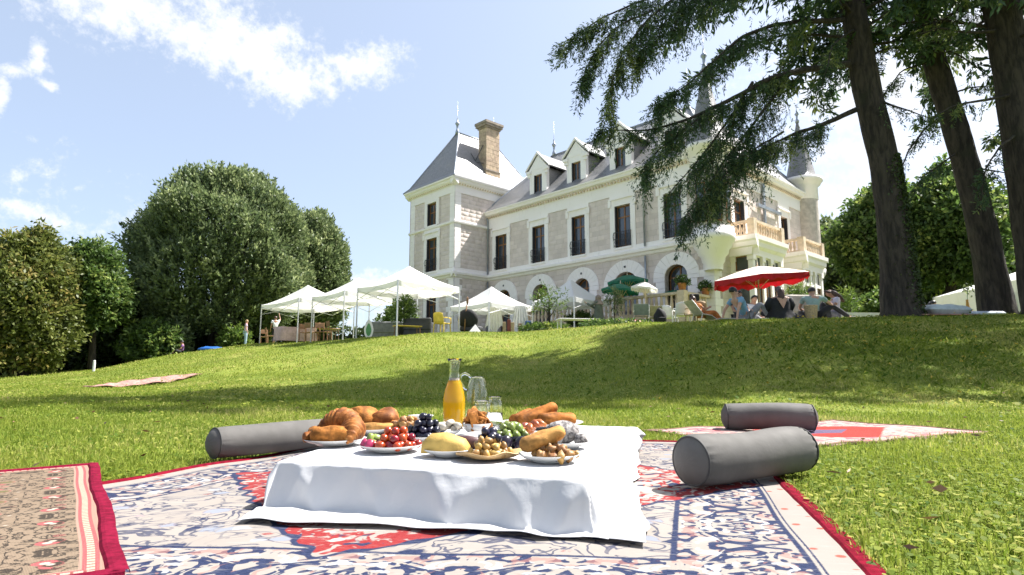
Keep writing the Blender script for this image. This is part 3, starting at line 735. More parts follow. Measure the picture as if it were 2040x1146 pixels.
pile('cucumber_chunk', [cub_me], green, p + Vector((-.052, .0, 0)), .024, 6, .016, .018, 'green cucumber chunk among the tomatoes', 'cucumber', 'cucumber chunks', 2, .010)
rad = lump((.013, .013, .015), 8, .06).mesh('radish', True)
for i, (ax, ay) in enumerate([(-.078, -.015), (-.072, .012), (-.060, -.034)]): put_me('radish', rad, pinkm, p + Vector((ax, ay, .022)), (0.3 * i, .4, i), 'pink radish at the rim of the tomato plate', 'radish', 'radishes', .95)
# 4 toast and nuts
p, r = plate(806, 865, .15, 'small white plate of toasts and nuts')
wal = [lump((.013, .010, .010), s, .28, 10, 7).mesh('nut', True) for s in (11, 12, 13)]
toast = MB(); toast.bbox((0, 0, 0), (.055, .038, .010), .004); toast_me = toast.mesh('toast', True)
for i in range(7): put_me('toast', toast_me, crust2, p + Vector((-.040 + .016 * i, .012 * math.sin(i * 2), .030 + .004 * (i % 2))), (.9, .25 * (i % 3 - 1), .5 * i), 'thin toasted bread slice behind the tomatoes', 'toast', 'toast slices')
pile('nut', wal, nutm, p + Vector((.01, -.015, 0)), .052, 24, .014, .018, 'pale cracked nut beside the toasts', 'nut', 'nuts beside the toasts', 2, .030)
# 5 dark grapes
p, r = plate(846, 880, .165, 'white plate under a heap of black grapes')
grape = mat('grape_black', (.012, .012, .035), .32, .3, 20, spec=.5, objvar=.4); gr = MB(); gr.ell((0, 0, 0), (.012, .012, .0135), 12, 9); gr_me = gr.mesh('grape', True)
pile('grape', [gr_me], grape, p + Vector((0, .005, 0)), .068, 52, .019, .024, 'black grape heaped on the white plate', 'grape', 'black grapes', 4, .008)
# 6 saucer dish at the back
b = MB(); b.lathe([(.001, 0), (.032, 0), (.040, .010), (.050, .030), (.055, .033), (.055, .036), (.046, .035), (.001, .034)], 32, cap=False)
PC[0] = tp(838, 844); put('lidded_dish', b, porc, tp(838, 844), 'small white lidded dish at the back of the cloth', 'dish', None)
# 7 cheese plate
p, r = plate(896, 908, .175, 'small plate with yellow cheese at the front edge')
chz = mat('yellow_cheese', (.90, .60, .17), .6, .16, 14, spec=.2, bump=.003, bscale=40); rind = mat('cheese_rind', (.62, .40, .14), .6, .2, 30)
b = MB(); prof = [(-.062, -.026), (-.060, .004), (-.040, .022), (.0, .026), (.05, .010), (.064, -.010), (.060, -.026)]
b2 = []
n = 10; vs = []
for j in range(n + 1):
    t = j / n; yy = (t - .5) * .062; k = (1 - abs(t - .5) ** 3 * 3.2)
    for (x, z) in prof: vs.append((x * (.92 + .08 * k), yy, -.026 + (z + .026) * k))
fs = [(j * 7 + i, j * 7 + (i + 1) % 7, (j + 1) * 7 + (i + 1) % 7, (j + 1) * 7 + i) for j in range(n) for i in range(7)] + [tuple(range(6, -1, -1)), tuple(range(n * 7, n * 7 + 7))]
b.add(vs, fs); o = put('cheese_wedge', b, chz, p + Vector((-.010, -.012, .036)), 'large wedge of soft yellow cheese on the small plate', 'cheese', None, -.18)
b = MB(); b.tube([(-.05, 0, 0), (.0, 0, 0), (.05, 0, 0)], [.018, .020, .016], 14); put('sausage', b, mat('cured_sausage', (.13, .05, .05), .5, .3, 30, bump=.001), p + Vector((.050, .028, .030)), 'dark cured sausage piece beside the yellow cheese', 'sausage', None, -.6)
# brie pieces
p, r = plate(889, 868, .12, 'small plate of white cheese pieces before the juice')
brie = mat('white_cheese', (.78, .70, .56), .6, .12, 25, bump=.0015)
for i in range(6):
    b = MB(); b.bbox((0, 0, 0), (.055, .022, .020), .006)
    put('cheese_slice', b, brie, p + Vector((-.028 + .014 * i, .010 * math.sin(i * 2.2), .024 + .012 * (i % 2) + .008 * (i in (2, 3)))), 'ivory soft cheese slice in front of the juice carafe', 'cheese', 'ivory cheese slices', .5 + .3 * i)
# 8 bowl of crackers
p, r = bowl(950, 866, .125, .048, 'white bowl heaped with brown pretzels and crackers')
pret = MB(); pret.tube([(.017 * math.cos(a / 9 * 4.2), .014 * math.sin(a / 9 * 4.2), .003 * math.sin(a)) for a in range(10)], [.002, .0035, .0045, .005, .005, .005, .0045, .004, .0035, .002], 8); pret_me = pret.mesh('pretzel', True)
pile('pretzel', [pret_me], crust2, p, .050, 40, .011, .010, 'small brown pretzel curl heaped in the white bowl', 'pretzel', 'pretzels in the bowl', 4, .026)
pile('cracker', [toast_me], crust2, p + Vector((-.01, -.02, 0)), .034, 6, .010, .010, 'golden cracker slice on the pretzel bowl', 'cracker', 'crackers in the bowl', 2, .052)
# 9 cup
p, r = bowl(930, 894, .078, .050, 'plain white cup between cheese and nuts', cat='cup')
b = MB(); b.lathe([(.001, 0), (.031, 0), (.001, .003)], 24, cap=False); put('yoghurt', b, mat('yoghurt', (.85, .82, .76), .35, .03), p + Vector((0, 0, .040)), 'white yoghurt filling the plain cup', 'yoghurt', None)
p, r = bowl(958, 884, .10, .040, 'shallow white bowl behind the nut dish')
# 10 wooden leaf dish with nuts and green grapes
leafw = mat('wooden_dish', (.72, .46, .20), .45, .15, 12); b = MB(); n = 28; vs = [(0, 0, .004)]
for ring, (k, hz) in enumerate([(.45, .004), (.75, .008), (1.0, .020)]):
    for i in range(n):
        th = 2 * math.pi * i / n; rr = (.078 + .010 * math.sin(th * 3 + 1)) * k * (1 + (.30 * max(0, math.cos(th - 3.5)) ** 8 if ring == 2 else 0))
        vs.append((rr * math.cos(th), rr * .85 * math.sin(th), hz + (.004 * math.sin(th * 5) if ring == 2 else 0)))
fs = [(0, 1 + i, 1 + (i + 1) % n) for i in range(n)] + [(1 + r_ * n + i, 1 + (r_ + 1) * n + i, 1 + (r_ + 1) * n + (i + 1) % n, 1 + r_ * n + (i + 1) % n) for r_ in range(2) for i in range(n)]
b.add(vs, fs); p = tp(975, 914); PC[0] = p; o = put('wooden_dish', b, leafw, p, 'leaf shaped wooden dish of nuts at the front edge', 'dish', None)
md_ = o.modifiers.new('t', 'SOLIDIFY'); md_.thickness = .003
nut2 = mat('almond_tan', (.70, .42, .12), .45, .25, 40, objvar=.25); alm = [lump((.013, .009, .009), s, .12, 10, 7).mesh('almond', True) for s in (21, 22)]
pile('almond', alm, nut2, p, .060, 36, .015, .016, 'tan roasted nut heaped in the wooden dish', 'nut', 'roasted nuts in the wooden dish', 3, .008)
gg = mat('grape_green', (.45, .50, .10), .3, .15, 10, sss=.3, objvar=.2)
pile('green_grape', [gr_me], gg, p + Vector((.002, .026, 0)), .030, 9, .014, .022, 'pale green grape on top of the roasted nuts', 'grape', 'green grapes', 2, .040)
# 11 dark bowl of fruit
blackb = mat('black_glaze', (.015, .014, .022), .25, .2, 5)
p, r = bowl(1019, 892, .135, .045, 'black glazed bowl of melon cubes', blackb)
mel = [mat('melon_green', (.50, .62, .35), .35, .1, 20, sss=.3), mat('melon_pink', (.72, .18, .14), .35, .15, 20, sss=.3), mat('melon_orange', (.78, .36, .08), .35, .15, 20, sss=.3)]
for nm, mm, k0, lab in (('melon_cube', mel[0], 0, 'pale green melon cube in the black bowl'), ('melon_cube', mel[1], 1, 'pink melon cube in the black bowl'), ('melon_cube', mel[2], 2, 'orange melon cube in the black bowl')):
    for j in range(6):
        th = (j * 3 + k0) * 2.4; q = .008 + .008 * (j * 3 + k0) ** .6 * .8
        put_me(nm, cub_me, mm, p + Vector((q * math.cos(th) * 1.2, q * math.sin(th) * 1.2, .052 - .0011 * (j * 3 + k0) + .012 * (j < 2))), (fr.random(), fr.random(), fr.random() * 3), lab, 'melon', 'melon cubes', 1.0)
plum = mat('plum_dark', (.02, .012, .03), .3, .3, 15, spec=.5); pl = lump((.022, .021, .021), 31, .05).mesh('plum', True)
for i, (ax, ay) in enumerate([(-.02, -.088), (.032, -.085), (.078, -.05)]): put_me('plum', pl, plum, p + Vector((ax, ay, .0215)), (i, .3, i * 2), 'dark plum at the foot of the black bowl', 'plum', 'dark plums')
# 12 salmon slices
p, r = plate(1050, 874, .15, 'white plate of orange smoked salmon folds')
sal = mat('smoked_salmon', (.74, .20, .06), .35, .25, 30, sss=.3, objvar=.2)
for i in range(6):
    b = MB(); b.tube([(-.035, 0, 0), (-.012, .006, .008), (.012, -.004, .004), (.036, .002, 0)], [.005, .013, .012, .004], 10); put('salmon_fold', b, sal, p + Vector((-.02 + .012 * i, -.02 + .016 * (i % 3), .022 + .011 * (i // 2))), 'folded slice of orange smoked salmon', 'salmon', 'salmon slices', .5 * i)
# 13 bread roll and walnuts
p, r = plate(1094, 919, .185, 'white plate with bread roll and walnuts at the front corner')
o = put('bread_roll', roll(.125, .024, 12, 26, 1), crust3, p + Vector((-.018, .008, .055)), 'golden bread roll propped on the walnuts', 'bread', None, .25); o.rotation_euler = (0, -.30, .25)
pile('walnut', wal, nutm, p + Vector((.014, -.010, 0)), .062, 34, .014, .018, 'cracked brown walnut under the bread roll', 'nut', 'walnuts under the roll', 2, .009)
# 14 ash coated cheeses
p, r = plate(1123, 892, .18, 'white plate of ash coated cheeses')
ash, g, bs = new_mat('ash_rind'); co = g.coord('Object'); n1 = g.noise(co, 90.0, 4.0, .7); g.link(g.mix(g.sstep(n1, .38, .62), (.08, .07, .07), (.36, .335, .315)), bs.inputs['Base Color']); bs.inputs['Roughness'].default_value = .9
put('goat_cheese', lump((.055, .04, .034), 41, .1), ash, p + Vector((.0, .02, .042)), 'large grey ash coated cheese mound on the white plate', 'cheese', None, .3)
put('goat_cheese', lump((.05, .024, .018), 42, .1), ash, p + Vector((-.045, -.02, .028)), 'flat pale ash coated cheese log beside the mound', 'cheese', None, .5)
put('goat_cheese', lump((.02, .02, .017), 43, .15), ash, p + Vector((.056, -.022, .027)), 'small dark ash coated cheese button', 'cheese', None)
# 15 big platter with filled rolls
p, r = plate(1080, 851, .40, 'large white platter of pastry rolls at the back', 'plates on the cloth', .026)
rl = mat('roll_brown', (.56, .20, .04), .7, .32, 22, spec=.15, bump=.002, bscale=60)
for (dx_, dy_, dz_, L_, r_, rz, ry, lab) in [(-.085, -.03, .040, .14, .030, .9, -.15, 'short pastry roll standing behind on the big platter'), (-.025, -.05, .052, .19, .031, .42, -.33, 'long pastry roll lying across the others on the big platter'), (.06, -.075, .036, .16, .030, .18, 0, 'pastry roll lying at the front of the big platter')]:
    o = put('pastry_roll', roll(L_, r_, int(L_ * 100)), rl, p + Vector((dx_, dy_, dz_)), lab, 'pastry', None); o.rotation_euler = (0, ry, rz)
# carafe of juice
p = tp(904, 853); root = empty('juice_carafe', p, 0, 'tall glass carafe of orange juice', 'carafe')
prof = [(.044, .003), (.047, .012), (.0505, .05), (.053, .11), (.0525, .135), (.047, .17), (.036, .205), (.0275, .232), (.0245, .262), (.026, .285), (.031, .312), (.0355, .328)]
b = MB(); inner = [(r_ - .0022, z) for r_, z in prof[::-1]]; inner[-1] = (.042, .007)
b.lathe([(.001, 0), (.040, 0)] + prof + inner + [(.001, .007)], 48, cap=False); b.build('glass_body', glass_m, root, True)
b = MB(); jp = [(.001, .0072)] + [(r_ - .0019, max(z, .0075)) for r_, z in prof[:7]] + [(.0292, .224), (.001, .2235)]; b.lathe(jp, 48, cap=False); b.build('juice', juice_m, root, True)
b = MB(); b.lathe([(.0243, .2245), (.0245, .236), (.001, .234)], 32, cap=False); b.build('foam', mat('juice_foam', (.78, .66, .50), .7, .1, 40), root, True)
# glass jug
p = tp(950, 846.5); root = empty('glass_jug', p, .2, 'empty clear glass jug with loop handle behind the jars', 'jug')
prof = [(.050, .003), (.056, .02), (.060, .07), (.060, .12), (.056, .165), (.047, .205), (.036, .232), (.030, .240)]
b = MB(); b.lathe([(.001, 0), (.046, 0)] + prof + [(r_ - .0025, z) for r_, z in prof[::-1]][:-1] + [(.046, .008), (.001, .008)], 44, cap=False); b.build('glass_body', glass_m, root, True)
b = MB(); b.tube([(-.052, -.01, .170), (-.078, -.012, .196), (-.090, -.014, .225), (-.084, -.014, .248), (-.064, -.012, .256), (-.044, -.01, .246), (-.034, -.008, .232)], [.006, .007, .007, .007, .007, .006, .006], 12); b.build('handle', glass_m, root, True)
# jars
for (px, py, s, lab) in ((960, 852, 1.0, 'screw top glass jar with a little water, before the jug'), (986, 848, 1.0, 'taller glass jar half full of water beside the jug')):
    p = tp(px, py); root = empty('glass_jar', p, 0, lab, 'jar', 'glass jars'); H_ = .128 if px == 960 else .142; W_ = .039
    prof = [(W_ * .92, .003), (W_, .012), (W_, H_ - .034), (W_ * .93, H_ - .024), (W_ * .82, H_ - .018), (W_ * .82, H_ - .014), (W_ * .88, H_ - .012), (W_ * .86, H_ - .008), (W_ * .88, H_ - .004), (W_ * .86, H_)]
    b = MB(); b.lathe([(.001, 0), (W_ * .85, 0)] + prof + [(r_ - .002, z) for r_, z in prof[::-1]][:-1] + [(W_ * .88, .007), (.001, .007)], 40, cap=False); b.build('glass_body', glass_m, root, True)
    hw = .036 if px == 960 else .062; b = MB(); b.lathe([(.001, .0072), (W_ * .90, .0075), (W_ - .0018, .013), (W_ - .0018, hw), (.001, hw)], 40, cap=False); b.build('water', water_m, root, True)

PALE = 1.0

# ================================================================ chateau  (measured at 33 m, then scaled about the camera)
K = .879
A1 = R(-43); UV_ = Vector((math.sin(A1), math.cos(A1), 0)); VV_ = Vector((math.cos(A1), -math.sin(A1), 0))
CN = Vector((11.305, 33.0, 0)) * K
ch = empty('chateau', CN, R(43), 'white trimmed stone chateau with slate roofs, dormers and corner turrets', 'chateau')
def L(v, u, z): return Vector((v * K, u * K, HC + K * (z - HC)))
GZ = HC + (1.75 - HC) / K                     # ground level below the walls, in 33 m units
def pl(kind, off):
    if kind == 'A': return lambda s, z, d=0.0: L(off - d, s, z)
    return lambda s, z, d=0.0: L(s, off - d, z)
stone, g, bs = new_mat('grey_stone'); co = g.coord('Object'); n1 = g.noise(co, 1.2, 5.0, .6); n2 = g.noise(co, 14.0, 4.0, .65)
oi = X(g, g.node('ShaderNodeObjectInfo').outputs['Random']); rv = g.attr('rnd')
c = g.mix(g.sstep(n1, .3, .7), (.61, .525, .475), (.70, .61, .56)); c = g.mix(g.sstep(n2, .55, .75) * .4, c, (.54, .46, .415)); hs = g.node('ShaderNodeHueSaturation'); g.link(c, hs.inputs['Color']); g.link((oi + rv - .5) * .12 + 1.0, hs.inputs['Value']); g.link(X(g, hs.outputs[0]), bs.inputs['Base Color']); bs.inputs['Roughness'].default_value = .85
bb = g.node('ShaderNodeBump'); bb.inputs['Distance'].default_value = .01; g.link(n2, bb.inputs['Height']); stone.node_tree.links.new(bb.outputs[0], bs.inputs['Normal'])
mortar = mat('mortar', (.57, .49, .445), .9, .12, 4)
trim, g, bs = new_mat('white_trim'); co = g.coord('Object'); n1 = g.noise(co, .9, 5.0, .6); n2 = g.noise(g.comb(g.sep(co)[0], g.sep(co)[1], g.sep(co)[2] * .25), 5.0, 4.0, .6)
c = g.mix(g.sstep(n1, .3, .7), (.90, .845, .815), (.93, .88, .86)); c = g.mix(g.sstep(n2, .58, .78) * .35, c, (.50, .47, .43)); g.link(c, bs.inputs['Base Color']); bs.inputs['Roughness'].default_value = .75
cream_t = mat('cream_stone', (.66, .53, .38), .75, .12, 3, bump=.004)
slate, g, bs = new_mat('slate'); co = g.coord('Object'); n1 = g.noise(co, .7, 4.0); br = g.node('ShaderNodeTexBrick'); x_, y_, z_ = g.sep(co); g.link(g.comb(x_ + y_, z_ * 1.0, 0.0), br.inputs['Vector'])
br.inputs['Scale'].default_value = 4.5; br.inputs['Mortar Size'].default_value = .012; br.inputs['Color1'].default_value = (.17, .17, .175, 1); br.inputs['Color2'].default_value = (.24, .235, .235, 1); br.inputs['Mortar'].default_value = (.10, .10, .105, 1)
c = g.mix(g.sstep(n1, .55, .75) * .5, X(g, br.outputs[0]), (.30, .27, .23)); g.link(c, bs.inputs['Base Color']); bs.inputs['Roughness'].default_value = .42; bs.inputs['Specular IOR Level'].default_value = .7
bb = g.node('ShaderNodeBump'); bb.inputs['Distance'].default_value = .012; g.link(X(g, br.outputs['Fac']) * -1.0 + n1 * .3, bb.inputs['Height']); slate.node_tree.links.new(bb.outputs[0], bs.inputs['Normal'])
zinc = mat('zinc', (.34, .37, .41), .4, .1, 3, metal=.6)
brown = mat('window_wood', (.24, .105, .03), .45, .15, 6)
dark_sh = mat('dark_shutter', (.035, .035, .042), .6, .15, 5)
iron = mat('wrought_iron', (.03, .03, .035), .5, .1, 5)
pane_m, g, bs = new_mat('window_glass'); bs.inputs['Base Color'].default_value = (.05, .06, .075, 1); bs.inputs['Roughness'].default_value = .06; bs.inputs['Specular IOR Level'].default_value = .9
curtain = mat('curtain', (.45, .42, .40), .9, .1, 2)

def fbox(b, f, s0, s1, z0, z1, d0, d1):
    b.hexa([f(s0, z0, d0), f(s1, z0, d0), f(s1, z0, d1), f(s0, z0, d1), f(s0, z1, d0), f(s1, z1, d0), f(s1, z1, d1), f(s0, z1, d1)])
def band(b, f, s0, s1, prof):                 # extruded profile (d, z) along s
    n = len(prof); vs = [f(s0, z, d) for d, z in prof] + [f(s1, z, d) for d, z in prof]
    b.add(vs, [(i, i + 1, n + i + 1, n + i) for i in range(n - 1)] + [tuple(range(n)), tuple(range(2 * n - 1, n - 1, -1))])
def wall(f, s0, s1, z0, z1, ops, name='wall', m=None, depth=.35):
    """openings: (s0, s1, z0, ztop, arch radius or 0)"""
    b = MB(); S = sorted({s0, s1} | {o[0] for o in ops} | {o[1] for o in ops}); Z = sorted({z0, z1} | {o[2] for o in ops} | {o[3] for o in ops})
    for i in range(len(S) - 1):
        for j in range(len(Z) - 1):
            sc_, zc_ = (S[i] + S[i + 1]) / 2, (Z[j] + Z[j + 1]) / 2
            if any(o[0] < sc_ < o[1] and o[2] < zc_ < o[3] for o in ops): continue
            b.quad(f(S[i], Z[j]), f(S[i + 1], Z[j]), f(S[i + 1], Z[j + 1]), f(S[i], Z[j + 1]))
    for (a, c_, zb, zt, ar) in ops:
        if ar:
            n = 14; cs = (a + c_) / 2; rx = (c_ - a) / 2; zs = zt - ar
            arc = [(cs - rx * math.cos(math.pi * k / n), zs + ar * math.sin(math.pi * k / n)) for k in range(n + 1)]
            for k in range(n):
                (sa, za), (sb, zb_) = arc[k], arc[k + 1]; b.quad(f(sa, za), f(sb, zb_), f(sb, zt), f(sa, zt)); b.quad(f(sa, za), f(sb, zb_), f(sb, zb_, -depth), f(sa, za, -depth))
            b.quad(f(a, zb), f(a, zs), f(a, zs, -depth), f(a, zb, -depth)); b.quad(f(c_, zb), f(c_, zs), f(c_, zs, -depth), f(c_, zb, -depth))
        else:
            b.quad(f(a, zb), f(a, zt), f(a, zt, -depth), f(a, zb, -depth)); b.quad(f(c_, zb), f(c_, zt), f(c_, zt, -depth), f(c_, zb, -depth)); b.quad(f(a, zt), f(c_, zt), f(c_, zt, -depth), f(a, zt, -depth))
        b.quad(f(a, zb), f(c_, zb), f(c_, zb, -depth), f(a, zb, -depth))
    return b.build(name, m or trim, ch)
def railing(f, s0, s1, z0, z1, d, parent):
    b = MB()
    for z in (z0 + .12, z0 + (z1 - z0) * .55, z1): fbox(b, f, s0, s1, z - .02, z + .02, d - .02, d + .02)
    n = 9
    for k in range(n + 1):
        s = s0 + (s1 - s0) * k / n; fbox(b, f, s - .012, s + .012, z0, z1, d - .012, d + .012)
    for k in range(3):
        s = s0 + (s1 - s0) * (k + .5) / 3
        b.tube([f(s + .14 * math.cos(a / 8 * 6.283), z0 + (z1 - z0) * .34 + .15 * math.sin(a / 8 * 6.283), d + .02) for a in range(9)], .012, 5, False)
    for s in (s0, s1):
        b.tube([f(s, z1, 0.0), f(s, z1, d)], .012, 5); b.tube([f(s, z1, d), f(s, z1 - .25, d + .10), f(s, z1 - .5, d + .03)], .012, 5)
    b.build('railing', iron, parent)
def window(f, s0, s1, z0, z1, rail=True, shut=True, ar=0.0, d=-.28, open_=False):
    b = MB(); t = .09; cs = (s0 + s1) / 2
    fbox(b, f, s0, s0 + t, z0, z1 - ar, d, d + .07); fbox(b, f, s1 - t, s1, z0, z1 - ar, d, d + .07); fbox(b, f, cs - .05, cs + .05, z0, z1 - .01, d, d + .08)
    zt = z1 if not ar else z1 - ar
    fbox(b, f, s0 + t, s1 - t, z0, z0 + .14, d + .001, d + .069)
    tr = z1 - .75 if not ar else z1 - ar
    fbox(b, f, s0 + t, s1 - t, tr - .045, tr + .045, d + .001, d + .074)
    if not ar: fbox(b, f, s0 + t, s1 - t, z1 - t, z1, d + .001, d + .069)
    else:
        n = 14; rx = (s1 - s0) / 2
        for k in range(n):
            a0, a1 = math.pi * k / n, math.pi * (k + 1) / n; q = []
            for dd in (d, d + .07):
                q.append([f(cs - rx * math.cos(a0), zt + ar * math.sin(a0), dd), f(cs - rx * math.cos(a1), zt + ar * math.sin(a1), dd), f(cs - (rx - t) * math.cos(a1), zt + (ar - t) * math.sin(a1), dd), f(cs - (rx - t) * math.cos(a0), zt + (ar - t) * math.sin(a0), dd)])
            b.hexa(q[0] + q[1])
    wd = b.build('window', brown, ch)
    for (a, c_) in ((s0 + t, cs - .05), (cs + .05, s1 - t)):
        for (za, zb) in ((z0 + .14, tr - .045), (tr + .045, (z1 - t) if not ar else z1 - t * 1.2)):
            if ar and za > tr:
                b = MB(); n = 7; rx = (s1 - s0) / 2 - t; left = c_ < cs; pts = []
                for k in range(n + 1):
                    th = math.pi / 2 * k / n; s_ = cs - rx * math.cos(th) if left else cs + rx * math.cos(th); pts.append((s_, tr + .045 + (ar - t - .02) * math.sin(th)))
                edge_s = a if not left else c_
                poly = [f(s_, z, d + .03) for s_, z in pts] + [f(edge_s, tr + .045, d + .03)]
                b.prism(poly, f(0, 0, .01) - f(0, 0, 0)); b.build('pane', pane_m, wd); continue
            b = MB(); fbox(b, f, a, c_, za, zb, d + .03, d + .04); b.build('pane', pane_m, wd)
    b = MB(); fbox(b, f, s0 + t + .02, s0 + t + (s1 - s0) * .2, z0 + .2, tr - .06, d - .12, d - .06); fbox(b, f, s1 - t - (s1 - s0) * .18, s1 - t - .02, z0 + .2, tr - .06, d - .12, d - .06); b.build('curtain', curtain, wd)
    if shut:
        for (sh, e) in ((s0, 1), (s1, -1)):
            b = MB(); fbox(b, f, sh + e * .012, sh + e * .06, z0 + .02, zt - .05, d + .085, .02); b.build('shutter', dark_sh, wd)
    if rail: railing(f, s0 - .05, s1 + .05, z0 + .02, z0 + 1.0, .12, wd)
    b = MB(); fbox(b, f, s0 - .1, s1 + .1, z0 - .13, z0 - .003, -.25, .14); b.build('sill', trim, wd)
    return wd
def surround(f, s0, s1, z0, z1, w_=.36, top=None, d=.06, ears=True):
    b = MB(); top = top or z1 + .45
    fbox(b, f, s0 - w_, s0, z0, top, .002, d); fbox(b, f, s1, s1 + w_, z0, top, .002, d); fbox(b, f, s0, s1, z1, top, .002, d)
    if ears:
        for s in (s0 - w_ - .10, s1 + w_ - .14): fbox(b, f, s, s + .24, z1 - .02, z1 + .42, d, d + .07)
        fbox(b, f, s0 - w_ - .05, s1 + w_ + .05, z1 + .42, z1 + .52, d + .001, d + .10)
    b.build('window_surround', trim, ch)
# ---- stone blocks between the trim; the biggest 300 are parts, the rest one relief
BLK = []
def blocks(f, s0, s1, z0, z1, skip=None, h=.36, w_=.72, d=.022):
    nr = max(1, round((z1 - z0) / h)); h = (z1 - z0) / nr
    for r_ in range(nr):
        s = s0 - (w_ * .5 if r_ % 2 else 0) - rng.random() * .1
        while s < s1 - .01:
            ww = w_ * (.75 + .5 * rng.random()); a, c_ = max(s, s0), min(s + ww, s1); s += ww
            if c_ - a < .08: continue
            za, zb = z0 + r_ * h, z0 + (r_ + 1) * h
            if skip and skip((a + c_) / 2, (za + zb) / 2): continue
            BLK.append((f, a + .008, c_ - .008, za + .008, zb - .008, d * .6 * (.6 + .8 * rng.random())))
fA = pl('A', 0.0); fB = pl('B', 0.0); fT = pl('A', -3.4); fR = pl('B', 19.4)
WZ0, WZ1 = 8.28, 11.05
wins = [(17.15, 18.45), (13.06, 14.33), (9.26, 10.45), (5.50, 6.73), (1.85, 3.05)]
arcs = [(16.72, 18.20), (12.72, 14.30), (8.92, 10.30), (5.05, 6.95), (1.62, 3.14)]
opsA = [(a, c_, WZ0, WZ1, 0) for a, c_ in wins] + [(a, c_, GZ + 1.3, 6.66, (c_ - a) / 2 * .92) for a, c_ in arcs]
wall(fA, 0, 19.4, GZ - .5, 13.0, opsA, 'wall', mortar)
for a, c_ in wins:
    window(fA, a, c_, WZ0, WZ1); surround(fA, a, c_, 8.10, WZ1, .38, 11.85)
for i, (a, c_) in enumerate(arcs):
    window(fA, a, c_, GZ + 1.3, 6.66, False, False, (c_ - a) / 2 * .92, -.55)
    # arched white surround of wedge shaped stones
    cs = (a + c_) / 2; ri = (c_ - a) / 2; ro = ri + .78; zs = 6.66 - ri * .92; n = 11
    for k in range(n):
        t0, t1 = math.pi * k / n + .006, math.pi * (k + 1) / n - .006; q = []
        for dd in (.002, .085):
            q.append([fA(cs - rr * math.cos(tt), zs + rr * math.sin(tt) * (.92 if rr == ri else .94), dd) for rr, tt in ((ri, t0), (ri, t1), (ro, t1), (ro, t0))])
        b = MB(); b.hexa(q[0] + q[1]); b.build('arch_stone', trim, ch)
    for sg, s_ in ((-1, a), (1, c_)):
        zz = GZ; j = 0
        while zz < zs - .05:
            hh = min(.42, zs - zz); wx = .78 if j % 2 else .62; b = MB(); s2 = s_ + sg * wx
            fbox(b, fA, min(s_, s2), max(s_, s2), zz + .008, zz + hh - .008, .002, .085); b.build('jamb_stone', trim, ch); zz += .42; j += 1
    b = MB(); fbox(b, fA, cs - .07, cs + .07, 6.66 + .25, 6.66 + .38, .085, .10); b.build('boss', dark_sh, ch)
def skipA(s, z):
    for a, c_ in arcs:
        ri = (c_ - a) / 2 + .66; zs = 6.66 - (c_ - a) / 2 * .92
        if abs(s - (a + c_) / 2) < ri and (z < zs or (s - (a + c_) / 2) ** 2 + (z - zs) ** 2 < ri ** 2): return True
    return False
blocks(fA, .9, 19.4, GZ, 7.5, skipA)
xs_ = [0.9] + [k for a, c_ in wins[::-1] for k in (a - .38, c_ + .38)] + [19.4]
for i in range(0, len(xs_), 2): blocks(fA, xs_[i], xs_[i + 1], 8.32, 11.74, None, .34, .62, .010)
b = MB(); fbox(b, fA, .0, 19.4, 7.95, 8.30, .002, .05); b.build('sill_course', trim, ch)
b = MB(); band(b, fA, 0, 19.4, [(0, 7.50), (.10, 7.55), (.16, 7.68), (.30, 7.74), (.32, 7.90), (.14, 7.98), (0, 8.0)]); b.build('string_course', trim, ch)
b = MB(); fbox(b, fA, 0, 19.4, 11.76, 12.62, .003, .055); b.build('frieze', trim, ch)
CORN = [(0, 12.5), (.10, 12.55), (.14, 12.72), (.34, 12.80), (.40, 12.98), (.46, 13.0), (.48, 13.10), (0, 13.12)]
b = MB(); band(b, fA, -.3, 19.4, CORN); b.build('cornice', trim, ch)
def dentils(f, s0, s1, z, d0=.10):
    b = MB(); s = s0
    while s < s1: fbox(b, f, s, s + .12, z - .14, z, d0, d0 + .14); s += .26
    o = b.build('dentils', cream_t, ch); o['kind'] = 'stuff'
dentils(fA, 0, 19.3, 12.70)
for s in (4.4, 19.25):
    b = MB(); b.tube([fA(s, 12.6, .30), fA(s, 12.3, .16), fA(s, 8.05, .16)], .055, 8); b.tube([fA(s, 7.45, .16), fA(s, GZ, .16)], .055, 8); b.build('drainpipe', zinc, ch, True)
# ---- tower
opsT = [(21.80, 23.05, 12.05, 13.95, 0), (21.65, 23.05, 8.28, 11.0, 0), (21.60, 22.92, GZ, 6.4, 0)]
wall(fT, 19.4, 25.4, GZ - .5, 15.2, opsT, 'tower_wall', mortar); wall(fR, -3.4, 5.4, GZ - .5, 15.2, [], 'tower_wall', mortar)
b = MB(); fbox(b, pl('A', 5.4), 19.4, 25.4, GZ, 15.2, -.3, 0); b.build('tower_wall', mortar, ch); b = MB(); fbox(b, pl('B', 25.4), -3.35, 5.4, GZ, 15.2, -.3, 0); b.build('tower_wall', mortar, ch)
for o, rl_ in zip(opsT, (False, True, False)): window(fT, o[0], o[1], o[2], o[3], rl_, True)
surround(fT, 21.80, 23.05, 12.05, 13.95, .36, 14.45, ears=False); surround(fT, 21.65, 23.05, 8.1, 11.0, .38, 11.75); surround(fT, 21.60, 22.92, GZ, 6.4, .40, 6.9, ears=False)
def quoins(f, s, sg, z0, z1, h=.40, w0=.62, w1=.44, d=.05, name='quoin'):
    z = z0; j = 0
    while z < z1 - .05:
        hh = min(h, z1 - z); wx = w0 if j % 2 else w1; a, c_ = sorted((s, s + sg * wx)); b = MB(); fbox(b, f, a, c_, z + .006, z + hh - .006, .002, d); b.build(name, trim, ch); z += h; j += 1
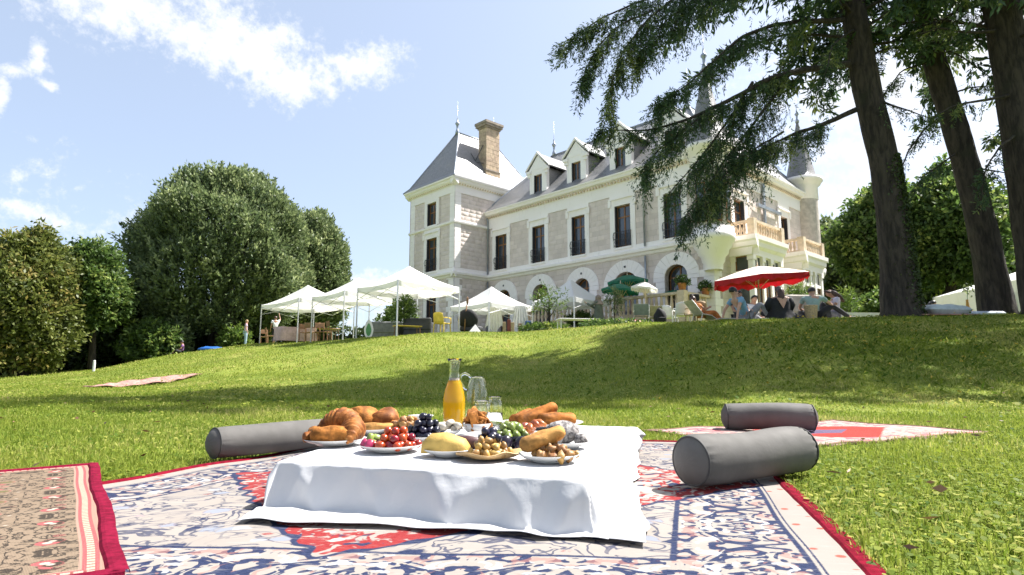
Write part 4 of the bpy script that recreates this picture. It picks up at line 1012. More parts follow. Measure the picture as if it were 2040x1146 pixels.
quoins(fT, 19.35, 1, GZ, 7.5, .42, .95, .70); quoins(fR, -3.45, 1, GZ, 7.5, .42, .80, .55); quoins(fT, 25.45, -1, GZ, 7.5, .42, .9, .65)
quoins(fT, 19.35, 1, 8.3, 14.2, .40, .62, .62); quoins(fR, -3.45, 1, 8.3, 14.2, .40, .62, .62); quoins(fT, 25.45, -1, 8.3, 14.2, .40, .62, .62)
for (s0, s1) in ((20.0, 21.2), (23.5, 24.8)): blocks(fT, s0, s1, 8.3, 14.2, None, .34, .62, .012); blocks(fT, s0 + (.35 if s0 < 21 else 0), s1 - (0 if s0 < 21 else .2), GZ, 7.5)
blocks(fR, -2.8, 0, 8.3, 14.2, None, .34, .62, .014); blocks(fR, 0, 5.4, 13.1, 14.2, None, .34, .62, .012); blocks(fR, -2.6, 0, GZ, 7.5)
for f, s0, s1 in ((fT, 19.08, 25.72), (fR, -3.72, 5.5)):
    e = 0 if f is fT else .003
    b = MB(); band(b, f, s0 + .0, s1, [(0, 7.5 + e), (.10, 7.55 + e), (.16, 7.68 + e), (.30, 7.74 + e), (.32, 7.9 + e), (.1, 8.0 + e), (0, 8.0 + e)]) if f is fT else band(b, f, s0, 0, [(0, 7.5 + e), (.10, 7.55 + e), (.16, 7.68 + e), (.30, 7.74 + e), (.32, 7.9 + e), (.1, 8.0 + e), (0, 8.0 + e)]); b.build('string_course', trim, ch)
    b = MB(); band(b, f, s0 + .2, s1 - .1 if f is fT else 0, [(0, 11.72 + e), (.14, 11.78 + e), (.16, 11.92 + e), (0, 12.0 + e)]); b.build('string_course', trim, ch)
    b = MB(); fbox(b, f, s0 + .30, s1 - .28, 14.2 + e, 15.0 + e, .004, .065 + e); b.build('frieze', trim, ch)
    b = MB(); band(b, f, s0 - .15, s1 + .15, [(0, 14.75 + e), (.12, 14.82 + e), (.36, 15.02 + e), (.42, 15.18 + e), (.52, 15.22 + e), (.54, 15.34 + e), (0, 15.36 + e)]); b.build('cornice', trim, ch); dentils(f, s0 + .3, s1 - .3, 14.98, .10)
    b = MB(); fbox(b, f, s0 + .3, s1 - .28 if f is fT else 0, 8.0 + e, 8.28 + e, .003, .052 + e); b.build('sill_course', trim, ch)
def roof(name, e_, t_, ze, zt, flare=.0):      # frustum: eaves rectangle (v0,v1,u0,u1), top rectangle
    b = MB(); def_ = []
    for (v0, v1, u0, u1), z in ((e_, ze), (tuple(a + (c_ - a) * .13 for a, c_ in zip(e_, t_)), ze + (zt - ze) * (.13 - flare)), (t_, zt)):
        def_ += [L(v0, u0, z), L(v1, u0, z), L(v1, u1, z), L(v0, u1, z)]
    fs = [(r_ * 4 + i, r_ * 4 + (i + 1) % 4, r_ * 4 + 4 + (i + 1) % 4, r_ * 4 + 4 + i) for r_ in range(2) for i in range(4)] + [(8, 9, 10, 11), (3, 2, 1, 0)]
    b.add(def_, fs); o = b.build(name, slate, ch)
    for i in range(4):
        h = MB(); h.tube([def_[i], def_[4 + i], def_[8 + i]], .055, 6); h.build('hip_flashing', zinc, o, True)
        h = MB(); h.tube([def_[8 + i], def_[8 + (i + 1) % 4]], .08, 6); h.build('ridge_cap', zinc, o, True)
    return o
def finial(parent, p, h, s=1.0):
    b = MB(); b.lathe([(.16 * s, 0), (.13 * s, .1 * h), (.07 * s, .16 * h), (.09 * s, .26 * h), (.16 * s, .30 * h), (.17 * s, .33 * h), (.06 * s, .38 * h), (.05 * s, .46 * h), (.018, .5 * h), (.008, h)], 10, p); b.build('finial', zinc, parent, True)
tr_ = roof('tower_roof', (-3.95, 5.95, 18.85, 25.95), (-1.0, 3.1, 22.15, 22.55), 15.34, 20.5, .05)
finial(tr_, L(-1.0, 22.35, 20.45), 2.6); finial(tr_, L(3.1, 22.35, 20.45), 2.4)
# chimney: plinth, shaft of blocks, cap
tan = mat('chimney_stone', (.50, .375, .25), .8, .14, 5, bump=.004, objvar=.10)
cv0, cv1, cu0, cu1 = .05, 1.50, 19.75, 20.75
b = MB(); b.hexa([L(cv0 - .06, cu0 - .06, 15.2), L(cv1 + .06, cu0 - .06, 15.2), L(cv1 + .06, cu1, 15.2), L(cv0 - .06, cu1, 15.2), L(cv0 - .06, cu0 - .06, 16.9), L(cv1 + .06, cu0 - .06, 16.9), L(cv1 + .06, cu1 + .06, 16.9), L(cv0 - .06, cu1 + .06, 16.9)])
chim = b.build('chimney', tan, tr_)
for row in range(10):
    z0 = 17.0 + row * .36; z1 = z0 + .345; cut = .48 if row % 2 else .72
    for (v0, v1) in ((cv0, cv0 + cut - .008), (cv0 + cut + .008, cv0 + cut + .45 - .008), (cv0 + cut + .45 + .008, cv1)):
        b = MB(); j = .006 * (row % 3); b.hexa([L(v0, cu0 - j, z0), L(v1, cu0 - j, z0), L(v1, cu1, z0), L(v0, cu1, z0), L(v0, cu0 - j, z1), L(v1, cu0 - j, z1), L(v1, cu1, z1), L(v0, cu1, z1)]); b.build('brick', tan, chim)
b = MB(); b.hexa([L(cv0 + .02, cu0 + .02, 16.8), L(cv1 - .02, cu0 + .02, 16.8), L(cv1 - .02, cu1 - .02, 16.8), L(cv0 + .02, cu1 - .02, 16.8), L(cv0 + .02, cu0 + .02, 20.8), L(cv1 - .02, cu0 + .02, 20.8), L(cv1 - .02, cu1 - .02, 20.8), L(cv0 + .02, cu1 - .02, 20.8)]); b.build('shaft_core', tan, chim)
for z0, z1, o_ in ((20.6, 20.75, .08), (20.75, 20.95, .20), (20.95, 21.15, .26), (16.86, 16.99, .10)):
    b = MB(); b.hexa([L(v_, u_, z_) for z_ in (z0, z1) for v_, u_ in ((cv0 - o_, cu0 - o_), (cv1 + o_, cu0 - o_), (cv1 + o_, cu1 + o_), (cv0 - o_, cu1 + o_))]); b.build('chimney_cap', mat('chimney_cap_stone', (.33, .27, .21), .85, .15, 4), chim)
b = MB(); b.tube([L(.0, 20.1, 19.1), L(-.6, 20.6, 17.4)], .03, 6); b.tube([L(-.9, 20.6, 18.3), L(-.5, 20.4, 17.55), L(0, 20.0, 17.5)], .03, 6); b.build('stay', iron, chim)
# ---- main roof, dormers
mr = roof('roof', (-.45, 14.2, -.45, 19.9), (5.0, 9.2, 3.9, 17.0), 13.08, 18.55, .02)
finial(mr, L(5.0, 16.7, 18.5), 2.7); finial(mr, L(5.0, 4.0, 18.5), 2.6)
def dormer(uc):
    d = MB(); f = pl('A', .30); w_ = .88
    # front wall with opening
    S = [uc - w_, uc - .40, uc + .40, uc + w_]
    fbox(d, f, S[0], S[1], 13.0, 15.55, -.30, 0); fbox(d, f, S[2], S[3], 13.0, 15.55, -.30, 0); fbox(d, f, S[1], S[2], 15.12, 15.55, -.30, 0); fbox(d, f, S[1], S[2], 13.0, 13.28, -.30, 0)
    d.prism([f(uc - 1.0, 15.55, .02), f(uc + 1.0, 15.55, .02), f(uc + .02, 16.62, .02), f(uc - .02, 16.62, .02)], f(0, 0, -.3) - f(0, 0, 0))
    o = d.build('dormer', trim, mr)
    b = MB()
    for sg in (-1, 1):
        for (q0, q1) in (((1.20, 15.55), (0, 16.80)),):
            p = [f(uc + sg * 1.24, 15.52, .14), f(uc + sg * 1.24, 15.66, .14), f(uc, 16.92, .14), f(uc, 16.72, .14)]
            b.prism(p, f(0, 0, -.22) - f(0, 0, 0))
        fbox(b, f, *sorted((uc + sg * .70, uc + sg * 1.14)), 15.30, 15.52, -.05, .16); fbox(b, f, *sorted((uc + sg * .74, uc + sg * 1.06)), 15.05, 15.30, -.05, .09)
    b.build('pediment', trim, o)
    b = MB()
    for sg in (-1, 1):
        b.hexa([f(uc, 16.70, .05), f(uc + sg * 1.22, 15.50, .05), f(uc + sg * 1.22, 15.50, -2.6), f(uc, 16.70, -3.4), f(uc, 16.80, .05), f(uc + sg * 1.26, 15.58, .05), f(uc + sg * 1.26, 15.58, -2.6), f(uc, 16.80, -3.4)])
    b.build('dormer_roof', slate, o)
    b = MB()
    for sg in (-1, 1): b.prism([f(uc + sg * .84, 13.3, -.3), f(uc + sg * .84, 15.5, -.3), f(uc + sg * .84, 15.5, -2.2), f(uc + sg * .84, 13.3, -.35)], f(sg * .05, 0, 0) - f(0, 0, 0))
    b.build('cheek', slate, o)
    fr_ = MB(); t = .08; z0, z1 = 13.28, 15.12; dd = -.22
    fbox(fr_, f, uc - .40, uc - .40 + t, z0, z1, dd, dd + .06); fbox(fr_, f, uc + .40 - t, uc + .40, z0, z1, dd, dd + .06); fbox(fr_, f, uc - .04, uc + .04, z0, z1, dd + .001, dd + .07); fbox(fr_, f, uc - .32, uc + .32, z1 - t, z1, dd + .002, dd + .058); fbox(fr_, f, uc - .32, uc + .32, z0, z0 + t, dd + .002, dd + .058); fr_.build('window_frame', brown, o)
    for a, c_ in ((uc - .32, uc - .04), (uc + .04, uc + .32)): b = MB(); fbox(b, f, a, c_, z0 + t, z1 - t, dd + .02, dd + .03); b.build('pane', pane_m, o)
    b = MB(); fbox(b, f, uc + .345, uc + .395, z0, z1, dd + .07, .03); b.build('shutter', dark_sh, o); b = MB(); fbox(b, f, uc - 1.0, uc + 1.0, 13.12, 13.26, -.1, .12); b.build('sill', trim, o)
for uc in (14.02, 10.24, 6.41, 2.60): dormer(uc)
# ---- facade 2
opsB = [(2.72, 4.07, 8.15, 10.8, 0), (9.30, 10.42, 8.15, 10.85, 0)]
wall(fB, 0, 13.6, GZ - .5, 13.0, opsB, 'wall', mortar)
for o in opsB: window(fB, o[0], o[1], o[2], o[3], False); surround(fB, o[0], o[1], o[2], o[3], .36, 11.85)
for (s0, s1) in ((1.0, 2.36), (4.43, 8.94), (10.78, 12.8)): blocks(fB, s0, s1, 8.32, 11.74, None, .34, .62, .010)
blocks(fB, .9, 2.0, GZ, 7.5); blocks(fB, 5.6, 9.1, GZ, 7.5)
b = MB(); fbox(b, fB, 0, 13.6, 11.763, 12.623, .003, .058); b.build('frieze', trim, ch)
b = MB(); band(b, fB, -.3, 13.6, [(d_, z_ + .004) for d_, z_ in CORN]); b.build('cornice', trim, ch); dentils(fB, 1.0, 12.6, 12.70)
b = MB(); band(b, fB, 0, 13.6, [(0, 7.503), (.10, 7.553), (.16, 7.683), (.30, 7.743), (.32, 7.903), (0, 8.003)]); b.build('string_course', trim, ch)
b = MB(); fbox(b, pl('A', 13.6), 0, 19.4, GZ, 13.0, -.3, 0); b.build('wall', mortar, ch); b = MB(); fbox(b, pl('B', 19.4), .0, 13.5, GZ, 13.0, -.3, -.01); b.build('wall', mortar, ch)
b = MB(); fbox(b, fB, 6.50, 6.72, 9.3, 12.45, .10, .22); fbox(b, fB, 5.5, 8.9, 10.72, 10.92, .12, .30); b.build('wall_bracket', zinc, ch); ch.children[-1]['label'] = 'grey metal bars crossing on the balcony side wall'
def baluster_row(f, s0, s1, z0, z1, d, n, parent_name='balustrade', piers=(True, True), m=cream_t):
    b = MB(); fbox(b, f, s0, s1, z1 - .14, z1, d - .16, d + .16); root = b.build(parent_name, m, ch); h = z1 - z0 - .28
    b = MB(); fbox(b, f, s0, s1, z0, z0 + .14, d - .13, d + .13); b.build('plinth', m, root)
    for k, s in enumerate((s0, s1)):
        if piers[k]: b = MB(); fbox(b, f, s - .20, s + .20, z0 + .001, z1 + .06, d - .20, d + .20); b.build('pier', m, root)
    for k in range(n):
        s = s0 + .35 + (s1 - s0 - .7) * k / max(1, n - 1); b = MB(); q = f(s, z0 + .14, d)
        b.lathe([(.075, 0), (.075, .06 * h), (.05, .10 * h), (.095, .32 * h), (.085, .42 * h), (.05, .72 * h), (.06, .88 * h), (.08, .92 * h), (.08, h * .998)], 10, q); 
        for i in range(len(b.V)): pass
        b.build('baluster', m, root, True)
    return root
for (v0, v1) in ((2.0, 5.95), (9.05, 12.45)):       # two projecting bays with balconies
    D_ = 1.35; fb = pl('B', -D_)
    b = MB(); band(b, fb, v0 - .15, v1 + .15, [(-D_, 7.0), (.02, 7.0), (.04, 7.35), (.22, 7.5), (.26, 7.75), (.38, 7.85), (.40, 8.10), (-D_, 8.12)]); b.build('bay_cornice', trim, ch)
    fs_ = pl('A', v0)
    b = MB(); band(b, fs_, -D_ - .38, 0, [(0, 7.003), (.04, 7.353), (.22, 7.503), (.26, 7.753), (.36, 7.853), (.38, 8.103), (0, 8.113)]); b.build('bay_cornice', trim, ch)
    # posts
    for s in (v0 + .14, v0 + 1.35, v0 + (v1 - v0) * .62, v1 - .14):
        b = MB(); fbox(b, fb, s - .14, s + .14, GZ, 7.0, -.28, 0); fbox(b, fb, s - .19, s + .19, 6.72, 6.99, -.30, .05); fbox(b, fb, s - .18, s + .18, GZ, GZ + 1.9, -.29, .04); b.build('bay_post', trim, ch)
    for s in (-.12, -D_ + .16):
        b = MB(); fbox(b, fs_, s - .14, s + .14, GZ, 7.0, -.28, -.004); fbox(b, fs_, s - .18, s + .18, 6.72, 6.98, -.30, .04); b.build('bay_post', trim, ch)
    for (za, zb) in ((5.95, 6.15), (GZ, GZ + 1.6)):
        b = MB(); fbox(b, fb, v0, v1, za, zb, -.24, -.03); b.build('bay_rail', trim, ch); b = MB(); fbox(b, fs_, -D_, 0, za + .002, zb - .002, -.24, -.03); b.build('bay_rail', trim, ch)
    segs = [v0 + .28, v0 + 1.21, v0 + 1.49, v0 + (v1 - v0) * .62 - .14, v0 + (v1 - v0) * .62 + .14, v1 - .28]
    for i in range(0, 6, 2):
        for (za, zb) in ((6.15, 7.0), (GZ + 1.6, 5.95)):
            b = MB(); t = .06; a, c_ = segs[i], segs[i + 1]
            fbox(b, fb, a, a + t, za, zb, -.18, -.10); fbox(b, fb, c_ - t, c_, za, zb, -.18, -.10); fbox(b, fb, a + t, c_ - t, za, za + t, -.179, -.101); fbox(b, fb, a + t, c_ - t, zb - t, zb, -.179, -.101); fbox(b, fb, (a + c_) / 2 - .03, (a + c_) / 2 + .03, za + t, zb - t, -.178, -.102)
            wd = b.build('window', trim if za > 6 else brown, ch)
            for (q0, q1) in ((a + t, (a + c_) / 2 - .03), ((a + c_) / 2 + .03, c_ - t)): b = MB(); fbox(b, fb, q0, q1, za + t, zb - t, -.15, -.14); b.build('pane', pane_m, wd)
    for (za, zb) in ((6.15, 7.0), (GZ + 1.6, 5.95)):
        b = MB(); t = .06; a, c_ = -D_ + .30, -.26; fbox(b, fs_, a, a + t, za, zb, -.18, -.10); fbox(b, fs_, c_ - t, c_, za, zb, -.18, -.10); fbox(b, fs_, a + t, c_ - t, za, za + t, -.179, -.101); fbox(b, fs_, a + t, c_ - t, zb - t, zb, -.179, -.101); wd = b.build('window', brown, ch)
        b = MB(); fbox(b, fs_, a + t, c_ - t, za + t, zb - t, -.15, -.14); b.build('pane', pane_m, wd)
    baluster_row(fb, v0 + .12, v1 - .12, 8.12, 9.06, .0, 10); baluster_row(fs_, -D_ + .12, -.05, 8.12, 9.055, -.12, 3, piers=(False, False))
# ---- corner oriel with slate spire
b = MB(); b.lathe([(.50, 6.0), (.52, 6.35), (.62, 6.5), (.66, 6.75), (.82, 6.9), (.88, 7.15), (1.02, 7.3), (1.08, 7.55), (1.22, 7.65), (1.26, 7.95), (1.16, 8.0), (1.10, 8.35), (1.02, 8.4)], 32, cap=False)
b.V = [L(x, y, z) for x, y, z in b.V]; oc = b.build('oriel_corbel', trim, ch, True)
b = MB(); b.lathe([(1.0, 8.35), (1.0, 11.75)], 32, cap=False); b.V = [L(x, y, z) for x, y, z in b.V]; b.build('oriel_wall', mat('oriel_render', (.52, .47, .42), .8, .1, 2), ch, True)
b = MB(); b.lathe([(1.02, 11.75), (1.04, 12.5), (1.14, 12.6), (1.30, 12.85), (1.42, 12.95), (1.45, 13.15), (1.0, 13.18)], 32, cap=False); b.V = [L(x, y, z) for x, y, z in b.V]; b.build('oriel_cornice', trim, ch, True)
b = MB(); b.lathe([(1.46, 13.15), (1.30, 13.4), (1.05, 14.1), (.72, 15.2), (.46, 16.2), (.24, 17.3), (.10, 18.1)], 20, cap=False); b.V = [L(x, y, z) for x, y, z in b.V]; osr = b.build('oriel_spire', slate, ch, True)
finial(osr, L(0, 0, 17.9), 2.6, 1.0)
for th in (-2.35, -1.45, -3.2):
    b = MB(); cx_, cy_ = math.cos(th), math.sin(th); tx, ty = -cy_, cx_
    b.hexa([L(cx_ * r_ + tx * s_, cy_ * r_ + ty * s_, z_) for z_ in (8.6, 10.9) for r_, s_ in ((.93, -.3), (1.012, -.3), (1.012, .3), (.93, .3))]); wd = b.build('window', brown, ch)
    b = MB(); b.hexa([L(cx_ * r_ + tx * s_, cy_ * r_ + ty * s_, z_) for z_ in (8.7, 10.8) for r_, s_ in ((.95, -.23), (1.02, -.23), (1.02, .23), (.95, .23))]); b.build('pane', pane_m, wd)
quoins(fA, -.05, 1, GZ, 6.6, .42, .95, .65, .06); quoins(fB, -.05, 1, GZ, 6.6, .42, .85, .55, .06); quoins(fA, -.05, 1, 8.3, 11.7, .42, .95, .95, .05)
# ---- far round turret
tc_ = (13.75, .1)
def turret(prof, name, m, n=28): b = MB(); b.lathe(prof, n, cap=False); b.V = [L(x + tc_[0], y + tc_[1], z) for x, y, z in b.V]; return b.build(name, m, ch, True)
turret([(.35, 5.9), (.45, 6.2), (.8, 6.5), (.9, 6.9), (1.15, 7.2), (1.2, 7.6), (1.05, 7.7), (1.0, 8.0)], 'turret_corbel', trim); turret([(.5, GZ - .5), (.5, 6.2)], 'turret_shaft', trim)
turret([(1.0, 8.0), (1.0, 12.7)], 'turret_wall', mat('turret_stone', (.50, .45, .39), .85, .12, 3, bump=.006, bscale=9)); turret([(1.0, 12.7), (1.05, 12.75), (1.05, 13.7), (1.2, 13.8), (1.36, 14.05), (1.42, 14.1), (1.42, 14.3), (1.0, 14.35)], 'turret_cornice', trim)
ts = turret([(1.15, 14.33), (.98, 14.7), (.78, 15.6), (.55, 16.6), (.28, 17.8), (.06, 18.9)], 'turret_spire', slate, 22); finial(ts, L(tc_[0], tc_[1], 18.8), 1.8, .8)
# ---- terrace and its balustrade
b = MB(); b.hexa([L(v_, u_, z_) for z_ in (GZ - .5, 3.45) for v_, u_ in ((-2.95, .15), (-.01, .15), (-.01, 12.0), (-2.95, 12.0))]); b.build('terrace', cream_t, ch)
ft = pl('A', -2.8); baluster_row(ft, .35, 6.1, 3.45, 4.6, 0, 17); baluster_row(ft, 6.1, 12.0, 3.45, 4.6, 0, 17, piers=(False, True)); baluster_row(pl('B', .35), -2.8, -.1, 3.449, 4.597, 0, 8, piers=(False, False))
# ---- stone blocks, largest first
def blk_size(t): f, a, c_, z0, z1, d = t; p = f((a + c_) / 2, (z0 + z1) / 2); wp = CN + Matrix.Rotation(R(43), 3, 'Z') @ p; return (c_ - a) * (z1 - z0) / max(1, (wp - CAMP).length) ** 2
BLK.sort(key=blk_size, reverse=True)
relief = MB(); rr_ = []
for i, (f, a, c_, z0, z1, d) in enumerate(BLK):
    b = MB() if i < 290 else relief; e = .012
    b.add([f(a, z0, .001), f(c_, z0, .001), f(c_, z1, .001), f(a, z1, .001), f(a + e, z0 + e, d), f(c_ - e, z0 + e, d), f(c_ - e, z1 - e, d), f(a + e, z1 - e, d)], [(4, 5, 6, 7), (0, 1, 5, 4), (1, 2, 6, 5), (2, 3, 7, 6), (3, 0, 4, 7)])
    if i < 290: b.build('stone_block', stone, ch)
    else: rr_ += [rng.random()] * 8
me = np_mesh('stone_relief', np.array(relief.V), np.array([f for f in relief.F]), np.array(rr_)); o = link('stone_relief', me, stone, ch); o['kind'] = 'stuff'

# ================================================================ trees
bark, g, bs = new_mat('bark'); co = g.coord('Object'); x_, y_, z_ = g.sep(co); n1 = g.noise(g.comb(x_, y_, z_ * .22), 9.0, 5.0, .65, .4); n2 = g.noise(co, 1.3, 4.0)
c = g.mix(g.sstep(n1, .35, .65), (.016, .012, .010), (.055, .043, .034)); c = g.mix(g.sstep(n2, .55, .75) * .4, c, (.035, .04, .02)); g.link(c, bs.inputs['Base Color']); bs.inputs['Roughness'].default_value = .95
bb = g.node('ShaderNodeBump'); bb.inputs['Distance'].default_value = .05; g.link(n1, bb.inputs['Height']); bark.node_tree.links.new(bb.outputs[0], bs.inputs['Normal'])
needle = leaf_mat('cedar_needles', (.022, .052, .024), (.095, .155, .065), (.25, .29, .09), transl=.32, rough=.5, spec=.3)
lime_leaf = leaf_mat('lime_leaves', (.055, .092, .038), (.27, .33, .14), (.45, .50, .24), transl=.4)
olive_leaf = leaf_mat('olive_green_leaves', (.06, .09, .02), (.23, .25, .06), (.38, .30, .10), transl=.4)
mid_leaf = leaf_mat('mid_green_leaves', (.04, .085, .02), (.16, .24, .055), (.34, .40, .10), transl=.45)
hedge_leaf = leaf_mat('hedge_leaves', (.022, .044, .012), (.075, .11, .026), transl=.28)
bright_leaf = leaf_mat('bright_leaves', (.06, .12, .02), (.20, .27, .05), (.34, .36, .08), transl=.45)

def resample(pts, step):
    P = np.array(pts, float); d = np.linalg.norm(np.diff(P, axis=0), axis=1); s = np.concatenate([[0], np.cumsum(d)]); n = max(3, int(s[-1] / step) + 1); t = np.linspace(0, s[-1], n)
    Q = np.stack([np.interp(t, s, P[:, k]) for k in range(3)], 1)
    for _ in range(3): Q[1:-1] = .25 * Q[:-2] + .5 * Q[1:-1] + .25 * Q[2:]
    return Q, s[-1]
def twig_cloud(Q, start, per_m, Lt, droop, el, ew, nsub, nleaf, rg, spread=.9):
    """needle sprays hanging from a branch polyline"""
    seg = np.linalg.norm(np.diff(Q, axis=0), axis=1); Ltot = seg.sum(); n = max(2, int(Ltot * (1 - start) * per_m)); t = start + (1 - start) * rg.random(n); s = np.concatenate([[0], np.cumsum(seg)]) / Ltot
    B = np.stack([np.interp(t, s, Q[:, k]) for k in range(3)], 1); e = .03; T = unit(np.stack([np.interp(np.clip(t + e, 0, 1), s, Q[:, k]) - np.interp(np.clip(t - e, 0, 1), s, Q[:, k]) for k in range(3)], 1))
    side = unit(np.cross(T, [0, 0, 1.0])); sg = rg.choice([-1, 1], n)[:, None]
    D = unit(T * (.55 + .3 * rg.random((n, 1))) + side * sg * spread * rg.random((n, 1)) + np.array([0, 0, -1.0]) * droop * rg.random((n, 1)) + rg.normal(size=(n, 3)) * .15)
    Lw = Lt * (.35 + .65 * rg.random(n)) * (1 - .45 * t)
    down = np.array([0, 0, -1.0])
    ts = (np.arange(nsub) + .6) / nsub
    base = B[:, None] + D[:, None] * (Lw[:, None] * ts)[..., None] + down * (droop * .55 * Lw[:, None] * ts ** 2)[..., None]
    sd = unit(np.cross(D, unit(rg.normal(size=(n, 3)))))
    sub = unit(D[:, None] * .8 + sd[:, None] * (((np.arange(nsub) % 2) * 2 - 1) * .8)[None, :, None] + down * .35 * droop + rg.normal(size=(n, nsub, 3)) * .25)
    Ls = Lw[:, None] * .42 * (1.1 - .6 * ts)
    tl = (np.arange(nleaf) + .3) / nleaf
    P = base[:, :, None] + sub[:, :, None] * (Ls[..., None] * tl)[..., None] + down * (.25 * droop * Ls[..., None] * tl ** 2)[..., None]
    LD = sub[:, :, None] * .9 + rg.normal(size=(n, nsub, nleaf, 3)) * .55 + down * .15
    k = n * nsub * nleaf; P = P.reshape(-1, 3) + rg.normal(size=(k, 3)) * el * .15; r = np.repeat(rg.random(n), nsub * nleaf) * .6 + .4 * rg.random(k)
    V, F = leaves(P, LD.reshape(-1, 3), el * (.6 + .7 * rg.random(k)), ew, rg)
    tw = np.stack([B, B + D * Lw[:, None] + down * (droop * .55 * Lw)[:, None]], 1)
    return V, F, np.repeat(r, 4), tw
class Cloud:
    def __init__(s): s.V, s.F, s.R, s.n = [], [], [], 0
    def add(s, V, F, r): s.V.append(V); s.F.append(F + s.n); s.R.append(r); s.n += len(V)
    def build(s, name, m, parent):
        return link(name, np_mesh(name, np.concatenate(s.V), np.concatenate(s.F), np.concatenate(s.R)), m, parent)
def trunk_mesh(pts, rad, n=22, amp=.05, seed=0):
    rg = random.Random(seed); ph = [rg.random() * 6 for _ in range(4)]; b = MB(); b.tube(pts, rad, n)
    P = [Vector(p) for p in pts]
    for i in range(len(P)):
        for k in range(n):
            th = 2 * math.pi * k / n; f = 1 + amp * (math.sin(3 * th + ph[0] + i * .3) + .6 * math.sin(7 * th + ph[1] - i * .5)) + amp * .6 * math.sin(i * 1.7 + th * 2)
            v = Vector(b.V[i * n + k]); b.V[i * n + k] = tuple(P[i] + (v - P[i]) * f)
    return b
def conifer(tr, branches, label, seed, top=26.0, crown_from=9.5, crown_R=5.0, nb=64, right_only=False, ivy=False):
    rg = np.random.default_rng(seed); pts = []; rad = []
    for (px, py, Y, wpx) in tr: p = at_y(px, py, Y); pts.append(np.array(p)); rad.append(wpx / 2 / FPX * Y)
    pts = np.array(pts); base = pts[0].copy(); base[2] = float(gz(base[0], base[1])) - .25
    d = unit((pts[-1] - pts[-3])[None])[0]; d = unit((d * .75 + np.array([0, 0, .25]))[None])[0]
    last = pts[-1]; ext = [last + d * k for k in np.linspace(1.5, (top - last[2]) / d[2], 8)]; er = list(np.linspace(rad[-1] * .95, .05, 8))
    allp = np.concatenate([[base], pts, ext]); allr = np.concatenate([[rad[0] * 1.35], rad, er])
    s = np.concatenate([[0], np.cumsum(np.linalg.norm(np.diff(allp, axis=0), axis=1))]); t = np.linspace(0, s[-1], 60); Q = np.stack([np.interp(t, s, allp[:, k]) for k in range(3)], 1); rr = np.interp(t, s, allr)
    root = empty('conifer_tree', base + [0, 0, .25], 0, label, 'tree', 'tall conifers on the bank'); o3 = np.array(root.location)
    trunk_mesh([tuple(q - o3) for q in Q], list(rr), 24, .045, seed).build('trunk', bark, root, True)
    cl = Cloud(); tw = []
    def limb(P, r0, foliage):
        Qb, Ln = resample(P, .12); b = MB(); k = len(Qb); wob = np.cumsum(rg.normal(size=(k, 3)) * .008, 0); wob -= np.linspace(0, 1, k)[:, None] * wob[-1]; Qb = Qb + wob
        b.tube([tuple(q - o3) for q in Qb[::2]], list(np.linspace(r0, .008, len(Qb[::2]))), 7); b.build('branch', bark, root, True)
        if foliage:
            V, F, r, tws = twig_cloud(Qb, *foliage, rg); cl.add(V - o3, F, r); tw.append(tws - o3)
    for (poly, r0, fol) in branches: limb([at_y(px, py, Y) for px, py, Y in poly], r0, fol)
    # the crown above, out of the frame
    zs = crown_from + (top - 1.2 - crown_from) * ((np.arange(nb) + rg.random(nb)) / nb)
    for i, z in enumerate(zs):
        c0 = np.array([np.interp(z, Q[:, 2], Q[:, k]) for k in range(3)]); a = i * 2.39996 + rg.random() * .6; Lb = crown_R * (1 - .75 * (z - crown_from) / (top - crown_from)) * (.7 + .45 * rg.random())
        dr = np.array([math.cos(a), math.sin(a), 0])
        P = [c0, c0 + dr * Lb * .35 + [0, 0, .10 * Lb], c0 + dr * Lb * .7 + [0, 0, .02 * Lb], c0 + dr * Lb + [0, 0, -.18 * Lb]]
        limb(P, .05, (.18, 5.0, 1.25, .55, .26, .075, 5, 6))
    cl.build('crown', needle, root)
    T = np.concatenate(tw); dd = T[:, 1] - T[:, 0]; V, F = leaves(T[:, 0], dd, np.linalg.norm(dd, axis=1), .016, rg, 0); o = link('twigs', np_mesh('twigs', V, F), bark, root); o['kind'] = 'stuff'
    if ivy:
        n = 2600; tt = rg.random(n) ** .8 * .30; zz = Q[0, 2] + .3 + tt * 14; C = np.stack([np.interp(zz, Q[:, 2], Q[:, k]) for k in range(3)], 1); rr2 = np.interp(zz, Q[:, 2], rr)
        th = rg.normal(size=n) * .55 - .55; N = np.stack([np.cos(th), np.sin(th), np.zeros(n)], 1); P = C + N * (rr2 * 1.02)[:, None]
        V, F = leaves(P, N * .5 + rg.normal(size=(n, 3)) * .6 + [0, 0, -.4], .07, .06, rg); link('ivy', np_mesh('ivy', V - o3, F, np.repeat(rg.random(n), 4)), hedge_leaf, root)
    return root
H1 = (.22, 19.0, 1.15, .95, .105, .025, 8, 9); H2 = (.05, 19.0, 1.25, 1.25, .105, .025, 9, 9); H3 = (.30, 13.0, .8, .9, .10, .026, 7, 7); HS = (.25, 8.0, .7, .8, .10, .026, 6, 6)
